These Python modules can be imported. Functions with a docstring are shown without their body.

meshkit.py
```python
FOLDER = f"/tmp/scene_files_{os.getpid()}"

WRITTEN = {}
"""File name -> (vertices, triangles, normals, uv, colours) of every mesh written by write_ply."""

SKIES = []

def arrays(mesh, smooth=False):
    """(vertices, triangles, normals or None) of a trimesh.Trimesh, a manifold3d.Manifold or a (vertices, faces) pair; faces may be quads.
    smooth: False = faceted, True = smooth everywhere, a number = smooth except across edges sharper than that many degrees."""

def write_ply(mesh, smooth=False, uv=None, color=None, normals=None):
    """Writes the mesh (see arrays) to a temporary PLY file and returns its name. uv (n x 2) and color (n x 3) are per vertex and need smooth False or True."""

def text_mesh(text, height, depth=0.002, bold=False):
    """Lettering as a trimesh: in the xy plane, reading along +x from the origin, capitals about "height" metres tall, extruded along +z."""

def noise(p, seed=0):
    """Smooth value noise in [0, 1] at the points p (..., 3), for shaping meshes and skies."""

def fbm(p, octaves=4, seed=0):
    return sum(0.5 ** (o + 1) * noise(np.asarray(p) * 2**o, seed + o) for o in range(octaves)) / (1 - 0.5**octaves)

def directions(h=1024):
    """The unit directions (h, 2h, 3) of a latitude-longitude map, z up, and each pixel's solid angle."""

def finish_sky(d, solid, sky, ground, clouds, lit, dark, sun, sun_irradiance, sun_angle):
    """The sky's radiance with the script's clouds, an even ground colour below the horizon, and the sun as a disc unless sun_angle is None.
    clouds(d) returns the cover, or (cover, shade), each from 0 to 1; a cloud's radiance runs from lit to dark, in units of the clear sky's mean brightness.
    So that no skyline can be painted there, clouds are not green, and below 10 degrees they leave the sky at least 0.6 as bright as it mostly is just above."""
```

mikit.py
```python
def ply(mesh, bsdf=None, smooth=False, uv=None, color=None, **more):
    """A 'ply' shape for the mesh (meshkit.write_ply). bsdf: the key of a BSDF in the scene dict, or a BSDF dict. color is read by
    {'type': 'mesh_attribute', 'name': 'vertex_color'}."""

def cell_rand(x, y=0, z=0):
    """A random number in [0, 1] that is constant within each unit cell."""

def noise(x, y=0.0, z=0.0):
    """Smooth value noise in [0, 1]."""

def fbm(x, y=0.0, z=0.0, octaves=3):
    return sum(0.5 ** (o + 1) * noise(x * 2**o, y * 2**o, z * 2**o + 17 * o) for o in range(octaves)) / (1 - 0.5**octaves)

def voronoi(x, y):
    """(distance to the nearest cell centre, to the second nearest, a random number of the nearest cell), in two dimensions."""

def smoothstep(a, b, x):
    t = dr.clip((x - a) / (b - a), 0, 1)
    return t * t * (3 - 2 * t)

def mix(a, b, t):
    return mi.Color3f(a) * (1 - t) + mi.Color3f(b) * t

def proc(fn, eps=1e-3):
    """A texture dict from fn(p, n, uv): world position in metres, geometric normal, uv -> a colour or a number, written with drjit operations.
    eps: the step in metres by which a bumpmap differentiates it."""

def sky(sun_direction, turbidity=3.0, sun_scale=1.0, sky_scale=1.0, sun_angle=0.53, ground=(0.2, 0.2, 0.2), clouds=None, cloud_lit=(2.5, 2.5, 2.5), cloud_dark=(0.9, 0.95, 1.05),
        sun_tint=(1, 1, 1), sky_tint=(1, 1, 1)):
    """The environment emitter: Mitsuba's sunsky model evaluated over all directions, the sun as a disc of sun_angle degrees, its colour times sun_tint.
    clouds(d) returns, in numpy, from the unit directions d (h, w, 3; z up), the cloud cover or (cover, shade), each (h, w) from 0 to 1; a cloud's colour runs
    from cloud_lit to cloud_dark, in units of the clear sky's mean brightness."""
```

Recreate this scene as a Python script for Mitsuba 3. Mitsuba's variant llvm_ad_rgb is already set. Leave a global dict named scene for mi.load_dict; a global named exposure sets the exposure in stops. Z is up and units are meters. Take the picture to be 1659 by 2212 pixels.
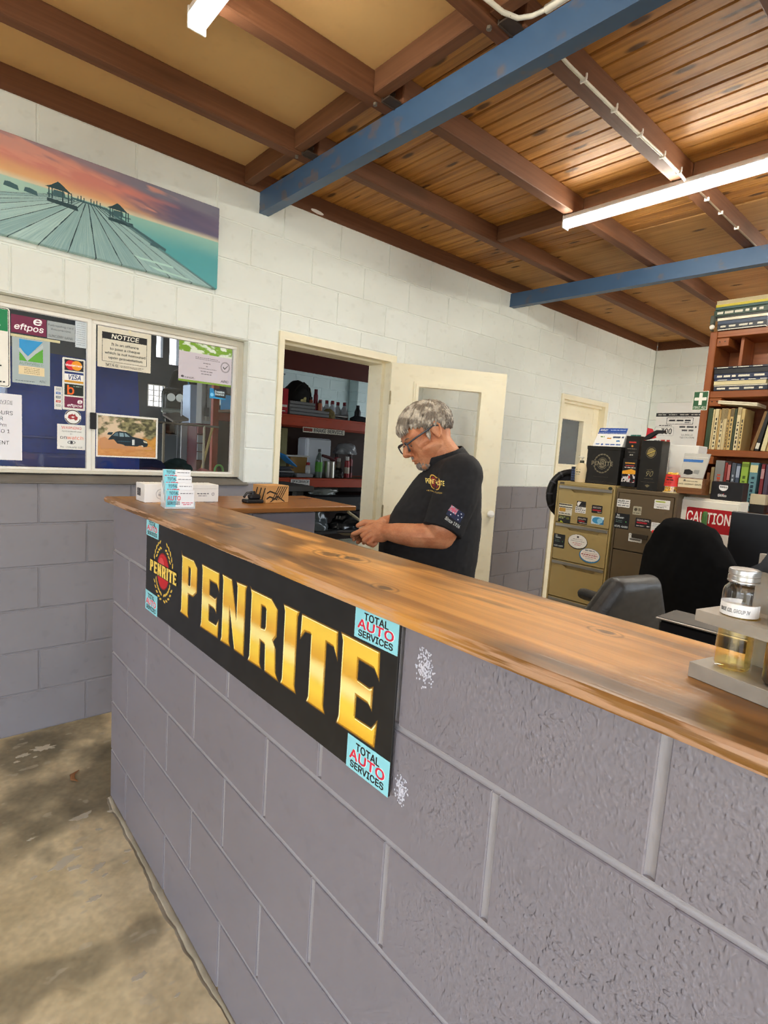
import math, random
import numpy as np
import trimesh
import drjit as dr
import mitsuba as mi
import mikit, meshkit
import manifold3d as m3
from shapely import affinity
from shapely.geometry import Polygon, Point, box as sbox, LineString
from shapely.ops import unary_union
from mikit import noise, fbm, voronoi, cell_rand, smoothstep, mix

scene, labels = {}, {}
T = mi.ScalarTransform4f

# ---------------------------------------------------------------- camera, sky, exposure
EYE = [0.0, 0.0, 1.4394]
FWD = [0.65695, 0.74568, -0.11122]
UP = [0.0228, 0.1278, 0.99154]
scene['camera'] = {'type': 'perspective', 'fov': 70.18, 'fov_axis': 'x', 'near_clip': 0.02, 'far_clip': 200.0,
                   'to_world': T().look_at(origin=EYE, target=[EYE[i] + FWD[i] for i in range(3)], up=UP)}
exposure = 1.12
scene['sky'] = mikit.sky([-0.55, -0.35, 0.75], turbidity=4.0, sun_scale=2.5, sky_scale=9.0, ground=(0.42, 0.41, 0.39),
                         clouds=lambda d: 0.8 * np.ones(d.shape[:2]), cloud_lit=(2.1, 2.3, 2.5), cloud_dark=(1.2, 1.2, 1.25))
LAMP = (1.0, 0.96, 0.84)      # warm white batten tubes
LAMP_POWER = 42.0

# ---------------------------------------------------------------- helpers
_count = {}


def key_for(name, parent=None):
    base = f'{parent}__{name}' if parent else name
    n = _count.get(base, 0)
    _count[base] = n + 1
    return base if n == 0 else f'{base}_{n:03d}'


def lin(c):
    if isinstance(c, str):
        c = c.lstrip('#')
        c = [int(c[i:i + 2], 16) / 255 for i in (0, 2, 4)]
        return [x / 12.92 if x <= 0.04045 else ((x + 0.055) / 1.055) ** 2.4 for x in c]
    return list(c)


_mats = {}


def mat(c, rough=0.6, metal=0.0, spec=0.4, **kw):
    """A plain material, defined once as a scene entry."""
    k = (str(c), rough, metal, spec, str(sorted(kw.items())))
    if k not in _mats:
        name = f'material_{len(_mats)}'
        d = {'type': 'principled', 'base_color': {'type': 'rgb', 'value': lin(c)}, 'roughness': rough, 'metallic': metal, 'specular': spec}
        d.update(kw)
        scene[name] = {'type': 'twosided', 'bsdf': d}
        _mats[k] = name
    return _mats[k]


def pmat(name, fn, rough=0.6, bump=None, height=0.001, eps=1e-3, spec=0.4, metal=0.0, **kw):
    """A procedural material under its own name."""
    d = {'type': 'principled', 'base_color': mikit.proc(fn) if callable(fn) else {'type': 'rgb', 'value': lin(fn)}, 'roughness': rough if not callable(rough) else mikit.proc(rough),
         'specular': spec, 'metallic': metal}
    d.update(kw)
    if bump is not None:
        d = {'type': 'bumpmap', 'arbitrary': mikit.proc(bump, eps=eps), 'scale': height, 'bsdf': d}
    scene[name] = {'type': 'twosided', 'bsdf': d}
    return name


def lab(key, label=None, cat=None, group=None, kind=None):
    d = labels.setdefault(key, {})
    for n, v in (('label', label), ('category', cat), ('group', group), ('kind', kind)):
        if v:
            d[n] = v
    return key


def add(name, mesh, m, parent=None, label=None, cat=None, group=None, kind=None, smooth=30, **kw):
    """One entry of the scene."""
    k = key_for(name, parent)
    if isinstance(mesh, dict):
        scene[k] = {**mesh, **kw}
    else:
        if isinstance(mesh, (list, tuple)) and len(mesh) and isinstance(mesh[0], trimesh.Trimesh):
            mesh = trimesh.util.concatenate(mesh)
        scene[k] = mikit.ply(mesh, m, smooth=smooth, **kw)
    if label or cat or group or kind:
        lab(k, label, cat, group, kind)
    return k


def thing(name, label, cat, group=None):
    """A thing made of parts: only its key."""
    k = key_for(name)
    return lab(k, label, cat, group)


def bx(x0, x1, y0, y1, z0, z1, b=0.0):
    """A box, its edges chamfered by b."""
    x0, x1, y0, y1, z0, z1 = min(x0, x1), max(x0, x1), min(y0, y1), max(y0, y1), min(z0, z1), max(z0, z1)
    if b <= 0:
        m = trimesh.creation.box(extents=[x1 - x0, y1 - y0, z1 - z0])
        m.apply_translation([(x0 + x1) / 2, (y0 + y1) / 2, (z0 + z1) / 2])
        return m
    b = min(b, (x1 - x0) / 2.01, (y1 - y0) / 2.01, (z1 - z0) / 2.01)
    p = []
    for X, sx in ((x0, 1), (x1, -1)):
        for Y, sy in ((y0, 1), (y1, -1)):
            for Z, sz in ((z0, 1), (z1, -1)):
                p += [[X, Y + sy * b, Z + sz * b], [X + sx * b, Y, Z + sz * b], [X + sx * b, Y + sy * b, Z]]
    return trimesh.convex.convex_hull(np.array(p))


def rbox(sx, sy, sz, r, n=3):
    """A box with rounded edges, centred on the origin."""
    s = trimesh.creation.icosphere(subdivisions=n - 1, radius=1.0)
    v = s.vertices
    v = v * np.array([r, r, r]) + np.sign(np.where(abs(v) < 1e-6, 1, v)) * (np.array([sx, sy, sz]) / 2 - r)
    pts = [v]
    for a in (-1, 1):
        for b in (-1, 1):
            for c in (-1, 1):
                pts.append(s.vertices * r + np.array([a, b, c]) * (np.array([sx, sy, sz]) / 2 - r))
    return trimesh.convex.convex_hull(np.vstack(pts))


def lathe(profile, n=32, axis_at=(0, 0, 0)):
    """Revolve (radius, z) pairs about z."""
    m = trimesh.creation.revolve(np.array(profile, float), sections=n)
    m.apply_translation(axis_at)
    return m


def cyl(p0, p1, r, n=16):
    return trimesh.creation.cylinder(radius=r, segment=[p0, p1], sections=n)


def tube(points, r, n=8, closed=False):
    """A tube with round section along points."""
    p = np.asarray(points, float)
    t = np.gradient(p, axis=0)
    if closed:
        t = np.roll(p, -1, 0) - np.roll(p, 1, 0)
    t /= np.linalg.norm(t, axis=1, keepdims=True) + 1e-12
    a = np.zeros_like(p)
    ref = np.array([0, 0, 1.0]) if abs(t[0][2]) < 0.9 else np.array([1.0, 0, 0])
    a0 = np.cross(t[0], ref)
    for i in range(len(p)):
        a0 = a0 - t[i] * np.dot(a0, t[i])
        a0 /= np.linalg.norm(a0) + 1e-12
        a[i] = a0
    b = np.cross(t, a)
    ang = np.arange(n) * 2 * np.pi / n
    rr = np.broadcast_to(r, (len(p),))
    v = (p[:, None] + rr[:, None, None] * (np.cos(ang)[None, :, None] * a[:, None] + np.sin(ang)[None, :, None] * b[:, None])).reshape(-1, 3)
    f = []
    m = len(p)
    for i in range(m if closed else m - 1):
        i2 = (i + 1) % m
        for j in range(n):
            j2 = (j + 1) % n
            f += [[i * n + j, i * n + j2, i2 * n + j2], [i * n + j, i2 * n + j2, i2 * n + j]]
    if not closed:
        v = np.vstack([v, p[0], p[-1]])
        c0, c1 = m * n, m * n + 1
        for j in range(n):
            j2 = (j + 1) % n
            f += [[c0, j2, j], [c1, (m - 1) * n + j, (m - 1) * n + j2]]
    return trimesh.Trimesh(v, f, process=False)


def extrude(poly, depth):
    polys = list(poly.geoms) if hasattr(poly, 'geoms') else [poly]
    ms = [trimesh.creation.extrude_polygon(g, depth, engine='earcut') for g in polys if g.area > 1e-10 and g.geom_type == 'Polygon']
    return trimesh.util.concatenate(ms) if ms else None


def frame(O, u, v):
    """4x4 that maps (x, y, z) to O + x u + y v + z (u x v)."""
    u, v = np.asarray(u, float), np.asarray(v, float)
    u /= np.linalg.norm(u)
    v = v - u * np.dot(u, v)
    v /= np.linalg.norm(v)
    M = np.eye(4)
    M[:3, 0], M[:3, 1], M[:3, 2], M[:3, 3] = u, v, np.cross(u, v), O
    return M


def placed(mesh, M):
    m = mesh.copy()
    m.apply_transform(M)
    return m


def fuse(*ms):
    """Meshes joined into one solid."""
    out = m3.Manifold.batch_boolean([m3.Manifold(m3.Mesh(np.array(m.vertices, np.float32), np.array(m.faces, np.uint32))) for m in ms], m3.OpType.Add)
    q = out.to_mesh()
    return trimesh.Trimesh(np.array(q.vert_properties[:, :3]), np.array(q.tri_verts), process=False)


def rotz(a, at=(0, 0, 0)):
    c, s = math.cos(a), math.sin(a)
    return np.array([[c, -s, 0, at[0]], [s, c, 0, at[1]], [0, 0, 1, at[2]], [0, 0, 0, 1.0]])


_text = {}


def text(s, height, width=None, bold=False, slant=0.0):
    """Flat lettering of height metres with its lower left corner at the origin; width: fitted to that many metres."""
    k = (s, bold)
    if k not in _text:
        _text[k] = meshkit.text_mesh(s, 1.0, 1.0, bold)
    m = _text[k].copy()
    lo, hi = m.bounds
    v = m.vertices - [lo[0], 0, 0]
    sx = height if width is None else width / max(hi[0] - lo[0], 1e-6)
    v = v * [sx, height, 1.0]
    v[:, 0] += slant * v[:, 1]
    m.vertices = v
    return m


class Print:
    """Flat print on a face: rectangles, polygons and lettering, one part for each colour of each layer. Coordinates (u, v) in metres from the lower left corner."""

    def __init__(self, M, parent, name='print', rough=0.5, thick=0.00035):
        self.M, self.parent, self.name, self.rough, self.t, self.items = M, parent, name, rough, thick, {}

    def _put(self, mesh, c, layer):
        v = mesh.vertices.copy()
        z0, z1 = v[:, 2].min(), v[:, 2].max()
        v[:, 2] = (v[:, 2] - z0) / max(z1 - z0, 1e-9) * self.t + (layer - 1) * self.t
        mesh = mesh.copy()
        mesh.vertices = v
        self.items.setdefault((layer, c), []).append(mesh)
        return self

    def rect(self, u0, v0, u1, v1, c, layer=1):
        return self._put(bx(u0, u1, v0, v1, 0, 1), c, layer)

    def shape(self, poly, c, layer=1):
        m = extrude(poly, 1.0)
        return self._put(m, c, layer) if m is not None else self

    def poly(self, pts, c, layer=1):
        return self.shape(Polygon(pts).buffer(0), c, layer)

    def disc(self, u, v, ru, rv, c, layer=1, hole=None, n=8):
        p = affinity.scale(Point(0, 0).buffer(1, n), ru, rv)
        if hole:
            p = p.difference(affinity.scale(Point(0, 0).buffer(1, n), hole[0], hole[1]))
        return self.shape(affinity.translate(p, u, v), c, layer)

    def text(self, s, u, v, h, c, w=None, bold=False, slant=0.0, layer=1, center=False, rot=0.0):
        m = text(s, h, w, bold, slant)
        if rot:
            m.apply_transform(rotz(math.radians(rot)))
        width = m.bounds[1][0] - m.bounds[0][0]
        m.apply_translation([u - (width / 2 if center else 0), v, 0])
        return self._put(m, c, layer)

    def lines(self, u0, u1, v, h, c, layer=1, seed=0, center=False):
        """A row of words too small to read."""
        r = random.Random(seed)
        u = u0
        while u < u1:
            w = min(r.uniform(1.5, 5) * h, u1 - u)
            self.rect(u, v, u + w, v + h, c, layer)
            u += w + h * 0.8
        return self

    def build(self, label=None):
        for (layer, c), ms in sorted(self.items.items(), key=lambda a: (a[0][0], str(a[0][1]))):
            m = trimesh.util.concatenate(ms)
            m.apply_transform(self.M)
            add(self.name, m, c if isinstance(c, str) and c in scene else mat(c, self.rough), self.parent, smooth=False)


def body(chains, edge=0.01, iters=8):
    """One continuous surface around chains of (point, radius): hulls of neighbouring spheres joined and smoothed."""
    out = m3.Manifold()
    parts = []
    for ch in chains:
        for (a, ra), (b, rb) in zip(ch[:-1], ch[1:]):
            sa = m3.Manifold.sphere(ra, 20).translate(list(map(float, a)))
            sb = m3.Manifold.sphere(rb, 20).translate(list(map(float, b)))
            parts.append(m3.Manifold.batch_hull([sa, sb]))
    out = m3.Manifold.batch_boolean(parts, m3.OpType.Add)
    return smooth_solid(out, edge, iters)


def smooth_solid(out, edge=0.01, iters=8):
    out = out.refine_to_length(edge)
    q = out.to_mesh()
    t = trimesh.Trimesh(np.array(q.vert_properties[:, :3]), np.array(q.tri_verts), process=True)
    trimesh.smoothing.filter_taubin(t, iterations=iters)
    return t


def ellipsoid(c, r, n=24, M=None):
    s = m3.Manifold.sphere(1.0, n).scale(list(map(float, r)))
    if M is not None:
        s = s.transform(np.asarray(M, float)[:3, :4])
    return s.translate(list(map(float, c)))
# ---------------------------------------------------------------- materials of the room
def dirty(base, dark, sx, amount):
    def fn(p, n, uv):
        g = fbm(p.x * sx, p.y * sx + 5.1, p.z * sx, 4)
        s = smoothstep(0.62, 0.80, fbm(p.x * 23 + 3, p.y * 23, p.z * 23, 3))
        return mix(lin(base), lin(dark), dr.clip(amount * (g - 0.25) + 0.22 * s, 0, 1))
    return fn


WHITE = pmat('paint_white', dirty('#e4e8e2', '#c9ccc3', 3.0, 0.5), rough=0.55, spec=0.3,
             bump=lambda p, n, uv: fbm(p.x * 160, p.y * 160, p.z * 160, 2), height=0.0012)
GREY = pmat('paint_grey', dirty('#838085', '#706e72', 3.0, 0.6), rough=0.5, spec=0.4,
            bump=lambda p, n, uv: fbm(p.x * 180, p.y * 180, p.z * 180, 2), height=0.0014)


def lumps(p, n, uv):
    peel = fbm(p.x * 230, p.y * 300, p.z * 230, 2)
    fleck = smoothstep(0.68, 0.88, noise(p.x * 190, p.y * 260, p.z * 150))
    where = smoothstep(0.40, 0.70, fbm(p.x * 6, p.y * 6, p.z * 6 + 9, 2))
    return peel * (0.30 + 0.10 * where) + fleck * (0.22 + 0.40 * where)


COUNTER_GREY = pmat('paint_grey_gloss', dirty('#7c7880', '#6a676e', 2.2, 0.6), rough=0.36, spec=0.5, bump=lumps, height=0.0030, eps=6e-4)
COUNTER_JOINT = pmat('paint_grey_joint', dirty('#969397', '#868388', 6.0, 0.6), rough=0.4, spec=0.5)


def concrete(p, n, uv):
    a = fbm(p.x * 1.7, p.y * 1.7, 1.0, 4)
    b = fbm(p.x * 9, p.y * 9, 4.0, 4)
    c = fbm(p.x * 60, p.y * 60, 2.0, 2)
    col = mix(lin('#b8a784'), lin('#d8c6a2'), smoothstep(0.3, 0.7, 0.6 * a + 0.4 * b))
    col = mix(col, lin('#565041'), smoothstep(0.50, 0.72, fbm(p.x * 2.2 + 7, p.y * 2.2 + 3, 8.0, 4) + 0.16 * smoothstep(0.55, 0.0, dr.sqrt(dr.square(p.x - 0.42) + dr.square((p.y - 2.45) * 0.8)))) * 0.8)
    col = mix(col, lin('#4f4b40'), smoothstep(0.58, 0.8, fbm(p.x * 6 + 1, p.y * 6 + 3, 18.0, 3)) * 0.5)
    col = mix(col, lin('#b7ae9c'), smoothstep(0.74, 0.80, fbm(p.x * 16, p.y * 24, 11.0, 3)) * 0.35)
    return col * (0.86 + 0.28 * c)


CONCRETE = pmat('concrete', concrete, rough=0.55, spec=0.35, bump=lambda p, n, uv: fbm(p.x * 70, p.y * 70, 3.0, 3), height=0.0012)


def wood(c0, c1, c2, axis, knots=0.0, board=None, off=0.0):
    """Grain along an axis ('x', 'y' or 'z'); knots: how many; board: width of a plank across."""
    def fn(p, n, uv):
        if axis == 'y':
            l, a, b = p.y, p.x, p.z
        elif axis == 'x':
            l, a, b = p.x, p.y, p.z
        else:
            l, a, b = p.z, p.x, p.y
        r = cell_rand(dr.floor((a + off) / board), 3) if board else 0.37
        l2 = l + r * 17
        warp = fbm(l2 * 2.2, a * 14 + r * 9, b * 14, 3)
        ring = fbm(l2 * 1.3 + 3, (a + 0.03 * warp) * 95, (b + 0.03 * warp) * 95, 3)
        fine = noise(l2 * 14, a * 640, b * 640)
        t = dr.clip(0.25 + 1.3 * (ring - 0.4) + 0.35 * (r - 0.5) + 0.25 * (fine - 0.5), 0, 1)
        col = mix(lin(c0), lin(c1), t)
        col = mix(col, lin(c2), smoothstep(0.55, 0.8, fbm(l2 * 1.9 + 5, a * 7, b * 7, 3)) * 0.6)
        if knots > 0:
            d1, _, w = voronoi(l2 * 3.1, a * 9.0 + r * 31)
            k = smoothstep(0.17, 0.07, d1) * smoothstep(1 - knots, 1 - knots + 0.02, w)
            col = mix(col, lin('#3a1f0d'), k * 0.85)
        return col
    return fn


BOARD = pmat('ceiling_pine', wood('#8e5d2b', '#b78543', '#6c431d', 'y', 0.55, 0.092, 0.003), rough=0.5, spec=0.3)
PLYWOOD = pmat('plywood', wood('#a97f4d', '#8c6335', '#6f4a26', 'y', 0.15), rough=0.6, spec=0.25)
MASONITE = pmat('hardboard', dirty('#c39f6d', '#b08c5c', 2.0, 0.7), rough=0.7, spec=0.2)
JOIST = pmat('joist_timber', wood('#5e3c28', '#6d4831', '#463021', 'x'), rough=0.6, spec=0.25)
NOGGIN = pmat('noggin_timber', wood('#5e3e29', '#6e4a32', '#46301f', 'y'), rough=0.65, spec=0.25)


def steel_blue(p, n, uv):
    w = smoothstep(0.60, 0.78, fbm(p.x * 14, p.y * 14, p.z * 14, 4))
    col = mix(lin('#36506f'), lin('#415c7a'), fbm(p.x * 4, p.y * 4, p.z * 4, 3))
    return mix(col, lin('#6b5a4d'), w * 0.55)


BLUE_STEEL = pmat('blue_steel', steel_blue, rough=0.45, spec=0.45)
CREAM = pmat('cream_paint', dirty('#ece4c9', '#cfc4a2', 4.0, 0.5), rough=0.42, spec=0.45)
DARKWOOD = mat('#3a2015', 0.7)

# ---------------------------------------------------------------- the room
D = 2.904          # back wall's face
CEIL = 2.80        # underside of the joists
BOARDS_Z = 2.90
XR = 6.60          # right wall's face
WIN = (-0.45, 1.465, 1.20, 2.0)
DOOR = (1.655, 2.575, 0.0, 2.09)
DOOR2 = (4.70, 5.60, 0.0, 2.09)

add('floor', bx(-6, 7.5, -6, 10.5, -0.15, 0.0), CONCRETE, kind='structure', label='stained bare concrete floor with white paint splashes')


def wall_core(polys, y0, y1, m, parent):
    M = np.array([[1, 0, 0, 0], [0, 0, -1, y1], [0, 1, 0, 0], [0, 0, 0, 1.0]])
    e = extrude(polys, y1 - y0)
    e.apply_transform(M)
    add('core', e, m, parent, smooth=False)


holes = unary_union([sbox(WIN[0], WIN[2], WIN[1], WIN[3]), sbox(DOOR[0], -1, DOOR[1], DOOR[3]), sbox(DOOR2[0], -1, DOOR2[1], DOOR2[3])])
lab('wall_back', 'painted concrete block wall, white above and grey below', kind='structure')
wall_core(sbox(-2.0, 0, XR + 0.2, 1.2).difference(holes), D + 0.005, D + 0.19, GREY, 'wall_back')
wall_core(sbox(-2.0, 1.2, XR + 0.2, 2.84).difference(holes), D + 0.005, D + 0.19, WHITE, 'wall_back')

_blocks = {}


def block_mesh(w, h, d, b, m, gap):
    k = (round(w, 4), round(h, 4), round(d, 4), b, m, gap)
    if k not in _blocks:
        _blocks[k] = mikit.ply(bx(gap / 2, w - gap / 2, 0, d, gap / 2, h - gap / 2, b), m)
    return _blocks[k]


def spans(row, x0, x1, cuts):
    """Blocks of a row between x0 and x1: (start, end) pairs, the openings' intervals left out."""
    edges = [x0] + [e for e in row if x0 + 0.03 < e < x1 - 0.03] + [x1]
    out = []
    for a, b in zip(edges[:-1], edges[1:]):
        segs = [(a, b)]
        for c0, c1 in cuts:
            segs = [s for q in segs for s in ((q[0], min(q[1], c0)), (max(q[0], c1), q[1])) if s[1] - s[0] > 0.02]
        out += segs
    return out


for c in range(14):
    z0, z1 = 0.2 * c, 0.2 * c + 0.2
    o = 0.454 if c % 2 else 0.654
    row = [o + 0.4 * k for k in range(-6, 17)]
    if c == 10:
        row = sorted(row + [0.352, 0.552, 0.846, 1.245])
    cuts = [(q[0], q[1]) for q in (WIN, DOOR, DOOR2) if q[2] < z1 - 0.02 and q[3] > z0 + 0.02 and not (q[3] < 2.1 and c == 10)]
    pieces = [(a, b, z0) for a, b in spans(row, -0.6, XR, cuts)]
    if c == 10:
        over = [(q[0], q[1]) for q in (DOOR, DOOR2)]
        pieces = [(a, b, z0) for a, b in spans(row, -0.6, XR, over)]
        for q in over:
            pieces += [(a, b, 2.095) for a, b in spans([e for e in row if q[0] < e < q[1]], q[0], q[1], [])]
    for a, b, zb in pieces:
        zt = z1
        m = GREY if c < 6 else WHITE
        add('block', block_mesh(b - a, zt - zb, 0.03, 0.003, m, 0.007), None, 'wall_back', to_world=T().translate([a, D, zb]))

lab('wall_right', 'painted concrete block wall closing the far right corner', kind='structure')
add('core', bx(XR + 0.005, XR + 0.2, -1.9, D, 0, 1.2), GREY, 'wall_right')
add('core', bx(XR + 0.005, XR + 0.2, -1.9, D, 1.2, 2.84), WHITE, 'wall_right')
for c in range(5, 14):
    o = 2.627 if c % 2 else 2.43
    ys = [D] + [o - 0.4 * k for k in range(0, 9)]
    for a, b in zip(ys[1:], ys[:-1]):
        m = GREY if c < 6 else WHITE
        add('block', block_mesh(b - a, 0.2, 0.03, 0.003, m, 0.007), None, 'wall_right', to_world=T().translate([XR, b, 0.2 * c]).rotate([0, 0, 1], -90))

# the front wall stands behind the camera, its left part an open roller door; the left side is open to the yard
FY = -1.75
add('wall_front', [bx(-3.2, -1.5, FY - 0.2, FY, 0, 2.66), bx(0.9, 3.8, FY - 0.2, FY, 0, 2.84), bx(6.45, XR + 0.2, FY - 0.2, FY, 0, 2.84), bx(3.8, 6.45, FY - 0.2, FY, 0, 0.8), bx(-3.2, 0.9, FY - 0.2, FY, 2.66, 2.84), bx(3.8, 6.45, FY - 0.2, FY, 2.6, 2.84)], WHITE, kind='structure', label='front wall of the shed')
add('wall_left', [bx(-3.4, -3.2, FY - 0.2, D + 0.19, 2.6, 2.84), bx(-3.4, -3.2, 1.0, D + 0.19, 0, 2.6)], WHITE, kind='structure', label='left wall of the shed')

# ---------------------------------------------------------------- ceiling: hardboard sheets on the left, pine boards, then plywood
lab('ceiling', 'timber ceiling of hardboard, tongue and groove pine and plywood', kind='structure')
for k, (ya, yb) in enumerate([(-1.75, -1.2), (-1.2, 0.0), (0.0, 0.66), (0.66, 1.28), (1.28, 1.86), (1.86, 2.43), (2.43, 3.1)]):
    add('sheet', bx(-3.2, 1.52, ya + 0.001, yb - 0.001, BOARDS_Z, BOARDS_Z + 0.02), MASONITE, 'ceiling')
x = 1.52
rng = random.Random(4)
while x < 3.44:
    add('board', bx(x + 0.0018, x + 0.092 - 0.0018, -1.75, 3.1, BOARDS_Z + rng.uniform(0, 0.0015), BOARDS_Z + 0.02, 0.005), BOARD, 'ceiling')
    x += 0.092
BX_END = x
for k, (ya, yb) in enumerate([(-1.75, -1.2), (-1.2, 0.0), (0.0, 1.21), (1.21, 1.79), (1.79, 2.39), (2.39, 3.1)]):
    add('sheet', bx(BX_END + 0.002, XR + 0.2, ya + 0.001, yb - 0.001, BOARDS_Z - 0.004, BOARDS_Z + 0.02), PLYWOOD, 'ceiling')
add('roof', bx(-3.6, XR + 0.3, -2.2, 3.2, BOARDS_Z + 0.03, BOARDS_Z + 0.1), mat('#6d6d70', 0.6), kind='structure', label='roof above the ceiling')

JZ = (CEIL, BOARDS_Z)
for y0, y1 in ((2.40, 2.46), (1.82, 1.875), (1.255, 1.31), (0.66, 0.71), (-0.1, -0.05), (-1.2, -1.14)):
    add('ceiling_joist', bx(-3.2, 1.535, y0, y1, CEIL, BOARDS_Z, 0.004), JOIST, kind='structure')
for y0, y1 in ((2.345, 2.405), (1.755, 1.815), (1.19, 1.25), (0.60, 0.66), (-0.16, -0.1), (-1.3, -1.24)):
    add('ceiling_joist', bx(1.50, XR, y0, y1, CEIL, BOARDS_Z, 0.004), JOIST, kind='structure')
add('wall_plate', bx(-2.0, XR, D - 0.002, D + 0.12, CEIL, BOARDS_Z + 0.02, 0.003), JOIST, kind='structure')
add('wall_plate', bx(XR, XR + 0.1, -1.75, D - 0.01, CEIL, BOARDS_Z, 0.003), JOIST, kind='structure')
for (y0, y1) in ((2.46, 2.90), (1.877, 2.398), (1.312, 1.818), (0.712, 1.253)):
    add('noggin', bx(1.40, 1.45, y0, y1, CEIL + 0.012, BOARDS_Z, 0.003), NOGGIN, kind='structure')
for (y0, y1) in ((1.252, 1.753), (0.662, 1.188), (1.817, 2.343)):
    add('noggin', bx(2.86, 2.91, y0, y1, CEIL + 0.01, BOARDS_Z, 0.003), NOGGIN, kind='structure')


def steel_beam(a, b, w, z0, z1):
    """A blue channel from point a (at the wall) to b, its open side away, with an end plate."""
    a, b = np.array([*a, 0.0]), np.array([*b, 0.0])
    u = (b - a) / np.linalg.norm(b - a)
    s = np.array([u[1], -u[0], 0])
    s = s if s[0] > 0 else -s
    L = np.linalg.norm(b - a)
    prof = Polygon([(0, z0), (w, z0), (w, z0 + 0.006), (0.007, z0 + 0.008), (0.007, z1 - 0.008), (w, z1 - 0.006), (w, z1), (0, z1)])
    m = extrude(prof, L)
    M = np.eye(4)
    M[:3, 0], M[:3, 1], M[:3, 2], M[:3, 3] = s, [0, 0, 1], u, a
    m.apply_transform(M)
    if m.volume < 0:
        m.invert()
    return m


sb = add('steel_beam', steel_beam((1.497, D), (1.547, -1.75), 0.058, 2.69, 2.80), BLUE_STEEL, kind='structure', label='blue painted steel beam crossing under the joists above the counter')
sb2 = add('steel_beam', steel_beam((3.785, D), (3.912, -1.75), 0.06, 2.685, 2.79), BLUE_STEEL, kind='structure', label='blue painted steel beam crossing under the plywood ceiling')
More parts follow.
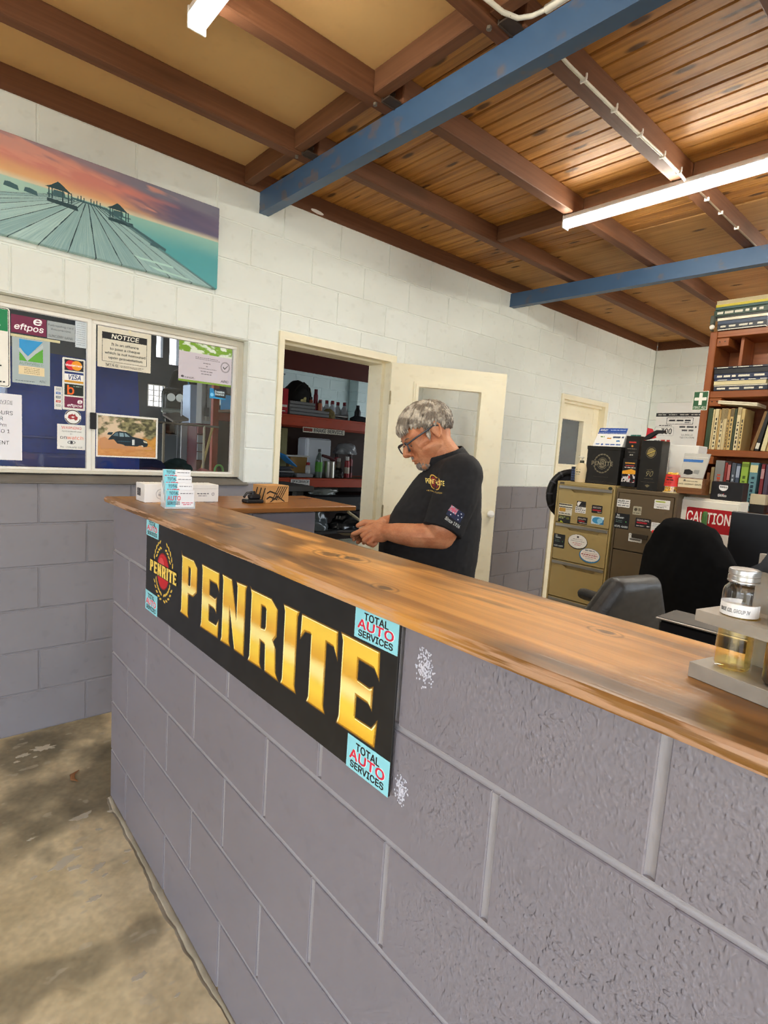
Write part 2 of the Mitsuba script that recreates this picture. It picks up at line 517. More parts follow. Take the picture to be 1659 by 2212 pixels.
# ---------------------------------------------------------------- lamps: slim battens under the joists
def batten(x, y0, y1, z, label, strength=1.0):
    t = thing('ceiling_light', label, 'light', 'batten lights under the joists')
    add('body', bx(x - 0.028, x + 0.028, y0, y1, z + 0.032, z + 0.062, 0.004), mat('#d9d6cf', 0.4), t)
    prof = Polygon([(0.030 * math.cos(a), 0.034 * math.sin(a)) for a in np.linspace(math.pi, 2 * math.pi, 13)] + [(0.030, 0.006), (-0.030, 0.006)])
    m = extrude(prof, y1 - y0 - 0.012)
    m.apply_transform(np.array([[1, 0, 0, x], [0, 0, -1, y1 - 0.006], [0, 1, 0, z + 0.030], [0, 0, 0, 1.0]]))
    k = add('diffuser', m, mat('#f4efe4', 0.5), t)
    scene[k]['emitter'] = {'type': 'area', 'radiance': {'type': 'rgb', 'value': [LAMP_POWER * strength * c for c in LAMP]}}
    add('end_cap', bx(x - 0.031, x + 0.031, y1 - 0.004, y1 + 0.004, z - 0.004, z + 0.062, 0.002), mat('#dedad2', 0.4), t)


batten(2.80, 0.62, 1.815, 2.735, 'lit batten light on the right under the pine boards')
batten(0.735, 0.70, 1.90, 2.735, 'lit batten light at the top left under the hardboard', 0.5)
batten(4.80, -0.45, 1.20, 2.735, 'lit batten light above the bookcase, out of the photograph', 1.4)
# ---------------------------------------------------------------- block counter
XC = 0.584
CZ = 1.18           # underside of the top
YE = 2.20           # far end
counter = thing('counter', 'grey painted concrete block counter with rounded mortar joints', 'counter')
_cb = {}


def cblock(w, h, dirx):
    k = (round(w, 4), round(h, 4), dirx)
    if k not in _cb:
        g = 0.0060
        m = bx(0, 0.19, g, w - g, g, h - g, 0.0015) if dirx == 'y' else bx(g, w - g, 0, 0.19, g, h - g, 0.0015)
        _cb[k] = mikit.ply(m, COUNTER_GREY)
    return _cb[k]


add('mortar', [bx(XC + 0.0070, XC + 0.1830, -1.55, YE - 0.0065, 0, CZ - 0.004), bx(XC + 0.1835, 1.25 - 0.0065, 1.83 + 0.0065, 2.02 - 0.0065, 0, CZ - 0.004)], COUNTER_JOINT, counter)
# the joints are tooled hollow: a rounded groove between the blocks
groove = [(-0.0068, 0.0012)] + [(0.0064 * math.sin(a), 0.0012 + 0.0052 * math.cos(a)) for a in np.linspace(-math.pi / 2, math.pi / 2, 9)] + [(0.0068, 0.0012), (0.0068, 0.010), (-0.0068, 0.010)]
GROOVE = Polygon(groove)


def joint(p, along, L):
    """A hollow joint of length L from p: along 'y' or 'z'."""
    m = extrude(GROOVE, L)
    if along == 'y':
        M = np.array([[0, 1, 0, p[0]], [0, 0, 1, p[1]], [1, 0, 0, p[2]], [0, 0, 0, 1.0]])
    else:
        M = np.array([[0, 1, 0, p[0]], [-1, 0, 0, p[1]], [0, 0, 1, p[2]], [0, 0, 0, 1.0]])
    m.apply_transform(M)
    if m.volume < 0:
        m.invert()
    add('joint', m, COUNTER_JOINT, counter, smooth=50)


for c in range(1, 6):
    joint((XC, -1.55, 0.2 * c), 'y', YE + 1.55)
for c in range(6):
    z0, z1 = 0.2 * c, min(0.2 * c + 0.2, CZ)
    o = 0.2 if c % 2 else 0.0
    ys = sorted([y for y in [o + 0.4 * k for k in range(-5, 6)] if -1.56 < y < YE - 0.05] + [-1.56, YE])
    for a, b in zip(ys[:-1], ys[1:]):
        if b < YE - 0.01:
            joint((XC, b, z0 + 0.005), 'z', z1 - z0 - 0.010)
        add('block', cblock(b - a, z1 - z0, 'y'), None, counter, to_world=T().translate([XC, a, z0]))
    xs = [XC + 0.19] + [0.96 if c % 2 else 1.06, 1.25]
    for a, b in zip(xs[:-1], xs[1:]):
        add('block', cblock(b - a, z1 - z0, 'x'), None, counter, to_world=T().translate([a, 1.83, z0]))


def bench_wood(p, n, uv):
    l, a = p.y, p.x
    l2 = l + 3.0
    warp = fbm(l2 * 1.7, a * 9, 0.0, 3)
    # knots bend the grain round them
    kx = [(0.715, 0.985), (0.735, 0.925), (0.70, 1.43), (0.63, 0.70), (0.66, 1.72), (0.76, 0.36)]
    kr = [0.020, 0.018, 0.03, 0.012, 0.03, 0.010]
    bend, dark = 0.0, 0.0
    for (x, y), r in zip(kx, kr):
        d = dr.sqrt(dr.square((a - x) / r) + dr.square((l - y) / (r * 1.7)))
        bend = bend + dr.exp(-0.5 * d * d) * 0.25
        dark = dark + smoothstep(1.1, 0.5, d + 0.5 * (fbm(a * 90, l * 60, 2.0, 2) - 0.5)) * 0.7 + 0.35 * smoothstep(0.25, 0.0, dr.abs(d - 1.5))
    ring = fbm(l2 * 1.1, (a + 0.05 * warp + 0.06 * bend) * 75, 3.0, 3)
    fine = noise(l2 * 9, a * 520, 1.0)
    t = dr.clip(0.3 + 1.5 * (ring - 0.45) + 0.22 * (fine - 0.5), 0, 1)
    col = mix(lin('#dca052'), lin('#ae7636'), t)
    col = mix(col, lin('#6a4627'), smoothstep(0.5, 0.78, fbm(l2 * 2.3, a * 6, 6.0, 3)) * 0.75)
    # dark varnish stains, thickened over the far half to paint in dimmer light too
    stain_dim = smoothstep(0.46, 0.60, fbm(l2 * 2.6 + 9, a * 7, 12.0, 4) + 0.24 * smoothstep(0.45, 1.10, l) - 0.04)
    col = mix(col, lin('#563819'), stain_dim * 0.74)
    streak = smoothstep(0.62, 0.8, fbm(l2 * 3.1 + 2, a * 34, 9.0, 3))
    col = mix(col, lin('#3c2616'), streak * 0.55)
    col = mix(col, lin('#2c1a0e'), dr.clip(dark, 0, 0.85))
    # raw worn wood along the front nosing
    worn = smoothstep(0.40, 0.58, fbm(l * 9, p.z * 160, 5.0, 4)) * smoothstep(0.5605, 0.5575, a)
    col = mix(col, lin('#c7a083'), worn * 0.6)
    return col


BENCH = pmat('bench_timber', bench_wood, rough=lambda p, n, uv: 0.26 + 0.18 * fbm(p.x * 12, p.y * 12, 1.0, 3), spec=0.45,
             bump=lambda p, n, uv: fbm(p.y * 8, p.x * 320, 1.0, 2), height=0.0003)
BENCH_X = pmat('bench_timber_return', wood('#7a4e28', '#93612f', '#553419', 'x', 0.3), rough=0.32, spec=0.45)


def slab(x0, x1, y0, y1):
    """A counter board with a slightly uneven, rounded nosing on its front edge."""
    n = 90
    ys = np.linspace(y0, y1, n)
    prof = [(0.004, 0), (0.001, 0.004), (0, 0.010), (0.0015, 0.0155), (0.0055, 0.0192), (0.012, 0.020)]
    P = np.array(prof)
    v = []
    wob = (meshkit.fbm(np.stack([ys * 3, ys * 0, ys * 0], 1), 3, 5) - 0.5) * 0.006 + (meshkit.fbm(np.stack([ys * 25, ys * 0, ys * 0], 1), 2, 8) - 0.5) * 0.0016
    for y, w in zip(ys, wob):
        ring = [(x0 + w + q[0], y, CZ + q[1]) for q in P] + [(x1, y, CZ + 0.02), (x1, y, CZ)]
        v += ring
    m = len(prof) + 2
    f = []
    for i in range(n - 1):
        for j in range(m):
            j2 = (j + 1) % m
            f += [[i * m + j, (i + 1) * m + j2, i * m + j2], [i * m + j, (i + 1) * m + j, (i + 1) * m + j2]]
    for j in range(1, m - 1):
        f += [[0, j, j + 1], [(n - 1) * m, (n - 1) * m + j + 1, (n - 1) * m + j]]
    t = trimesh.Trimesh(np.array(v), f, process=False)
    t.fix_normals()
    return t


top = thing('countertop', 'long varnished timber countertop on the grey block counter', 'countertop')
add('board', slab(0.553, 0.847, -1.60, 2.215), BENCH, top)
add('board', bx(0.849, 1.43, 1.80, 2.215, CZ, 1.2, 0.003), BENCH_X, top, label='short return board running to the right')
# ---------------------------------------------------------------- window to the workshop
GY = 2.983
ALU = mat('#cfc9b8', 0.42, 0.0, 0.5)
ALU_LIGHT = mat('#e6e3da', 0.4, 0.0, 0.5)
scene['window_glass'] = {'type': 'thindielectric', 'int_ior': 1.5}
win = lab('window_1', 'wide sliding window to the workshop in a pale metal frame', kind='structure')
wx0, wx1, wz0, wz1 = WIN
add('frame', [bx(wx0, wx1, 2.962, 3.02, wz1 - 0.034, wz1 - 0.002, 0.003), bx(wx0, wx1, 2.962, 3.02, wz0 + 0.028, wz0 + 0.046, 0.003),
              bx(wx1 - 0.036, wx1, 2.962, 3.02, wz0 + 0.028, wz1 - 0.002, 0.003), bx(wx0, wx0 + 0.03, 2.962, 3.02, wz0 + 0.028, wz1 - 0.002, 0.003)], ALU, win)
add('sash', [bx(0.664, 0.684, 2.968, 2.995, wz0 + 0.04, wz1 - 0.03, 0.002), bx(wx0 + 0.02, 0.68, 2.968, 2.995, wz0 + 0.04, wz0 + 0.056, 0.002), bx(wx0 + 0.02, 0.68, 2.968, 2.995, wz1 - 0.05, wz1 - 0.03, 0.002)], ALU_LIGHT, win)
add('sash', [bx(0.684, 0.704, 2.976, 3.0, wz0 + 0.04, wz1 - 0.03, 0.002), bx(0.69, wx1 - 0.03, 2.974, 3.0, wz0 + 0.04, wz0 + 0.056, 0.002), bx(0.69, wx1 - 0.03, 2.974, 3.0, wz1 - 0.05, wz1 - 0.03, 0.002),
             bx(wx1 - 0.052, wx1 - 0.032, 2.976, 3.0, wz0 + 0.04, wz1 - 0.03, 0.002)], ALU_LIGHT, win)
add('pane', trimesh.Trimesh([[wx0 + 0.02, GY + 0.002, wz0 + 0.05], [0.67, GY + 0.002, wz0 + 0.05], [0.67, GY + 0.002, wz1 - 0.04], [wx0 + 0.02, GY + 0.002, wz1 - 0.04]], [[0, 1, 2], [0, 2, 3]], process=False), 'window_glass', win, smooth=False)
add('pane', trimesh.Trimesh([[0.70, GY + 0.004, wz0 + 0.05], [wx1 - 0.045, GY + 0.004, wz0 + 0.05], [wx1 - 0.045, GY + 0.004, wz1 - 0.04], [0.70, GY + 0.004, wz1 - 0.04]], [[0, 1, 2], [0, 2, 3]], process=False), 'window_glass', win, smooth=False)
add('latch', bx(0.676, 0.704, 2.955, 2.972, 1.449, 1.528, 0.003), mat('#15151a', 0.4), win)
SILL = pmat('sill_paint', dirty('#77726b', '#55514c', 9.0, 0.9), rough=0.5, spec=0.4)
sp = Polygon([(2.88, 1.195), (2.905, 1.204), (3.02, 1.232), (3.09, 1.232), (3.09, 1.19), (2.9, 1.185), (2.882, 1.188)])
sm = extrude(sp, wx1 - wx0 + 0.04)
sm.apply_transform(np.array([[0, 0, 1, wx0 - 0.02], [1, 0, 0, 0], [0, 1, 0, 0], [0, 0, 0, 1.0]]))
add('sill', sm, SILL, win)


def on_glass(x0, z0, d=0.0):
    return frame([x0, GY - 0.0006 - d, z0], [1, 0, 0], [0, 0, 1])


def sheet(name, x0, x1, z0, z1, c, label, cat, group=None, round_=0.0, rough=0.5):
    k = thing(name, label, cat, group)
    M = on_glass(x0, z0)
    p = sbox(0, 0, x1 - x0, z1 - z0)
    if round_:
        p = p.buffer(-round_).buffer(round_, 6)
    m = extrude(p, 0.0012)
    m.apply_transform(M)
    add('card', m, mat(c, rough), k, smooth=False)
    return k, Print(frame([x0, GY - 0.0018, z0], [1, 0, 0], [0, 0, 1]), k), x1 - x0, z1 - z0


K = '#17171a'
k, P, w, h = sheet('safety_card', 0.115, 0.359, 1.606, 1.949, '#efece2', 'white card with green top and an exclamation mark, at the window edge', 'sign', round_=0.012)
P.shape(sbox(0.004, 0.004, w - 0.004, h - 0.004).buffer(-0.01).buffer(0.01).difference(sbox(0.0065, 0.0065, w - 0.0065, h - 0.0065).buffer(-0.008).buffer(0.008)), K)
P.rect(0.01, h - 0.1, w - 0.008, h - 0.008, '#12804e', 2)
P.text('!', w - 0.052, h - 0.082, 0.062, '#f2f2ee', 0.017, True, layer=3)
P.lines(0.16, w - 0.03, 0.09, 0.006, K, 2, 4).lines(0.16, w - 0.02, 0.02, 0.006, K, 2, 5)
P.build()

k, P, w, h = sheet('payment_sticker', 0.363, 0.498, 1.851, 1.928, '#6f1d42', 'large maroon payment sticker at the top of the left pane', 'sticker')
P.text('eftpos', 0.010, 0.016, 0.026, '#f4eff2', 0.112, True, slant=0.2).text('e', 0.082, 0.046, 0.035, '#f4eff2', 0.034, True, slant=0.15, layer=1)
P.build()

k, P, w, h = sheet('bank_sticker', 0.501, 0.614, 1.848, 1.927, '#9fa7ab', 'grey bank sticker beside the large maroon one', 'sticker')
P.text('Participating Card', 0.004, 0.057, 0.0085, '#4a5156', 0.102).text('Welcome Here', 0.014, 0.040, 0.0085, '#4a5156', 0.082).text('SUNCORP BANK', 0.004, 0.008, 0.011, '#3f464a', 0.1)
P.build()
k, P, w, h = sheet('tape_strip', 0.361, 0.553, 1.833, 1.8445, '#cdc79f', 'yellowed strip of tape under the maroon sticker', 'tape')
k, P, w, h = sheet('notice_slip', 0.6155, 0.6635, 1.828, 1.948, '#c8d3da', 'narrow printed slip at the top right of the left pane', 'paper')
for i in range(11):
    P.lines(0.005, w - 0.006, 0.012 + i * 0.0098, 0.0022, '#8d9aa5', 1, i)
P.build()

k, P, w, h = sheet('licence_card', 0.366, 0.512, 1.632, 1.8325, '#a5b3b6', 'pale grey licence card with a blue and green tick', 'sign')
P.poly([(0.027, 0.194), (0.118, 0.194), (0.060, 0.123), (0.027, 0.153)], '#2f94cf').poly([(0.027, 0.100), (0.118, 0.100), (0.118, 0.162), (0.060, 0.098 + 0.012), (0.044, 0.124), (0.027, 0.137)], '#5aa83a', 1)
P.poly([(0.022, 0.150), (0.030, 0.156), (0.057, 0.119), (0.118, 0.184), (0.120, 0.170), (0.057, 0.100)], '#b4c0c2', 2)
P.text('AUTHORISED', 0.027, 0.084, 0.011, '#6f9a72', 0.092).rect(0.024, 0.040, 0.124, 0.078, '#e4d3a9', 1)
for i in range(4):
    P.lines(0.045, 0.105, 0.047 + i * 0.0075, 0.0022, '#8b7c5c', 2, i)
P.text('ARC', 0.104, 0.012, 0.010, '#5d6d72', 0.026).lines(0.012, 0.085, 0.010, 0.003, '#5d6d72', 1, 7)
P.build()

k, P, w, h = sheet('hours_notice', 0.160, 0.4015, 1.284, 1.579, '#e6e5ea', 'white paper notice of opening hours taped inside the left pane', 'paper')
for s, v, hh, u1 in (('SERVICE', 0.252, 0.013, 0.206), ('HOURS', 0.202, 0.0165, 0.207), ('HR', 0.176, 0.0165, 0.170), ('4Pm', 0.149, 0.0150, 0.182), ('TO 1', 0.121, 0.0155, 0.195), ('Y', 0.096, 0.0155, 0.160), ('ENT', 0.070, 0.0155, 0.192)):
    m = text(s, hh, None)
    P.text(s, u1 - (m.bounds[1][0] - m.bounds[0][0]), v, hh, '#2b2b33')
P.rect(0.12, 0.248, 0.206, 0.2495, '#2b2b33')
P.build()

k, P, w, h = sheet('card_logos', 0.562, 0.6585, 1.532, 1.774, '#dcdcd6', 'white strip of four payment logos beside the window latch', 'sticker', round_=0.006)
a, b = 0.009, w - 0.008
P.rect(a, 0.184, b, 0.234, '#1d1a1f').disc(0.035, 0.209, 0.0225, 0.0225, '#cf2030', 2, n=12).disc(0.060, 0.209, 0.0225, 0.0225, '#ee9a23', 3, n=12).text('MasterCard', 0.013, 0.204, 0.0095, '#f5f3f0', 0.070, True, layer=4)
P.rect(a, 0.128, b, 0.178, '#f0efec').rect(a, 0.168, b, 0.178, '#23346e', 2).rect(a, 0.128, b, 0.138, '#c98f2b', 2).text('VISA', 0.022, 0.143, 0.021, '#23346e', 0.056, True, 0.15, 3)
P.rect(a, 0.069, b, 0.121, '#132019').text('b', 0.020, 0.074, 0.042, '#ef6a21', 0.030, True, layer=2).lines(0.045, 0.08, 0.110, 0.004, '#8ca394', 2, 1)
P.rect(a, 0.010, b, 0.062, '#6f1d42').text('eftpos', 0.020, 0.016, 0.013, '#f4eff2', 0.062, True, 0.2, 2).text('e', 0.062, 0.033, 0.022, '#f4eff2', 0.022, True, 0.15, 2)
P.build()
k, P, w, h = sheet('card_icons', 0.529, 0.5605, 1.529, 1.635, '#d9d9d6', 'narrow strip of small payment icons left of the four logos', 'sticker')
for i, c in enumerate(['#9aa0a6', '#2a5fa8', '#55606b', '#b23a2e', '#9fa7a2']):
    P.rect(0.007, 0.090 - i * 0.019, 0.026, 0.101 - i * 0.019 - 0.001, c)
    P.rect(0.010, 0.094 - i * 0.019, 0.023, 0.0965 - i * 0.019, '#e8e8e8', 2)
P.build()

k = thing('round_sticker', 'round white sticker with a red map, above the warning card', 'sticker')
m = extrude(Point(0, 0).buffer(0.0355, 12), 0.0012)
m.apply_transform(on_glass(0.607, 1.499))
add('card', m, mat('#e7e6e2', 0.5), k, smooth=False)
P = Print(frame([0.607, GY - 0.0018, 1.499], [1, 0, 0], [0, 0, 1]), k)
ring = Point(0, 0).buffer(0.034, 12).difference(Point(0, 0).buffer(0.030, 12))
P.shape(ring.difference(sbox(-0.05, -0.008, 0.05, 0.010)), '#2b2529')
P.poly([(-0.022, -0.004), (-0.018, 0.010), (-0.008, 0.012), (-0.004, 0.016), (0.004, 0.010), (0.008, 0.017), (0.012, 0.006), (0.021, 0.0), (0.018, -0.012), (0.010, -0.016), (0.004, -0.008), (-0.012, -0.012)], '#9c2f34', 1)
P.poly([(-0.01, 0.0), (0.0, -0.004), (0.008, 0.002), (0.0, 0.004)], '#e7e6e2', 2)
P.build()

k, P, w, h = sheet('warning_card', 0.541, 0.6605, 1.344, 1.463, '#e4e3dd', 'white alarm warning card at the bottom right of the left pane', 'sign')
P.text('WARNING', 0.018, 0.097, 0.0125, '#c9392f', 0.084).text('PREMISES MONITORED', 0.017, 0.083, 0.0055, '#33333a', 0.086).text('BY', 0.055, 0.071, 0.005, '#33333a', 0.010)
P.text('on', 0.012, 0.049, 0.0165, '#26262b', 0.027).text('watch', 0.040, 0.049, 0.0165, '#d4643f', 0.070)
P.disc(0.060, 0.034, 0.017, 0.0085, '#33333a', 1, hole=(0.0145, 0.006)).disc(0.060, 0.034, 0.006, 0.006, '#33333a', 1)
P.text('PH: 1300 658 118', 0.014, 0.007, 0.0085, '#26262b', 0.092)
P.build()

k, P, w, h = sheet('cheque_notice', 0.711, 0.961, 1.753, 1.947, '#d8d2c0', 'cream notice about cheques at the top left of the right pane', 'sign')
fr = sbox(0.020, 0.030, w - 0.020, h - 0.024)
P.shape(fr.difference(fr.buffer(-0.0018)), K).rect(0.020, h - 0.056, w - 0.020, h - 0.024, K, 1)
P.text('NOTICE', 0.062, h - 0.050, 0.0205, '#ece7d8', 0.127, True, 0.15, 2)
for i, (s, u, ww) in enumerate((('It is an offence', 0.062, 0.128), ('to pass a cheque', 0.056, 0.140), ('which is not honoured', 0.033, 0.190), ('upon presentation', 0.050, 0.158))):
    P.text(s, u, 0.110 - i * 0.0215, 0.0115, K, ww, True)
P.text('MTA Q', 0.040, 0.010, 0.0105, K, 0.052, True).lines(0.105, 0.215, 0.016, 0.0022, K, 1, 3).lines(0.105, 0.205, 0.010, 0.0022, K, 1, 6)
sq = sbox(0.036, 0.007, 0.097, 0.024)
P.shape(sq.difference(sq.buffer(-0.0008)), K)
P.build()
add('tape', bx(0.853, 0.862, GY - 0.004, GY - 0.0025, 1.935, 1.957), mat('#e2dbb5', 0.5), k)


def rally(p, n, uv):
    x, z = p.x - 0.716, p.z - 1.322
    tree = fbm(x * 60, z * 90, 2.0, 4)
    c = mix(lin('#4c4a33'), lin('#8f8a63'), smoothstep(0.3, 0.7, tree))
    grass = mix(lin('#b97f33'), lin('#d8a04a'), fbm(x * 90, z * 160, 7.0, 3))
    c = mix(c, grass, smoothstep(0.118, 0.098, z + 0.02 * fbm(x * 40, 1.0, 2.0, 2)))
    dust = fbm(x * 26 + 2, z * 34, 4.0, 4)
    d = smoothstep(0.42, 0.62, dust + 0.45 * dr.exp(-dr.square((x - 0.075) / 0.085) - dr.square((z - 0.075) / 0.055)) - 0.1)
    c = mix(c, mix(lin('#c98f5f'), lin('#d9c2a4'), smoothstep(0.05, 0.13, z)), d)
    road = mix(lin('#c07c3f'), lin('#dba468'), fbm(x * 50, z * 120, 9.0, 3))
    return mix(c, road, smoothstep(0.052, 0.030, z + 0.012 * fbm(x * 30, 3.0, 2.0, 2)))


k, P, w, h = sheet('car_photo', 0.708, 1.0035, 1.3155, 1.529, '#e9e6df', 'framed photo of a dark rally car kicking up orange dust', 'photo')
P.rect(0.008, 0.007, w - 0.009, h - 0.010, pmat('photo_print', rally, rough=0.35), 1)
car = [(0.060, 0.060), (0.055, 0.088), (0.066, 0.104), (0.088, 0.126), (0.104, 0.132), (0.140, 0.130), (0.170, 0.108), (0.214, 0.100), (0.240, 0.090), (0.247, 0.072), (0.240, 0.060)]
P.poly(car, '#16262f', 2).poly([(0.050, 0.112), (0.056, 0.124), (0.078, 0.124), (0.070, 0.110)], '#1d333d', 2).poly([(0.106, 0.125), (0.136, 0.124), (0.158, 0.107), (0.108, 0.105)], '#7f9aa5', 3).poly([(0.076, 0.108), (0.090, 0.123), (0.100, 0.125), (0.102, 0.106)], '#56707b', 3)
P.poly([(0.126, 0.125), (0.130, 0.125), (0.134, 0.106), (0.129, 0.106)], '#16262f', 4).rect(0.168, 0.066, 0.180, 0.094, '#cfd6d2', 3).poly([(0.222, 0.092), (0.242, 0.086), (0.242, 0.078), (0.226, 0.082)], '#d9d2b8', 3).rect(0.100, 0.080, 0.160, 0.084, '#2f4d5a', 3)
P.disc(0.092, 0.062, 0.0145, 0.0135, '#15110f', 3).disc(0.216, 0.060, 0.0145, 0.0135, '#15110f', 3).disc(0.092, 0.062, 0.008, 0.0075, '#cfc8bc', 4).disc(0.216, 0.060, 0.008, 0.0075, '#cfc8bc', 4)
P.poly([(0.016, 0.090), (0.040, 0.100), (0.058, 0.086), (0.080, 0.090), (0.098, 0.070), (0.125, 0.066), (0.15, 0.050), (0.02, 0.040)], '#c48d60', 5).poly([(0.185, 0.054), (0.205, 0.066), (0.225, 0.058), (0.262, 0.062), (0.268, 0.046), (0.185, 0.044)], '#cf9a68', 5)
P.build()


def cert_top(p, n, uv):
    f = fbm(p.x * 28, p.z * 50, 1.0, 4)
    return mix(lin('#dfe8d6'), lin('#7aa33a'), smoothstep(0.45, 0.62, f))


k, P, w, h = sheet('certificate', 1.104, 1.404, 1.738, 1.948, '#cfc7cf', 'laminated certificate with a green band and tick at the top right of the window', 'certificate', rough=0.18)
P.rect(0.0, h - 0.052, w, h, pmat('certificate_leaf', cert_top, rough=0.2)).rect(0.0, 0.0, w, 0.011, '#7f9f3c')
P.disc(0.262, 0.105, 0.028, 0.030, '#9b949c', 1, hole=(0.021, 0.023), n=12).poly([(0.247, 0.105), (0.252, 0.108), (0.258, 0.098), (0.276, 0.116), (0.278, 0.114), (0.258, 0.092)], '#3a363b', 2)
for v, u0, u1, t in ((0.136, 0.09, 0.22, 0.0028), (0.128, 0.09, 0.23, 0.0028), (0.108, 0.135, 0.175, 0.004), (0.092, 0.15, 0.16, 0.004), (0.080, 0.11, 0.21, 0.0025), (0.064, 0.12, 0.19, 0.004), (0.050, 0.125, 0.185, 0.004)):
    P.lines(u0, u1, v, t, '#6d666e', 1, int(v * 1000))
P.text('ARC', 0.238, 0.020, 0.013, '#57505a', 0.045, True).disc(0.022, 0.026, 0.008, 0.006, '#57505a').lines(0.034, 0.085, 0.024, 0.0026, '#57505a', 1, 5).lines(0.034, 0.09, 0.018, 0.0022, '#57505a', 1, 8)
P.build()

k, P, w, h = sheet('electrical_sticker', 1.279, 1.374, 1.665, 1.720, '#10141a', 'small black and blue sticker below the certificate', 'sticker')
P.poly([(0, 0), (0.036, 0), (0.022, h), (0, h)], '#1d7fb5').poly([(0, 0), (w, 0), (w, 0.007), (0, 0.012)], '#1d8dc4', 2).disc(0.014, 0.020, 0.010, 0.010, '#7ccaf0', 2).text('Evolution', 0.032, 0.034, 0.0115, '#dff0f8', 0.054, True, layer=2).text('Electrical', 0.032, 0.020, 0.0115, '#dff0f8', 0.054, True, layer=2)
P.build()
# ---------------------------------------------------------------- oil banner on the counter's front
board = thing('banner_board', 'long black oil banner with gold lettering on the counter front', 'sign')
BX = 0.5785
BM = frame([BX, 1.787, 0.885], [0, -1, 0], [0, 0, 1])
bb = bx(0, 1.192, 0, 0.293, 0, 0.0045, 0.0006)
bb.apply_transform(BM)
add('board', bb, pmat('banner_black', lambda p, n, uv: mix(lin('#161617'), lin('#1f1f20'), fbm(p.y * 20, p.z * 20, 1.0, 3)), rough=0.42, bump=lambda p, n, uv: 0.5 + 0.5 * dr.sin(p.z * 2600), height=0.0001, eps=3e-4), board)
BP = Print(frame([BX - 0.0045, 1.787, 0.885], [0, -1, 0], [0, 0, 1]), board, name='lettering')


def gold(p, n, uv):
    # the printed gold: a bright band across the lower half of the lettering
    v = (p.z - 0.951) / 0.162
    c = mix(lin('#eab534'), lin('#f5d04a'), smoothstep(0.0, 0.22, v))
    c = mix(c, lin('#fbe894'), smoothstep(0.26, 0.42, v))
    c = mix(c, lin('#e0a93a'), smoothstep(0.46, 0.60, v))
    return mix(c, lin('#f3ca4a'), smoothstep(0.60, 0.88, v))


GOLD = pmat('printed_gold', gold, rough=0.4)


def flare(p, a=0.004):
    """Spurs on a letter's corners."""
    return p.buffer(-0.0012, join_style=2).buffer(0.0012, join_style=2)


H = 0.162


def letter(ch):
    def R(x0, y0, x1, y1):
        return sbox(x0, y0 * H, x1, y1 * H)

    def G(pts):
        return Polygon([(x, y * H) for x, y in pts])
    if ch == 'P':
        o = G([(-0.003, 1.02), (0.0, 1.0), (0.080, 1.0), (0.104, 0.90), (0.104, 0.50), (0.082, 0.40), (0.048, 0.40), (0.047, 0.05), (0.052, -0.01), (0.0, 0.0), (-0.004, 0.0), (0.002, 0.06), (0.002, 0.95)])
        return o.difference(G([(0.046, 0.86), (0.060, 0.86), (0.063, 0.83), (0.063, 0.57), (0.060, 0.54), (0.046, 0.54)]))
    if ch == 'E':
        return G([(-0.003, 1.01), (0.099, 1.0), (0.101, 0.74), (0.090, 0.82), (0.046, 0.83), (0.046, 0.59), (0.080, 0.57), (0.088, 0.60), (0.088, 0.38), (0.080, 0.42), (0.046, 0.43), (0.046, 0.17), (0.092, 0.17), (0.103, 0.26), (0.101, 0.0), (-0.003, -0.01), (0.002, 0.08), (0.002, 0.94)])
    if ch == 'N':
        return G([(-0.003, 1.01), (0.046, 1.0), (0.078, 0.42), (0.078, 0.95), (0.073, 1.0), (0.122, 1.01), (0.117, 0.95), (0.117, 0.0), (0.072, 0.0), (0.040, 0.60), (0.040, 0.06), (0.046, 0.0), (-0.003, -0.01), (0.002, 0.06), (0.002, 0.94)])
    if ch == 'R':
        o = G([(-0.003, 1.01), (0.0, 1.0), (0.088, 1.0), (0.114, 0.90), (0.114, 0.55), (0.100, 0.46), (0.112, 0.38), (0.116, 0.06), (0.126, -0.01), (0.073, 0.0), (0.070, 0.36), (0.047, 0.38), (0.047, 0.05), (0.053, 0.0), (-0.004, -0.01), (0.002, 0.06), (0.002, 0.95)])
        return o.difference(G([(0.047, 0.86), (0.066, 0.86), (0.070, 0.83), (0.070, 0.60), (0.066, 0.55), (0.047, 0.54)]))
    if ch == 'I':
        return G([(-0.004, 1.01), (0.052, 1.01), (0.047, 0.94), (0.047, 0.06), (0.052, -0.01), (-0.004, -0.01), (0.001, 0.06), (0.001, 0.94)])
    if ch == 'T':
        return G([(-0.002, 1.0), (0.114, 1.0), (0.116, 0.72), (0.106, 0.82), (0.081, 0.83), (0.081, 0.06), (0.086, -0.01), (0.028, -0.01), (0.033, 0.06), (0.033, 0.83), (0.010, 0.82), (-0.004, 0.72)])


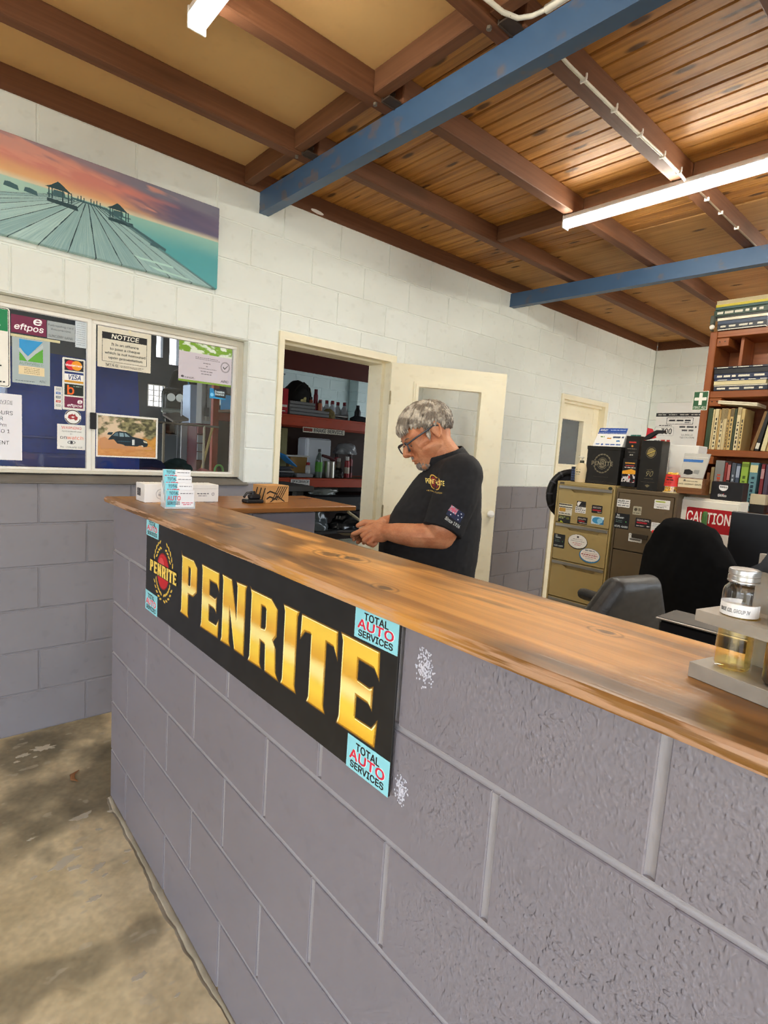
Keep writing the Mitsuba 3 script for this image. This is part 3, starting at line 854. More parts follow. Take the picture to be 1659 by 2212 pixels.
OUTLINE = '#6d4e16'
for ch, u in zip('PENRITE', (0.302, 0.441, 0.564, 0.709, 0.853, 0.919, 1.049)):
    L = affinity.translate(letter(ch), u, 0.066)
    BP.shape(L.buffer(0.0022, join_style=2), OUTLINE, 1)
    BP.shape(L, GOLD, 2)
    hi = L.difference(affinity.translate(L, 0.0020, -0.0022)).buffer(-0.0002)
    lo = L.difference(affinity.translate(L, -0.0022, 0.0024)).buffer(-0.0002)
    BP.shape(hi, '#fdf0b4', 3)
    BP.shape(lo, '#b07a1c', 3)
cu, cv = 0.152, 0.150
for sgn in (-1, 1):
    for i in range(13):
        a = math.radians(-78 + i * 12.3)
        r = 1.0
        for j, off in enumerate((0.86, 1.08)):
            pu, pv = cu + sgn * 0.076 * off * math.cos(a), cv + 0.084 * off * math.sin(a)
            leaf = affinity.scale(Point(0, 0).buffer(1, 4), 0.0035, 0.0085)
            leaf = affinity.rotate(leaf, sgn * (math.degrees(a) - (24 if j else -24)), origin=(0, 0))
            if abs(pv - cv) > 0.030 or j:
                if abs(pv - cv) > 0.026:
                    BP.shape(affinity.translate(leaf, pu, pv), '#d9b44a', 1)
BP.disc(cu, cv, 0.052, 0.056, '#7d1418', 1, n=16).disc(cu, cv, 0.048, 0.052, '#b81f26', 2, n=16).disc(cu - 0.012, cv + 0.022, 0.022, 0.018, '#cf4a4c', 3, n=10)
BP.rect(cu - 0.110, cv - 0.0205, cu + 0.110, cv + 0.0205, '#161617', 4)
small = unary_union([affinity.translate(letter(ch), u - 0.302, 0) for ch, u in zip('PENRITE', (0.302, 0.441, 0.564, 0.709, 0.853, 0.919, 1.049))])
small = affinity.translate(affinity.scale(small, 0.222 / 0.846, 0.036 / H, origin=(0, 0)), cu - 0.110, cv - 0.018)
BP.shape(small.buffer(0.0009), OUTLINE, 5).shape(small, '#f0cf62', 6)
BP.build()


def service_sticker(u0, u1, v0, v1, label):
    k = thing('service_sticker', label, 'sticker', 'light blue service stickers on the banner corners')
    w, h = u1 - u0, v1 - v0
    M = frame([BX - 0.0050, 1.787 - u0, 0.885 + v0], [0, -1, 0], [0, 0, 1])
    m = bx(0, w, 0, h, 0, 0.0008)
    m.apply_transform(M)
    add('card', m, mat('#8fd3df', 0.4), k, smooth=False)
    P = Print(frame([BX - 0.0058, 1.787 - u0, 0.885 + v0], [0, -1, 0], [0, 0, 1]), k, 'lettering')
    P.text('TOTAL', w * 0.22, h * 0.66, h * 0.22, '#17181b', w * 0.56, True)
    P.text('AUTO', w * 0.085, h * 0.345, h * 0.30, '#f3f3f5', w * 0.83, True, 0.05, layer=1)
    P.text('AUTO', w * 0.075, h * 0.355, h * 0.28, '#c92c45', w * 0.83, True, 0.05, layer=2)
    P.text('SERVICES', w * 0.10, h * 0.09, h * 0.20, '#17181b', w * 0.80, True)
    P.build()


service_sticker(0.0, 0.110, 0.239, 0.2925, 'light blue service sticker above the red round logo on the banner')
service_sticker(0.003, 0.111, -0.002, 0.062, 'light blue service sticker below the red round logo on the banner')
service_sticker(1.081, 1.191, 0.236, 0.290, 'light blue service sticker at the top right corner of the banner')
service_sticker(1.081, 1.192, 0.0, 0.060, 'light blue service sticker at the bottom right corner of the banner')
# ---------------------------------------------------------------- doors
fr = lab('trim_1', 'cream painted frame of the open doorway', kind='structure')
add('jamb', bx(1.655, 1.690, 2.893, 3.10, 0, 2.09, 0.002), CREAM, fr)
add('jamb', [bx(2.520, 2.575, 2.893, 2.955, 0, 2.09, 0.002), bx(2.495, 2.575, 2.955, 3.10, 0, 2.09, 0.002)], CREAM, fr)
add('head', [bx(1.655, 2.575, 2.893, 3.10, 2.045, 2.092, 0.002), bx(1.69, 2.495, 2.955, 3.10, 2.030, 2.048, 0.002)], CREAM, fr)


def door_leaf(k, M, w, h, t, g, moulding):
    """A flush leaf with a glazed light g = (u0, u1, v0, v1) in a beaded frame; M places (u, v, outwards)."""
    o = sbox(0, 0.01, w, h).difference(sbox(g[0], g[2], g[1], g[3]))
    m = extrude(o, t)
    m.apply_translation([0, 0, -t])
    m.apply_transform(M)
    add('leaf', m, CREAM, k, smooth=False)
    b = moulding
    bead = sbox(g[0] - b, g[2] - b, g[1] + b, g[3] + b).difference(sbox(g[0], g[2], g[1], g[3]))
    m = trimesh.util.concatenate([extrude(bead, 0.008), extrude(sbox(g[0] - b * 0.6, g[2] - b * 0.6, g[1] + b * 0.6, g[3] + b * 0.6).difference(sbox(g[0] - 0.001, g[2] - 0.001, g[1] + 0.001, g[3] + 0.001)), 0.013)])
    m.apply_transform(M)
    add('bead', m, CREAM, k, smooth=False)
    q = trimesh.Trimesh([[g[0], g[2], -t / 2], [g[1], g[2], -t / 2], [g[1], g[3], -t / 2], [g[0], g[3], -t / 2]], [[0, 1, 2], [0, 2, 3]], process=False)
    q.apply_transform(M)
    add('pane', q, 'window_glass', k, smooth=False)


d1 = lab('door_1', 'open cream door with a glass light, swung into the office', kind='structure')
LU = np.array([0.8774, -0.4798, 0.0])
DM = frame([2.490, 2.845, 0.0], LU, [0, 0, 1])
door_leaf(d1, DM, 0.84, 2.035, 0.036, (0.197, 0.652, 1.426, 1.890), 0.034)


def along(u, v, n):
    return (DM @ np.array([u, v, n, 1.0]))[:3]


kn = lathe([(0, 0), (0.012, 0), (0.010, 0.012), (0.012, 0.020), (0.022, 0.026), (0.0265, 0.036), (0.026, 0.046), (0.020, 0.054), (0.010, 0.058), (0, 0.0585)], 24)
kn.apply_transform(DM @ np.array([[1, 0, 0, 0.791], [0, 1, 0, 1.037], [0, 0, 1, 0.0], [0, 0, 0, 1.0]]))
add('knob', kn, mat('#f1efe8', 0.25, spec=0.5), d1)
for v in (0.25, 1.02, 1.80):
    hm = trimesh.util.concatenate([cyl([0.0, v - 0.045, 0.004], [0.0, v + 0.045, 0.004], 0.006, 10), bx(0.0, 0.004, v - 0.045, v + 0.045, -0.03, 0.0)])
    hm.apply_transform(DM)
    add('hinge', hm, mat('#8d8061', 0.4, 0.6), d1)

fr = lab('trim_2', 'cream painted frame of the closed door behind the filing cabinets', kind='structure')
add('jamb', bx(4.70, 4.742, 2.893, 3.10, 0, 2.09, 0.002), CREAM, fr)
add('jamb', [bx(5.44, 5.60, 2.962, 3.10, 0, 2.09, 0.002), bx(5.54, 5.60, 2.893, 2.962, 0, 2.09, 0.002)], CREAM, fr)
add('head', [bx(4.70, 5.60, 2.893, 3.10, 2.045, 2.092, 0.002), bx(4.742, 5.54, 2.93, 3.10, 2.02, 2.047, 0.002)], CREAM, fr)
d2 = lab('door_2', 'closed cream door with a dark glass light behind the filing cabinets', kind='structure')
door_leaf(d2, frame([4.743, 2.968, 0.0], [1, 0, 0], [0, 0, 1]), 0.697, 2.02, 0.038, (0.075, 0.50, 1.428, 1.872), 0.02)
# ---------------------------------------------------------------- long canvas of a pier at dusk
PX0, PX1, PZ0, PZ1 = 0.05, 1.257, 2.224, 2.630


def pier_print(p, n, uv):
    x, z = p.x, p.z
    hz = 2.458
    cl = fbm(x * 3.2 + 0.6 * z, z * 16 + 2.2 * x, 1.0, 4)
    cl2 = fbm(x * 6 + 3, z * 30 + 4 * x, 5.0, 3)
    warm = mix(lin('#e0ad78'), lin('#cf8478'), smoothstep(0.03, 0.12, z - hz + 0.05 * cl))
    navy = mix(lin('#3c4a70'), lin('#7a6a80'), cl)
    sky = mix(warm, navy, smoothstep(0.70, 1.05, x + 0.45 * (cl - 0.5) + 0.35 * (cl2 - 0.5)))
    sky = mix(sky, lin('#7c7c8c'), smoothstep(0.105, 0.165, z - hz + 0.10 * (cl - 0.5)) * 0.8)
    sky = mix(sky, lin('#dc9a86'), smoothstep(0.55, 0.72, cl2) * smoothstep(1.15, 0.9, x) * 0.7)
    sky = mix(sky, lin('#d8d3b8'), smoothstep(0.030, 0.0, z - hz) * 0.85)
    sea = mix(lin('#8fbdb2'), lin('#4f9ca2'), smoothstep(0.0, 0.12, hz - z + 0.02 * cl))
    sea = mix(sea, lin('#b9d2c2'), smoothstep(0.7, 0.3, x) * 0.55)
    col = mix(sea, sky, smoothstep(-0.002, 0.004, z - hz))
    # the boardwalk fans out from its far end
    dz = dr.maximum(2.472 - z, 1e-3)
    t = (x - 0.640) / dz
    grain = fbm(t * 60, dz * 14, 2.0, 3)
    wood_ = mix(lin('#7fa5a8'), lin('#b3cfca'), grain)
    k = cell_rand(dr.floor((t - 0.149) / 0.45), 2.0)
    wood_ = mix(wood_, lin('#5b858c'), 0.45 * k)
    fr = (t - 0.149) / 0.45
    s = dr.abs(fr - dr.round(fr)) * 0.45 * dz
    wood_ = mix(wood_, lin('#1f3a42'), smoothstep(0.0042, 0.0018, s + 0.002 * noise(dz * 60, t * 3)))
    inside = smoothstep(2.452, 2.446, z) * smoothstep(0.012, 0.0, x - 0.655 - dz * 2.36) * smoothstep(0.02, 0.0, 0.615 - dz * 3.6 - x)
    col = mix(col, wood_, inside)
    edge = smoothstep(0.020, 0.004, dr.abs(x - 0.655 - dz * 2.36)) * smoothstep(2.452, 2.446, z)
    return mix(col, lin('#2f5a62'), 0.6 * edge)


pt = thing('canvas_picture', 'long canvas picture of a boardwalk pier over teal sea at sunset', 'picture')
add('canvas', bx(PX0, PX1, 2.874, D - 0.0005, PZ0, PZ1, 0.003), pmat('canvas_print', pier_print, rough=0.5), pt)
P = Print(frame([0, 2.8738, 0], [1, 0, 0], [0, 0, 1]), pt, 'print', 0.55)
INK, INK2 = '#27434a', '#3b5f66'
for hx, hz, s in ((0.528, 2.418, 1.0), (0.768, 2.415, 0.92), (0.35, 2.425, 0.45), (0.42, 2.425, 0.42), (0.93, 2.352, 0.35)):
    q = lambda a: [(hx + u * s, hz + v * s) for u, v in a]
    if s > 0.6:
        P.poly(q([(-0.052, 0.050), (-0.03, 0.062), (-0.004, 0.083), (0.010, 0.076), (0.045, 0.050), (0.052, 0.046), (0.03, 0.050)]), INK)
        for u in (-0.040, -0.028, 0.012, 0.034, 0.046):
            P.poly(q([(u, 0.008), (u + 0.005, 0.008), (u + 0.004, 0.052), (u, 0.052)]), INK)
        P.poly(q([(-0.045, 0.020), (0.060, 0.024), (0.060, 0.029), (-0.045, 0.026)]), INK2).poly(q([(-0.025, 0.026), (0.025, 0.028), (0.020, 0.048), (-0.02, 0.046)]), INK2)
        P.poly(q([(-0.045, -0.008), (0.075, -0.014), (0.070, 0.006), (-0.045, 0.006)]), INK)
    else:
        P.poly(q([(-0.05, -0.01), (0.07, -0.02), (0.06, 0.02), (0.0, 0.035), (-0.04, 0.03)]), INK2)
for i, u in enumerate((0.600, 0.612, 0.624, 0.652, 0.664, 0.676, 0.690)):
    P.poly([(u, 2.446), (u + 0.0035, 2.446), (u + 0.0035, 2.468 + 0.005 * (i % 2)), (u, 2.468 + 0.005 * (i % 2))], INK)
P.poly([(0.575, 2.449), (0.72, 2.446), (0.90, 2.372), (0.985, 2.338), (0.99, 2.350), (0.90, 2.385), (0.72, 2.454), (0.58, 2.456)], INK2)
P.poly([(0.828, 2.284), (0.870, 2.272), (1.03, 2.270), (1.02, 2.279), (0.88, 2.281)], '#a9cdc4').poly([(0.905, 2.255), (1.10, 2.238), (1.13, 2.232), (0.95, 2.240)], '#a9cdc4')
P.build()
# ---------------------------------------------------------------- workshop and store behind the wall
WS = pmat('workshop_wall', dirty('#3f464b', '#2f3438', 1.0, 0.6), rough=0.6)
PALE = pmat('store_wall_paint', dirty('#b9cdcf', '#a3b8ba', 3.0, 0.5), rough=0.6)
far_holes = unary_union([sbox(5.10, 2.24, 5.55, 2.83), sbox(5.30, 3.60, 5.48, 4.2), sbox(5.66, 3.45, 5.92, 4.2), sbox(-3.0, 2.2, 0.5, 3.2)])
fm = extrude(sbox(-5, 0, 10, 4.6).difference(far_holes), 0.2)
fm.apply_transform(np.array([[1, 0, 0, 0], [0, 0, -1, 16.2], [0, 1, 0, 0], [0, 0, 0, 1.0]]))
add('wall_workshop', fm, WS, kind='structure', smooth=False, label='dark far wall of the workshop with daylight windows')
w2 = lab('window_2', 'small daylight window with glazing bars in the far workshop wall', kind='structure')
bars = [bx(5.10 + i * 0.15 - 0.012, 5.10 + i * 0.15 + 0.012, 15.98, 16.02, 2.24, 2.83) for i in range(4)] + [bx(5.10, 5.55, 15.98, 16.02, 2.24 + i * 0.1475 - 0.01, 2.24 + i * 0.1475 + 0.01) for i in range(5)]
add('bars', bars, mat('#c9c6bd', 0.6), w2)
add('wall_workshop_left', [bx(-5.2, -5, 3.1, 16, 3.2, 4.6), bx(-5.2, -5, 8.5, 16, 0, 3.2), bx(-5.2, -5, 3.1, 5.0, 0, 3.2)], WS, kind='structure')
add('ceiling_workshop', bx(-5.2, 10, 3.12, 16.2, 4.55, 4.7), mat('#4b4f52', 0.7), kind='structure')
add('wall_workshop_right', bx(10, 10.2, 3.0, 16.2, 0, 4.7), WS, kind='structure')
add('wall_workshop_front', bx(-5.2, 10, 3.0945, 3.16, 2.95, 4.6), WS, kind='structure')
lab('wall_store', 'pale blue painted block wall at the back of the store', kind='structure')
add('core', bx(4.62, 7.0, 9.305, 9.6, 0, 4.5), PALE, 'wall_store')
add('core', bx(7.005, 9.9, 9.005, 9.6, 0, 4.5), PALE, 'wall_store')
for c in range(9, 17):
    o = 0.1 if c % 2 else 0.3
    row = [o + 0.4 * k for k in range(10, 20)]
    for a, b in spans(row, 4.62, 7.0, []):
        add('block', block_mesh(b - a, 0.2, 0.03, 0.004, PALE, 0.012), None, 'wall_store', to_world=T().translate([a, 9.3, 0.2 * c]))
    for a, b in spans([7.4 if c % 2 else 7.2, 7.8 if c % 2 else 7.6], 7.0, 8.2, []):
        add('block', block_mesh(b - a, 0.2, 0.03, 0.004, PALE, 0.012), None, 'wall_store', to_world=T().translate([a, 9.0, 0.2 * c]))
    add('block', bx(6.998, 7.03, 9.01, 9.29, 0.2 * c + 0.006, 0.2 * c + 0.194, 0.004), PALE, 'wall_store')

# the red rack in the store
RACK = pmat('rack_red', dirty('#b03f1c', '#8a2d14', 5.0, 0.6), rough=0.45, spec=0.45)
rk = thing('storage_rack', 'long red steel storage rack seen through the open doorway', 'rack')
RX0, RX1, RY = 2.62, 5.20, 5.30
add('fascia', bx(RX0 - 0.4, RX1 + 0.6, RY - 0.01, RY + 0.03, 2.25, 2.93, 0.004), mat('#5a2216', 0.6), rk)
add('back_panel', bx(RX0, RX1, RY + 0.625, RY + 0.64, 0.2, 1.66), mat('#3b2c25', 0.7), rk)  # dark sheet added to make the space behind the lower shelf look dim
for zt, hh in ((1.07, 0.105), (1.77, 0.12)):
    add('beam', [bx(RX0, RX1, RY, RY + 0.045, zt - hh, zt, 0.004), bx(RX0, RX1, RY - 0.006, RY + 0.002, zt - 0.022, zt - 0.002, 0.002)], RACK, rk)
    add('beam', bx(RX0, RX1, RY + 0.58, RY + 0.62, zt - hh, zt, 0.004), RACK, rk)
    add('deck', bx(RX0, RX1, RY + 0.004, RY + 0.62, zt - 0.03, zt - 0.004), mat('#5e4b3b' if zt < 2 else '#4a1d14', 0.7), rk)
add('deck', bx(RX0, RX1, RY + 0.01, RY + 0.62, 0.40, 0.43), mat('#3b3a39', 0.7), rk)
for ux in (RX0 - 0.06, RX1):
    add('upright', [bx(ux, ux + 0.07, RY, RY + 0.06, 0, 2.6, 0.004), bx(ux, ux + 0.07, RY + 0.56, RY + 0.62, 0, 2.6, 0.004)], RACK, rk)
Pk = Print(frame([3.243, RY - 0.0065, 0.978], [1, 0, 0], [0, 0, 1]), rk, 'label_plate', 0.4)
Pk.rect(0, 0, 0.252, 0.074, '#d9d9d6', 1).text('SPACERACK', 0.014, 0.036, 0.028, '#22252e', 0.224, True, 0.2, 2).lines(0.05, 0.2, 0.020, 0.005, '#55585f', 2, 2).lines(0.02, 0.23, 0.007, 0.006, '#3b3e46', 2, 3)
Pk.build()


def lath(name, prof, x, y, z, m, label, cat, group=None, n=20):
    k = thing(name, label, cat, group)
    add('body', lathe(prof, n, (x, y, z)), m, k)
    return k


Z1, Z2 = 1.773, 1.073
# upper shelf
k = thing('carton', 'red carton at the left end of the upper red shelf', 'box')
add('box', bx(3.02, 3.19, 5.34, 5.56, Z1, 2.045, 0.003), mat('#b3202b', 0.5), k)
Print(frame([3.03, 5.3395, Z1 + 0.02], [1, 0, 0], [0, 0, 1]), k).rect(0, 0.05, 0.15, 0.075, '#d8d2cb').rect(0.02, 0.0, 0.13, 0.012, '#d8d2cb').rect(0.05, 0.12, 0.10, 0.22, '#7a1018').build()
k = thing('storage_tub', 'clear grey plastic tub on top of the red carton', 'tub')
add('tub', bx(2.98, 3.15, 5.38, 5.60, 2.047, 2.19, 0.01), mat('#8d9aa2', 0.3), k)
add('lid', bx(2.97, 3.16, 5.37, 5.61, 2.19, 2.205, 0.004), mat('#71808a', 0.35), k)
k = thing('plastic_crate', 'grey folding plastic crate on the upper red shelf', 'crate')
for i in range(4):
    add('slat', bx(3.215, 3.55 + 0.2 * (i < 2), 5.34, 5.36, Z1 + 0.005 + i * 0.038, Z1 + 0.036 + i * 0.038, 0.003), mat('#77797a', 0.5), k)
add('tray', [bx(3.22, 3.55, 5.362, 5.62, Z1, Z1 + 0.15, 0.004), bx(3.55, 3.75, 5.362, 5.62, Z1, Z1 + 0.075, 0.004)], mat('#6a6c6d', 0.5), k)


def mound(cx, cy, z, rx, ry, rz, seed, amp=0.25, n=3):
    s = trimesh.creation.icosphere(subdivisions=n)
    d = meshkit.fbm(s.vertices * 1.7 + seed, 4, seed) - 0.5
    v = s.vertices * (1 + amp * 2 * d)[:, None]
    v[:, 2] = np.maximum(v[:, 2], -0.15)
    s.vertices = v * [rx, ry, rz] + [cx, cy, z + 0.15 * rz]
    return s


def camo(p, n, uv):
    f = fbm(p.x * 9, p.z * 9 + 3, p.y * 4, 3)
    return mix(lin('#15140f'), lin('#c9bd7e'), smoothstep(0.56, 0.62, f))


k = thing('camouflage_bag', 'camouflage bag heaped in the grey crate', 'bag')
bagm = mound(3.40, 5.50, Z1 + 0.15, 0.19, 0.12, 0.21, 3, 0.18)
add('bag', bagm, pmat('camouflage', camo, rough=0.8), k, smooth=True)
add('strap', tube([[3.30, 5.42, 2.02], [3.34, 5.38, 2.10], [3.40, 5.37, 2.14], [3.46, 5.38, 2.11], [3.50, 5.42, 2.03]], 0.008, 6), mat('#17160f', 0.8), k)
for i, (x, y, hh, c) in enumerate(((3.535, 5.42, 0.15, '#a94f36'), (3.59, 5.40, 0.24, '#7a1c2c'), (3.625, 5.36, 0.11, '#b96b43'))):
    k = lath('spray_can', [(0, 0), (0.026, 0), (0.026, hh * 0.72), (0.018, hh * 0.8), (0, hh * 0.8)], x, y, Z1 + 0.075, mat(c, 0.3), ('short copper spray can in the grey crate', 'tall dark red spray can in the grey crate', 'small orange spray can at the right of the grey crate')[i], 'can')
    add('cap', lathe([(0, hh * 0.8), (0.02, hh * 0.8), (0.02, hh), (0, hh)], 16, (x, y, Z1 + 0.075)), mat(('#3a1a1a', '#5b0f1f', '#4a2016')[i], 0.4), k)
k = lath('spray_bottle', [(0, 0), (0.035, 0), (0.036, 0.12), (0.018, 0.16), (0.012, 0.17), (0, 0.17)], 3.80, 5.72, Z1, mat('#17633c', 0.35), 'green trigger spray bottle left of the white oil bottles', 'bottle')
add('trigger', [bx(3.785, 3.85, 5.71, 5.73, Z1 + 0.17, Z1 + 0.20, 0.004), bx(3.84, 3.852, 5.71, 5.73, Z1 + 0.13, Z1 + 0.18, 0.003)], mat('#1c8045', 0.35), k)
for i, (x, y) in enumerate(((3.885, 5.74), (3.955, 5.70), (4.015, 5.66), (4.095, 5.78), (4.155, 5.74), (4.215, 5.68))):
    k = lath('oil_bottle', [(0, 0), (0.046, 0), (0.048, 0.005), (0.048, 0.11), (0.040, 0.145), (0.020, 0.185), (0.017, 0.20), (0, 0.20)], x, y, Z1, mat('#c4ccd2', 0.35), ('first', 'second', 'third', 'fourth', 'fifth', 'last')[i] + ' white oil bottle from the left on the upper red shelf', 'bottle', 'white oil bottles on the upper red shelf')
    add('cap', lathe([(0, 0.196), (0.021, 0.196), (0.021, 0.235), (0.018, 0.238), (0, 0.238)], 16, (x, y, Z1)), mat('#7d1f27', 0.4), k)
k = lath('black_bottle', [(0, 0), (0.04, 0), (0.04, 0.13), (0.022, 0.17), (0.022, 0.21), (0, 0.21)], 4.33, 5.55, Z1, mat('#17181c', 0.35), 'black bottle at the right end of the upper red shelf', 'bottle')
k = thing('straw_hat_bundle', 'tan straw bundle right of the grey crate', 'bundle')
add('bundle', mound(3.80, 5.42, Z1, 0.085, 0.06, 0.10, 7, 0.25), pmat('straw', dirty('#8f7f52', '#5f5233', 22.0, 1.2), rough=0.85), k, smooth=True)
k = thing('metal_torch', 'silver metal torch lying in front of the white bottles', 'torch')
tm = lathe([(0, 0), (0.032, 0), (0.034, 0.02), (0.030, 0.05), (0.020, 0.08), (0.019, 0.16), (0, 0.16)], 20)
tm.apply_transform(frame([4.00, 5.33, Z1 + 0.036], [0, 0, 1], [0.95, 0.3, 0]) @ np.array([[1, 0, 0, 0], [0, 1, 0, 0], [0, 0, 1, 0], [0, 0, 0, 1.0]]))
tm2 = lathe([(0, 0), (0.032, 0), (0.034, 0.02), (0.030, 0.05), (0.020, 0.08), (0.019, 0.16), (0, 0.16)], 20)
tm2.apply_transform(np.array([[0, 0, -0.94, 4.02], [1, 0, 0, 5.36], [0, 1, 0, Z1 + 0.036], [0, 0, 0, 1.0]]) @ np.eye(4))
tm2 = lathe([(0, 0), (0.032, 0), (0.034, 0.02), (0.030, 0.05), (0.020, 0.08), (0.019, 0.16), (0, 0.16)], 20)
R = trimesh.geometry.align_vectors([0, 0, 1], [-0.85, 0.5, 0.05])
R[:3, 3] = [4.04, 5.36, Z1 + 0.036]
tm2.apply_transform(R)
add('barrel', tm2, mat('#b4b7b8', 0.25, 0.8), k)
lens = lathe([(0, -0.001), (0.027, -0.001), (0.027, 0.0), (0, 0.0)], 20)
lens.apply_transform(R)
add('lens', lens, mat('#e3e8e8', 0.2), k)
k = thing('dark_rags', 'heap of dark rags on the right of the upper red shelf', 'rags')
add('heap', mound(4.28, 5.42, Z1, 0.17, 0.07, 0.06, 11, 0.3), mat('#23262b', 0.8), k, smooth=True)

# lower shelf
k = thing('brown_board', 'reddish brown board standing at the left of the lower shelf', 'board')
add('board', bx(2.95, 3.14, 5.47, 5.49, Z2, 1.60, 0.002), mat('#74311b', 0.6), k)
k = thing('timber_post', 'pale greenish timber offcut on the lower shelf', 'offcut')
add('post', bx(3.18, 3.30, 5.50, 5.60, Z2 + 0.001, 1.62, 0.003), pmat('old_timber', wood('#7d7a52', '#8f8a63', '#55523a', 'z'), rough=0.7), k)
k = thing('shop_sign', 'white sign with dark lettering lying under the upper beam', 'sign')
sg = bx(3.40, 3.98, 5.33, 5.345, 1.588, 1.648)
add('board', sg, mat('#cfcabb', 0.6), k)
Print(frame([3.40, 5.3295, 1.588], [1, 0, 0], [0, 0, 1]), k, 'lettering').text('BRAKE SERVICE', 0.14, 0.010, 0.042, '#2a2a2c', 0.42, True).rect(0.0, 0.012, 0.12, 0.048, '#7c2a1d').build()
k = thing('white_box', 'glossy white appliance box on the lower shelf', 'box')
add('box', bx(3.62, 3.98, 5.58, 5.80, Z2, 1.535, 0.02), mat('#b9bfc6', 0.2), k)
add('panel', bx(3.60, 3.64, 5.56, 5.60, Z2, 1.53, 0.008), mat('#dfe6ee', 0.15), k)
k = thing('cardboard_box', 'open cardboard box with papers on the lower shelf', 'box')
add('box', bx(3.33, 3.56, 5.47, 5.70, Z2 + 0.003, 1.30, 0.003), mat('#a5834f', 0.7), k)
add('paper', bx(3.20, 3.58, 5.45, 5.68, 1.302, 1.318), mat('#cfd0c9', 0.6), k)
k = thing('blue_folder', 'bright blue folder in the pile on the lower shelf', 'folder')
fm = bx(-0.12, 0.12, -0.1, 0.1, -0.008, 0.008, 0.002)
R = trimesh.transformations.euler_matrix(0.25, 0.55, 0.3)
R[:3, 3] = [3.22, 5.385, 1.275]
fm.apply_transform(R)
add('cover', fm, mat('#2a78b5', 0.45), k)
k = thing('paper_pile', 'pile of dark folders and papers on the lower shelf', 'papers')
rg = random.Random(5)
for i in range(7):
    add('sheaf', bx(3.02 + rg.uniform(-0.03, 0.02), 3.27 + rg.uniform(-0.05, 0.05), 5.33, 5.44, Z2 + 0.005 + i * 0.016, Z2 + 0.019 + i * 0.016, 0.002), mat(rg.choice(['#24262b', '#3a3d44', '#15161a', '#8d8f90']), 0.6), k)
k = thing('catalogue', 'grey catalogue lying flat by the red topped can', 'book')
add('book', bx(3.34, 3.56, 5.33, 5.46, Z2 + 0.002, Z2 + 0.045, 0.004), mat('#7d8084', 0.5), k)
for i, (x, y, r, hh, cb, cc, lb) in enumerate(((3.53, 5.40, 0.030, 0.17, '#c7c3c0', '#a81f28', 'red topped spray can left of the green labelled bottle'), (4.06, 5.52, 0.032, 0.235, '#8f8577', '#d9d6cf', 'pale spray can left of the red ones on the lower shelf'),
                                                (4.13, 5.44, 0.032, 0.26, '#a3272b', '#d8d5cf', 'red spray can with a white cap on the lower shelf'), (4.10, 5.62, 0.032, 0.30, '#8c2026', '#2b1c1c', 'dark capped red spray can behind the white capped one'), (4.22, 5.50, 0.034, 0.29, '#7c2428', '#3a2a28', 'rightmost dark red spray can on the lower shelf'))):
    k = thing('spray_can', lb, 'can')
    add('body', lathe([(0, 0), (r, 0), (r, hh * 0.74), (r * 0.7, hh * 0.82), (0, hh * 0.82)], 20, (x, y, Z2 + 0.002)), mat(cb, 0.3, spec=0.6), k)
    add('cap', lathe([(0, hh * 0.8), (r * 0.72, hh * 0.8), (r * 0.72, hh), (0, hh)], 16, (x, y, Z2 + 0.002)), mat(cc, 0.35), k)
    add('band', lathe([(r + 0.0006, hh * 0.2), (r + 0.0006, hh * 0.5)], 20, (x, y, Z2 + 0.002)), mat(('#d9dadb', '#3a3530', '#d3c9b8', '#c99a3a', '#3a1214')[i], 0.4), k)
scene['clear_plastic'] = {'type': 'thindielectric', 'int_ior': 1.45}
k = thing('drink_bottle', 'clear bottle with a bright green label and black cap', 'bottle')
add('body', lathe([(0.0, 0), (0.040, 0), (0.042, 0.01), (0.042, 0.19), (0.034, 0.24), (0.016, 0.285), (0.015, 0.30), (0, 0.30)], 24, (3.655, 5.36, Z2)), mat('#5c6a66', 0.12, spec=0.7), k)
add('label', lathe([(0.0428, 0.07), (0.0428, 0.185)], 24, (3.655, 5.36, Z2)), mat('#4f9a32', 0.4), k)
add('cap', lathe([(0, 0.30), (0.0175, 0.30), (0.0175, 0.335), (0, 0.335)], 16, (3.655, 5.36, Z2)), mat('#131315', 0.4), k)
k = thing('steel_tin', 'shiny steel tin on the lower shelf', 'tin')
add('body', lathe([(0, 0), (0.072, 0), (0.074, 0.004), (0.074, 0.19), (0.077, 0.194), (0.077, 0.198), (0, 0.198)], 28, (3.83, 5.40, Z2)), mat('#b8b7b0', 0.22, 0.9), k)
k = thing('hand_tool', 'dark red handled tool lying across the steel tin', 'tool')
add('handle', tube([[3.70, 5.36, 1.335], [3.80, 5.37, 1.315], [3.92, 5.38, 1.275]], [0.016, 0.02, 0.014], 8), mat('#4a1b1c', 0.5), k)
k = thing('plastic_bag', 'crumpled clear bag hanging at the right of the lower shelf', 'bag')
add('bag', mound(4.22, 5.62, 1.36, 0.17, 0.08, 0.13, 17, 0.4), mat('#6d7072', 0.2, spec=0.7), k, smooth=True)
k = thing('oily_parts', 'small oily parts scattered beside the tin', 'parts')
add('heap', mound(3.98, 5.42, Z2, 0.07, 0.06, 0.10, 21, 0.5), mat('#231d1c', 0.35), k, smooth=True)

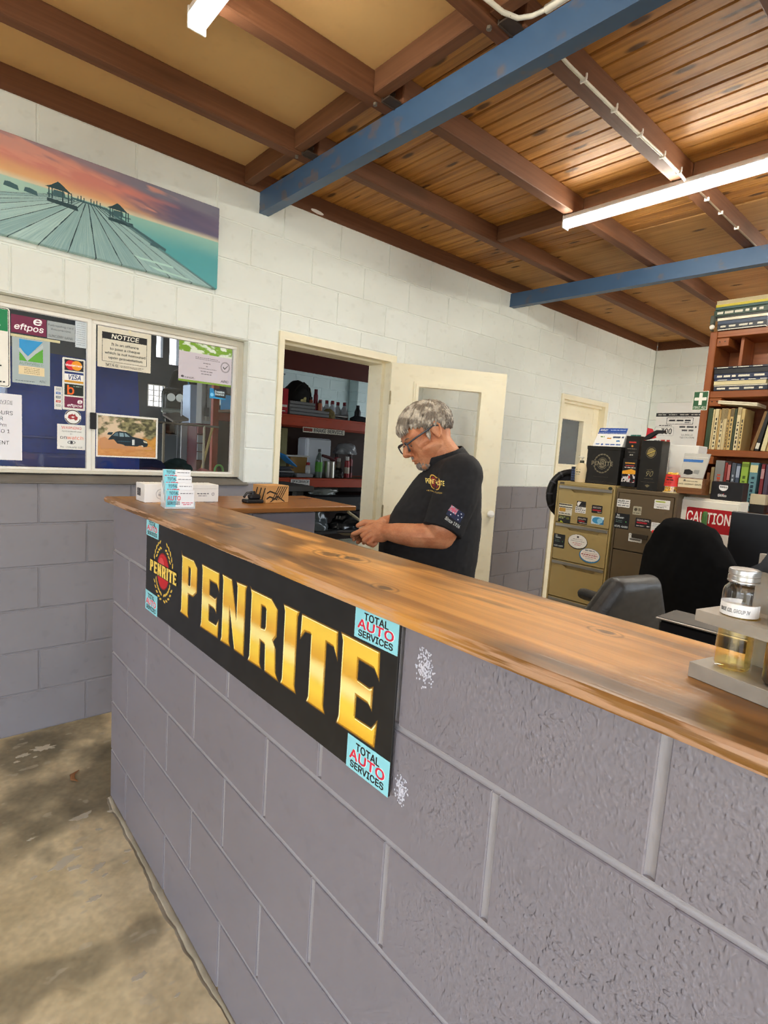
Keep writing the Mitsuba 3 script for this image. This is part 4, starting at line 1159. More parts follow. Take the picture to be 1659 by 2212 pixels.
# under the rack
for i, (x, y, z, rx, ry, rz, c, lb, nm, ct) in enumerate((
        (3.80, 5.46, 0.865, 0.20, 0.09, 0.08, '#6f7672', 'crumpled clear wrap under the lower red beam', 'plastic_wrap', 'wrap'), (3.70, 5.48, 0.432, 0.20, 0.12, 0.25, '#4f5556', 'heap of clear plastic and metal scrap below the counter return', 'scrap_heap', 'scrap'),
        (4.20, 5.50, 0.432, 0.24, 0.13, 0.17, '#1b1b1e', 'dark heap of parts on the bottom shelf', 'scrap_heap', 'scrap'))):
    k = thing(nm, lb, ct)
    add('heap', mound(x, y, z, rx, ry, rz, 31 + i, 0.55), mat(c, 0.22, spec=0.7), k, smooth=True)
k = thing('black_tub', 'long black tub under the lower red beam', 'tub')
add('tub', bx(3.3, 4.9, 5.36, 5.86, 0.66, 0.86, 0.02), mat('#0e0e10', 0.5), k)
k = thing('hammer', 'hammer with a pale wooden handle on the bottom shelf', 'hammer')
add('handle', tube([[4.10, 5.325, 0.66], [4.26, 5.33, 0.57], [4.42, 5.34, 0.47]], [0.020, 0.018, 0.015], 8), mat('#c9b78f', 0.55), k)
add('head', bx(4.40, 4.48, 5.31, 5.37, 0.431, 0.50, 0.01), mat('#3a3a3c', 0.4, 0.6), k)
k = thing('metal_pail', 'grey pail on the floor under the rack', 'bucket')
add('pail', lathe([(0, 0), (0.13, 0), (0.16, 0.27), (0.165, 0.27), (0.165, 0.28), (0.15, 0.28), (0.12, 0.01), (0, 0.01)], 24, (4.02, 4.9, 0.0)), mat('#6d706b', 0.4, 0.3), k)

# ---------------------------------------------------------------- what the window shows of the workshop
k = thing('blue_screen', 'deep blue screen standing close behind the left half of the window', 'screen')
BLUE = pmat('screen_blue', dirty('#173a8a', '#122e72', 3.0, 0.5), rough=0.5)
sc = extrude(Polygon([(-0.7, 0.85), (1.03, 0.85), (1.025, 1.5), (1.008, 1.81), (-0.7, 1.87)]), 0.02)
sc.apply_transform(np.array([[1, 0, 0, 0], [0, 0, -1, 3.37], [0, 1, 0, 0], [0, 0, 0, 1.0]]))
add('board', sc, BLUE, k)
add('rail', bx(-0.7, 1.0, 3.335, 3.35, 1.385, 1.397, 0.003), mat('#3a4a86', 0.4), k)
add('pocket', bx(0.42, 0.80, 3.33, 3.35, 1.235, 1.31, 0.004), mat('#33437f', 0.4), k)

CAR_TURN = np.array([[1, 0, 0, 4.92], [0, 1, 0, 12.0], [0, 0, 1, 0], [0, 0, 0, 1.0]]) @ rotz(-0.36) @ np.array([[1, 0, 0, -4.92], [0, 1, 0, -12.0], [0, 0, 1, 0], [0, 0, 0, 1.0]])


def car_part(name, mesh, m, parent, **kw):
    return add(name, placed(mesh, CAR_TURN), m, parent, **kw)


k = thing('parked_car', 'dark green car facing the window from the far end of the workshop', 'car')
CARP = mat('#1c2622', 0.2, spec=0.7)
cx, cy, cz = 4.92, 12.0, 1.52
hull = m3.Manifold.batch_hull([m3.Manifold.sphere(0.12, 16).translate([cx + sx * 0.66, cy + yy, cz + zz]) for sx in (-1, 1) for yy, zz in ((0.1, 0.45), (0.1, 0.85), (1.6, 0.45), (1.6, 0.95))])
cab = m3.Manifold.batch_hull([m3.Manifold.sphere(0.08, 16).translate([cx + sx * (0.62 if zz < 1.2 else 0.5), cy + yy, cz + zz]) for sx in (-1, 1) for yy, zz in ((1.0, 0.95), (3.2, 0.95), (1.6, 1.45), (2.8, 1.45))])
rear = m3.Manifold.batch_hull([m3.Manifold.sphere(0.12, 16).translate([cx + sx * 0.66, cy + yy, cz + zz]) for sx in (-1, 1) for yy, zz in ((1.6, 0.35), (3.5, 0.35), (1.6, 0.9), (3.5, 0.9))])
car_part('body', smooth_solid(hull + cab + rear, 0.08, 6), CARP, k, smooth=True)
car_part('windscreen', trimesh.convex.convex_hull([[cx + s * w, cy + y, cz + z] for s in (-1, 1) for w, y, z in ((0.58, 0.98, 0.98), (0.48, 1.50, 1.42), (0.58, 1.06, 0.97), (0.48, 1.56, 1.41))]), mat('#3c4a50', 0.1, spec=0.8), k)
for sx in (-0.58, -0.40, 0.40, 0.58):
    hl = cyl([cx + sx, cy - 0.05, cz + 0.76], [cx + sx, cy + 0.05, cz + 0.76], 0.085, 20)
    car_part('headlight', hl, mat('#dfe4e0', 0.15, spec=0.8), k)
car_part('grille', bx(cx - 0.30, cx + 0.30, cy - 0.03, cy + 0.05, cz + 0.68, cz + 0.84, 0.01), mat('#101214', 0.3), k)
car_part('bumper', bx(cx - 0.78, cx + 0.78, cy - 0.10, cy + 0.05, cz + 0.42, cz + 0.52, 0.03), mat('#8f9893', 0.2, 0.7), k)
car_part('number_plate', bx(cx - 0.2, cx + 0.2, cy - 0.11, cy - 0.1, cz + 0.50, cz + 0.60, 0.004), mat('#a9aca7', 0.4), k)
for sx in (-0.6, 0.6):
    for yy in (0.7, 2.9):
        car_part('wheel', cyl([cx + sx - 0.09, cy + yy, cz + 0.27], [cx + sx + 0.09, cy + yy, cz + 0.27], 0.29, 24), mat('#141416', 0.6), k)
k = thing('steel_platform', 'dark platform under the far car', 'platform')
car_part('base', bx(cx - 0.9, cx + 0.9, cy - 0.3, 15.4, 0, 1.49, 0.01), mat('#3a3e40', 0.5), k)

SKYB = mat('#2f9fd8', 0.45)
k = thing('blue_banner', 'narrow bright blue pennant between the far car and the grey column', 'banner')
bm = extrude(Polygon([(3.489, 2.35), (3.52, 2.30), (3.585, 1.85), (3.50, 1.84)]), 0.01)
bm.apply_transform(np.array([[1, 0, 0, 0], [0, 0, -1, 9.0], [0, 1, 0, 0], [0, 0, 0, 1.0]]))
add('cloth', bm, SKYB, k)
add('pole', cyl([3.485, 9.0, 0], [3.485, 9.0, 2.6], 0.012, 8), mat('#4a4e50', 0.4), k)
k = thing('blue_wall_sheet', 'bright blue sheet hung at the right of the workshop', 'sheet')
add('sheet', bx(3.835, 4.01, 8.48, 8.50, 1.80, 2.16, 0.004), SKYB, k)
k = thing('blue_drum', 'bright blue drum below the hung sheet', 'drum')
add('drum', lathe([(0, 0), (0.12, 0), (0.12, 0.30), (0.115, 0.31), (0, 0.31)], 20, (4.05, 8.5, 1.32)), SKYB, k)
add('stand', bx(3.93, 4.17, 8.4, 8.62, 0, 1.32, 0.01), mat('#4b4745', 0.6), k)
k = thing('silver_locker', 'tall bluish silver locker behind the workshop column', 'locker')
add('cabinet', bx(3.335, 3.53, 8.5, 8.8, 0, 2.26, 0.01), mat('#8fa0b5', 0.25, 0.4), k)
add('handle', bx(3.49, 3.50, 8.485, 8.5, 1.7, 1.95, 0.002), mat('#2c2e30', 0.4), k)
k = thing('grey_column', 'pale grey column with switch boxes in the workshop', 'column')
add('shaft', bx(3.315, 3.495, 8.0, 8.2, 0, 4.5, 0.01), mat('#9ea2a2', 0.6), k)
add('switch_box', bx(3.36, 3.42, 7.96, 8.0, 1.77, 1.90, 0.006), mat('#3c3f40', 0.5), k)
add('switch_box', bx(3.37, 3.43, 7.95, 8.0, 1.70, 1.765, 0.006), mat('#8d8b80', 0.5), k)
add('cable', tube([[3.385, 7.99, 1.9], [3.385, 7.99, 2.3], [3.385, 7.99, 2.8]], 0.008, 6), mat('#2b2d2e', 0.6), k)
k = thing('steel_post', 'dark steel post right of the pale column', 'post')
add('post', [bx(3.285, 3.31, 7.5, 7.6, 0, 3.2, 0.004), bx(3.345, 3.372, 7.5, 7.6, 0, 3.2, 0.004), bx(3.31, 3.345, 7.54, 7.56, 0, 3.2)], mat('#2a2c2f', 0.5), k)
k = thing('tool_cabinet', 'dark red tool cabinet standing in the workshop', 'cabinet')
add('body', bx(2.84, 3.04, 6.98, 7.3, 0.0, 1.63, 0.01), mat('#5c161b', 0.35), k)
for i in range(3):
    add('drawer', bx(2.848, 2.93, 6.965, 6.985, 1.16 + i * 0.11, 1.26 + i * 0.11, 0.004), mat(('#b9c2c9', '#b9c2c9', '#b9c2c9')[i], 0.3), k)
add('sign', bx(2.848, 2.92, 6.965, 6.985, 1.50, 1.615, 0.004), mat('#a8626a', 0.4), k)
k = thing('white_door_panel', 'white car door leaning left of the red tool cabinet', 'door panel')
dm = extrude(Polygon([(2.79, 1.10), (2.95, 1.12), (2.93, 1.25), (2.87, 1.45), (2.895, 1.64), (2.79, 1.63)]), 0.03)
dm.apply_transform(np.array([[1, 0, 0, 0], [0, 0, -1, 7.40], [0, 1, 0, 0], [0, 0, 0, 1.0]]))
add('panel', dm, mat('#ccd0d2', 0.3), k)
add('support', bx(2.80, 2.92, 7.34, 7.44, 0, 1.12), mat('#3a3a3c', 0.6), k)
k = thing('hand_rail', 'steel hand rail across the workshop side of the window', 'rail')
add('bar', cyl([1.30, 3.9, 1.53], [1.75, 3.9, 1.53], 0.008, 8), mat('#6d675c', 0.4, 0.5), k)
for x in (1.352, 1.642):
    add('post', cyl([x, 3.9, 0], [x, 3.9, 1.53], 0.009, 8), mat('#8d8470', 0.4, 0.4), k)
k = thing('bench_stand', 'small steel stand with a tilted tray behind the hand rail', 'stand')
add('pole', cyl([1.785, 4.8, 0], [1.785, 4.8, 1.60], 0.008, 8), mat('#55585a', 0.4, 0.5), k)
add('pole', cyl([1.812, 4.8, 1.58], [1.812, 4.8, 1.76], 0.006, 8), mat('#8d9092', 0.3, 0.6), k)
tr = bx(-0.075, 0.075, -0.08, 0.08, -0.01, 0.01, 0.003)
R = trimesh.transformations.euler_matrix(0.35, -0.18, 0.2)
R[:3, 3] = [1.765, 4.8, 1.605]
tr.apply_transform(R)
add('tray', tr, mat('#7c7671', 0.4), k)
k = thing('broom', 'wooden broom handle leaning by the red tool cabinet', 'broom')
add('handle', cyl([1.47, 4.2, 0.0], [1.86, 4.25, 1.545], 0.010, 8), mat('#b39a5c', 0.6), k)
k = thing('work_bench', 'bench under the workshop side of the window', 'bench')
add('top', bx(0.4, 2.3, 3.42, 3.86, 1.10, 1.14, 0.004), mat('#2e2f31', 0.6), k)
for x in (0.45, 2.2):
    add('leg', bx(x, x + 0.06, 3.5, 3.56, 0, 1.10), mat('#2e2f31', 0.6), k)
for nm, x, rx, rz, c, sd, lb, ct in (('work_jacket', 1.33, 0.13, 0.14, '#152a2b', 41, 'dark green jacket heaped inside the window', 'jacket'), ('work_jacket', 1.17, 0.14, 0.13, '#1a2348', 43, 'navy jacket heaped inside the window behind the business cards', 'jacket'), ('pink_rag', 1.53, 0.08, 0.08, '#9c5a5c', 45, 'dusty pink rag heaped inside the window', 'rag'), ('blue_rag', 1.66, 0.07, 0.05, '#2a3a55', 47, 'slate blue rag at the window corner', 'rag')):
    k = thing(nm, lb, ct)
    add('cloth', mound(x, 3.62, 1.14, rx, 0.10, rz, sd, 0.35), mat(c, 0.85), k, smooth=True)
k = thing('hose_coil', 'small green hose coil beside the pink rag', 'hose')
add('coil', tube([[1.60 + 0.03 * math.cos(a), 3.54, 1.225 + 0.042 * math.sin(a)] for a in np.linspace(0, 2 * math.pi, 24)[:-1]], 0.008, 6, closed=True), mat('#4f8a3f', 0.4), k)
# ---------------------------------------------------------------- the man behind the counter
J = dict(head=[1.509, 1.4977, 1.5129], neck_top=[1.5337, 1.4711, 1.4799], neck_base=[1.5766, 1.4515, 1.4224], chest=[1.59, 1.439, 1.3283], mid=[1.5561, 1.4512, 1.2093],
         belly=[1.5246, 1.4591, 1.0763], hip=[1.5187, 1.4437, 0.9383], Ls=[1.5232, 1.3043, 1.3783], Lse=[1.4236, 1.2954, 1.1804], Le=[1.4205, 1.2942, 1.1543],
         Lf=[1.3631, 1.3704, 1.1465], Lw=[1.3165, 1.4653, 1.1472], Lk=[1.2888, 1.5163, 1.1457], Rs=[1.7243, 1.5826, 1.3761], Rse=[1.6578, 1.6274, 1.1935],
         Re=[1.6281, 1.622, 1.1614], Rw=[1.3924, 1.5743, 1.1574], Rk=[1.3339, 1.5704, 1.1459])
J = {k: np.array(v) for k, v in J.items()}
PF = np.array([-0.885, 0.465, 0.0])       # the way he faces
PL = np.array([-0.465, -0.885, 0.0])      # his left
PU = np.array([0, 0, 1.0])
HF, HU = np.array([-0.7678, 0.3366, -0.5452]), np.array([-0.4347, 0.3513, 0.8292])
HL = np.cross(HU, HF)


def hd(x, y, z):
    """A point of the head: forward, left, up from between the ears."""
    return J['head'] + x * HF + y * HL + z * HU


HM = np.eye(4)
HM[:3, 0], HM[:3, 1], HM[:3, 2], HM[:3, 3] = HF, HL, HU, J['head']
BM4 = np.eye(4)
BM4[:3, 0], BM4[:3, 1], BM4[:3, 2] = PF, PL, PU


def blob(c, r, M=BM4, n=28):
    return m3.Manifold.sphere(1.0, n).scale(list(map(float, r))).transform(np.asarray(M, float)[:3, :4]).translate(list(map(float, np.asarray(c) - (M[:3, 3] if M is HM else 0))))


def hblob(x, y, z, r, n=24):
    """An ellipsoid in the head's frame."""
    r = [r] * 3 if np.isscalar(r) else r
    return m3.Manifold.sphere(1.0, n).scale(list(map(float, r))).translate([x, y, z])


def hull(*ms):
    return m3.Manifold.batch_hull(list(ms))


def chain(*pr):
    """Hulls of neighbouring spheres."""
    out = []
    for (a, ra), (b, rb) in zip(pr[:-1], pr[1:]):
        out.append(hull(m3.Manifold.sphere(ra, 18).translate(list(map(float, a))), m3.Manifold.sphere(rb, 18).translate(list(map(float, b)))))
    return m3.Manifold.batch_boolean(out, m3.OpType.Add)


def to_world(mesh):
    mesh.apply_transform(HM)
    return mesh


man = thing('person', 'grey haired man in glasses and a black polo shirt, looking down at his hands', 'person')

# head, in its own frame
skull = hblob(-0.016, 0, 0.030, (0.097, 0.077, 0.078), 40)
face = hull(hblob(0.050, 0.030, 0.020, 0.040), hblob(0.050, -0.030, 0.020, 0.040), hblob(0.058, 0.022, -0.050, 0.030), hblob(0.058, -0.022, -0.050, 0.030))
jaw = hull(hblob(0.068, 0.012, -0.094, 0.021), hblob(0.068, -0.012, -0.094, 0.021), hblob(-0.004, 0.052, -0.052, 0.022), hblob(-0.004, -0.052, -0.052, 0.022), hblob(0.045, 0.040, -0.040, 0.024), hblob(0.045, -0.040, -0.040, 0.024))
cheek = hull(hblob(0.055, 0.042, -0.022, 0.022), hblob(0.030, 0.056, -0.016, 0.018)) + hull(hblob(0.055, -0.042, -0.022, 0.022), hblob(0.030, -0.056, -0.016, 0.018))
brow = hull(hblob(0.074, 0.034, 0.020, 0.014), hblob(0.082, 0.010, 0.017, 0.013)) + hull(hblob(0.074, -0.034, 0.020, 0.014), hblob(0.082, -0.010, 0.017, 0.013))
mouth_ = hull(hblob(0.078, 0.016, -0.060, 0.018), hblob(0.078, -0.016, -0.060, 0.018), hblob(0.070, 0.0, -0.045, 0.022))
nose = hull(hblob(0.088, 0, 0.012, 0.009), hblob(0.110, 0, -0.026, 0.0125)) + hull(hblob(0.111, 0, -0.028, 0.013), hblob(0.100, 0.011, -0.034, 0.010), hblob(0.100, -0.011, -0.034, 0.010), hblob(0.086, 0, -0.034, 0.012))
eyes_cut = hblob(0.093, 0.031, -0.004, (0.014, 0.017, 0.009)) + hblob(0.093, -0.031, -0.004, (0.014, 0.017, 0.009))
lids = hblob(0.073, 0.031, -0.002, 0.0145) + hblob(0.073, -0.031, -0.002, 0.0145)
lips = hull(hblob(0.092, 0.017, -0.0625, (0.006, 0.006, 0.004)), hblob(0.097, 0, -0.0605, (0.006, 0.006, 0.0045)), hblob(0.092, -0.017, -0.0625, (0.006, 0.006, 0.004))) + hull(hblob(0.089, 0.014, -0.0745, (0.006, 0.006, 0.004)), hblob(0.094, 0, -0.0745, (0.006, 0.007, 0.005)), hblob(0.089, -0.014, -0.0745, (0.006, 0.006, 0.004)))
ears = m3.Manifold()
for s in (1, -1):
    e = hull(hblob(-0.020, s * 0.078, 0.012, (0.015, 0.005, 0.018)), hblob(-0.014, s * 0.075, -0.020, (0.010, 0.005, 0.010)), hblob(-0.004, s * 0.072, 0.006, (0.008, 0.005, 0.012)))
    rim = chain((np.array([0.000, s * 0.077, 0.012]), 0.0034), (np.array([-0.008, s * 0.082, 0.026]), 0.0036), (np.array([-0.022, s * 0.085, 0.028]), 0.0038), (np.array([-0.033, s * 0.085, 0.014]), 0.0038), (np.array([-0.031, s * 0.083, -0.006]), 0.0036), (np.array([-0.020, s * 0.081, -0.026]), 0.0060), (np.array([-0.012, s * 0.076, -0.030]), 0.0055))
    ears = ears + e + rim
headm = skull + face + jaw + cheek + brow + mouth_ + nose - eyes_cut + lids + lips + ears
headm = headm.transform(HM[:3, :4])

neck = chain((hd(-0.035, 0, -0.01), 0.060), (J['neck_top'], 0.062), (J['neck_base'], 0.068), (J['chest'] + [0, 0, 0.02], 0.08)) + hull(m3.Manifold.sphere(0.030, 16).translate(hd(-0.010, 0, -0.070).tolist()), m3.Manifold.sphere(0.045, 16).translate((J['neck_base'] + 0.02 * PF).tolist()))
torso = hull(blob(J['chest'], (0.11, 0.17, 0.08)), blob(J['mid'], (0.15, 0.18, 0.08))) + hull(blob(J['mid'], (0.15, 0.18, 0.08)), blob(J['belly'], (0.175, 0.185, 0.09))) + hull(blob(J['belly'], (0.175, 0.185, 0.09)), blob(J['hip'], (0.15, 0.175, 0.09)))
arms = chain((J['Ls'] + [0, 0, -0.01] + 0.01 * PF, 0.066), (J['Lse'], 0.058), (J['Le'], 0.047), (J['Lf'], 0.0435), (J['Lw'] * 0.6 + J['Lf'] * 0.4, 0.038), (J['Lw'], 0.0305)) + chain((J['Rs'] + [0, 0, -0.01] + 0.01 * PF, 0.066), (J['Rse'], 0.056), (J['Re'], 0.047), (0.5 * (J['Re'] + J['Rw']), 0.042), (J['Rw'], 0.030))
legs = m3.Manifold()
for s in (1, -1):
    hp = J['hip'] + s * 0.09 * PL + [0, 0, -0.05]
    legs = legs + chain((hp, 0.10), (hp * [1, 1, 0] + [0, 0, 0.48] + 0.02 * PF, 0.062), (hp * [1, 1, 0] + [0, 0, 0.09] - 0.01 * PF + 0.02 * s * PL, 0.04), (hp * [1, 1, 0] + [0, 0, 0.05] + 0.03 * PF + 0.02 * s * PL, 0.035), (hp * [1, 1, 0] + [0, 0, 0.035] + 0.13 * PF + 0.03 * s * PL, 0.028))


def A(*v):
    return np.array(v)


# left hand: palm, index pointing, the others curled, thumb along the top
lp = [J['Lw'], A(1.3040, 1.4960, 1.1460)]
palmL = hull(*[m3.Manifold.sphere(r, 16).translate(list(map(float, p))) for p, r in ((J['Lw'], 0.026), (A(1.3000, 1.5120, 1.1640), 0.0150), (A(1.2890, 1.5180, 1.1560), 0.0150), (A(1.2860, 1.5060, 1.1300), 0.0150), (A(1.2900, 1.4960, 1.1190), 0.0140), (A(1.3080, 1.4820, 1.1240), 0.0180))])
idxL = chain((A(1.2890, 1.5190, 1.1590), 0.0112), (A(1.2656, 1.5495, 1.1416), 0.0100), (A(1.2548, 1.5707, 1.1301), 0.0092), (A(1.2474, 1.5829, 1.1233), 0.0078))
midL = chain((A(1.2810, 1.5180, 1.1480), 0.0110), (A(1.2589, 1.5395, 1.1245), 0.0100), (A(1.2738, 1.5373, 1.1085), 0.0092), (A(1.2868, 1.5266, 1.1130), 0.0082))
rngL = chain((A(1.2800, 1.5100, 1.1340), 0.0108), (A(1.2573, 1.5252, 1.1097), 0.0098), (A(1.2762, 1.5204, 1.0965), 0.0090), (A(1.2911, 1.5152, 1.1048), 0.0080))
litL = chain((A(1.2840, 1.4980, 1.1240), 0.0098), (A(1.2645, 1.5070, 1.1010), 0.0088), (A(1.2812, 1.5020, 1.0930), 0.0080), (A(1.2903, 1.4970, 1.1010), 0.0072))
thmL = chain((A(1.3120, 1.4880, 1.1500), 0.0150), (A(1.3080, 1.5240, 1.1640), 0.0120), (A(1.2977, 1.5480, 1.1560), 0.0098))
handL = palmL + idxL + midL + rngL + litL + thmL
# right hand holds the phone from below, its thumb on top
palmR = hull(*[m3.Manifold.sphere(r, 16).translate(list(map(float, p))) for p, r in ((J['Rw'], 0.026), (A(1.3340, 1.5980, 1.1440), 0.0150), (A(1.3340, 1.5600, 1.1300), 0.0150), (A(1.3560, 1.5500, 1.1360), 0.0170))])
fingR = m3.Manifold()
for i, (a, b, c) in enumerate(((A(1.3330, 1.6000, 1.1450), A(1.3000, 1.6260, 1.1180), A(1.2750, 1.6200, 1.1080)), (A(1.3300, 1.5880, 1.1400), A(1.2930, 1.6100, 1.1080), A(1.2680, 1.6000, 1.1000)), (A(1.3280, 1.5740, 1.1350), A(1.2950, 1.5900, 1.1000), A(1.2720, 1.5800, 1.0930)), (A(1.3300, 1.5610, 1.1300), A(1.3020, 1.5680, 1.0980), A(1.2840, 1.5600, 1.0930)))):
    fingR = fingR + chain((a, 0.0112), (b, 0.0098), (c, 0.0082))
thmR = chain((A(1.3640, 1.5980, 1.1560), 0.0150), (A(1.3300, 1.6200, 1.1600), 0.0115), (A(1.3040, 1.6260, 1.1470), 0.0092))
skin_solid = headm + neck + torso + arms + legs + handL + palmR + fingR + thmR
skin_solid = skin_solid.refine_to_length(0.0065)
q = skin_solid.to_mesh()
bodym = trimesh.Trimesh(np.array(q.vert_properties[:, :3]), np.array(q.tri_verts), process=True)
comps = bodym.split(only_watertight=False)
bodym = max(comps, key=lambda m: len(m.faces))
trimesh.smoothing.filter_taubin(bodym, lamb=0.5, nu=0.52, iterations=9)


def skin(p, n, uv):
    f = fbm(p.x * 30, p.y * 30, p.z * 30, 3)
    c = mix(lin('#c48660'), lin('#b4704c'), smoothstep(0.35, 0.75, f))
    fine = fbm(p.x * 240, p.y * 240, p.z * 240, 2)
    return c * (0.90 + 0.2 * fine)


SKIN = pmat('skin', skin, rough=0.48, spec=0.4, bump=lambda p, n, uv: fbm(p.x * 300, p.y * 300, p.z * 300, 2), height=0.0006)
add('body', bodym, SKIN, man, smooth=True)

# hair: a cap of combed locks, flowing forward to a fringe and down to the nape
hr = random.Random(12)
EL = np.array([-0.016, 0.0, 0.030])
ER = np.array([0.098, 0.078, 0.080])


def on_skull(d, lift):
    d = np.asarray(d, float)
    d = d / np.linalg.norm(d)
    return EL + d * (ER + lift)


crown = np.array([-0.55, 0.12, 0.80])
locks = []
for i in range(520):
    a = hr.uniform(0, 2 * math.pi)
    ca, sa = math.cos(a), math.sin(a)
    # the hairline: fringe in front, above the ears at the sides, the nape behind
    front = max(0.0, ca) ** 1.0
    back = max(0.0, -ca)
    zlim = 0.36 * front + (-0.06) * (1 - front) * (1 - back) + (-0.95) * back ** 0.8
    if ca > 0 and abs(sa) > 0.35:
        zlim = 0.36 * front - 0.20 * (1 - front)
    end = np.array([ca * 1.0, sa * 1.0, zlim + hr.uniform(-0.10, 0.10)])
    st = hr.random() ** 0.8 * 0.80
    en = min(1.0, st + hr.uniform(0.30, 0.55))
    side = hr.uniform(-0.18, 0.18)
    pts = []
    for t in np.linspace(st, en, 7):
        d = crown / np.linalg.norm(crown) * (1 - t) + end / np.linalg.norm(end) * t
        perp = np.cross(d, end)
        d = d / np.linalg.norm(d) + perp * side * 0.3 * math.sin(t * 5 + i)
        u = (t - st) / (en - st)
        lift = 0.002 + 0.010 * max(0, d[2] / np.linalg.norm(d)) * max(0.25, d[0] + 0.6) + 0.004 * math.sin(u * math.pi) + hr.uniform(-0.002, 0.004)
        pts.append(on_skull(d, lift))
    r = hr.uniform(0.0042, 0.0070)
    locks.append(tube(pts, np.array([0.45, 0.9, 1.0, 1.0, 0.9, 0.65, 0.12]) * r, 6))
# the fringe falls over the brow to one side
for i in range(60):
    y0 = hr.uniform(-0.055, 0.062)
    dy = hr.uniform(0.000, 0.020)
    L = hr.uniform(0.6, 1.0)
    pts = [np.array([0.020 + 0.02 * hr.random(), y0, 0.109 - 5.0 * y0 * y0]), np.array([0.056, y0 + dy * 0.4, 0.100 - 5.0 * y0 * y0]), np.array([0.085 - 5 * y0 * y0, y0 + dy * 0.8, 0.078 - 2 * y0 * y0]), np.array([0.097 - 6 * y0 * y0, y0 + dy, 0.076 - 0.022 * L]), np.array([0.098 - 6.5 * y0 * y0, y0 + dy * 1.2, 0.070 - 0.034 * L])]
    locks.append(tube(pts, np.array([0.5, 1.0, 1.0, 0.7, 0.1]) * hr.uniform(0.004, 0.0065), 6))
# sideburns
for s in (1, -1):
    for i in range(16):
        x, z = hr.uniform(0.004, 0.026), hr.uniform(-0.012, 0.03)
        locks.append(tube([np.array([x - 0.004, s * 0.0765, z + 0.014]), np.array([x, s * 0.0770, z]), np.array([x + 0.003, s * 0.0745, z - 0.014])], [0.002, 0.003, 0.0006], 5))


def hair_tone(p, n, uv):
    f = fbm(p.x * 55, p.y * 55, p.z * 38, 3)
    g = fbm(p.x * 260, p.y * 260, p.z * 200, 2)
    c = mix(lin('#bdb3a2'), lin('#756a5d'), smoothstep(0.35, 0.65, f))
    # darker strands grow at the back and sides of the head
    back = (p.x - 1.509) * 0.77 - (p.y - 1.498) * 0.34 + (p.z - 1.513) * 0.2
    c = mix(c, lin('#5b5148'), smoothstep(-0.02, 0.10, back + 0.06 * (f - 0.5)) * smoothstep(0.3, 0.6, g))
    return c * (0.75 + 0.5 * g)


HAIR = pmat('grey_hair', hair_tone, rough=0.45, spec=0.4)
hm = to_world(trimesh.util.concatenate(locks))
hk = add('hair', hm, HAIR, man, smooth=True, kind='stuff')
cap = hblob(EL[0], 0, EL[2], (ER + 0.002).tolist(), 40)
cut = extrude(Polygon([(0.3, 0.062), (0.06, 0.066), (0.034, 0.040), (0.012, 0.020), (-0.012, 0.034), (-0.040, 0.034), (-0.052, -0.02), (-0.060, -0.07), (-0.06, -0.2), (0.3, -0.2)]), 0.4)
cut.apply_transform(np.array([[1, 0, 0, 0], [0, 0, -1, 0.2], [0, 1, 0, 0], [0, 0, 0, 1.0]]))
if cut.volume < 0:
    cut.invert()
cm = m3.Manifold(m3.Mesh(np.array(cut.vertices, np.float32), np.array(cut.faces, np.uint32)))
add('scalp_hair', to_world(smooth_solid(cap - cm, 0.008, 2)), HAIR, man, smooth=True)

# goatee and moustache
bl = []
for i in range(300):
    a = hr.uniform(-1, 1)
    v = hr.random()
    x, y, z = 0.093 - 0.022 * abs(a) ** 1.5 - 0.040 * v * v, 0.033 * a, -0.080 - 0.034 * v ** 0.8
    L = hr.uniform(0.008, 0.015)
    bl.append(tube([[x - 0.006, y, z + 0.004], [x + 0.004, y * 1.02, z - 0.004], [x + 0.006 - 0.004 * v, y * 0.95, z - L]], [0.0024, 0.0028, 0.0004], 5))
for i in range(70):
    a = hr.uniform(-1, 1)
    bl.append(tube([[0.097 - 0.013 * abs(a), 0.020 * a, -0.046 - 0.006 * abs(a)], [0.099 - 0.014 * abs(a), 0.024 * a, -0.054 - 0.006 * abs(a)], [0.093 - 0.013 * abs(a), 0.028 * a, -0.062 - 0.012 * abs(a)]], [0.0016, 0.0022, 0.0004], 5))
BEARD = pmat('grey_beard', lambda p, n, uv: mix(lin('#a49c92'), lin('#6a5a4d'), fbm(p.x * 160, p.y * 160, p.z * 160, 2)), rough=0.6)
add('beard', to_world(trimesh.util.concatenate(bl)), BEARD, man, smooth=True, kind='stuff')
for s in (1, -1):
    eb = [tube([[0.091 - 0.3 * abs(t) ** 2 * 8, s * (0.012 + t), 0.020 + 0.004 * math.sin(t * 60)], [0.089 - 0.3 * abs(t + 0.006) ** 2 * 8, s * (0.019 + t), 0.0225]], [0.0022, 0.0008], 5) for t in np.linspace(0.002, 0.034, 14)]
    add('eyebrow', to_world(trimesh.util.concatenate(eb)), mat('#6d6259', 0.7), man)
    add('eye', to_world(trimesh.creation.icosphere(3, 0.0112).apply_translation([0.0755, s * 0.031, -0.0050])), mat('#b9b0a6', 0.2, spec=0.5), man, smooth=True)
    ir = lathe([(0, 0), (0.0052, -0.0006), (0.0055, -0.0012), (0, -0.0012)], 16)
    R = trimesh.geometry.align_vectors([0, 0, 1], [0.9, 0, -0.43])
    R[:3, 3] = [0.0755 + 0.9 * 0.0114, s * 0.031, -0.0050 - 0.43 * 0.0114]
    ir.apply_transform(R)
    add('iris', to_world(ir), mat('#3a2e27', 0.2), man)

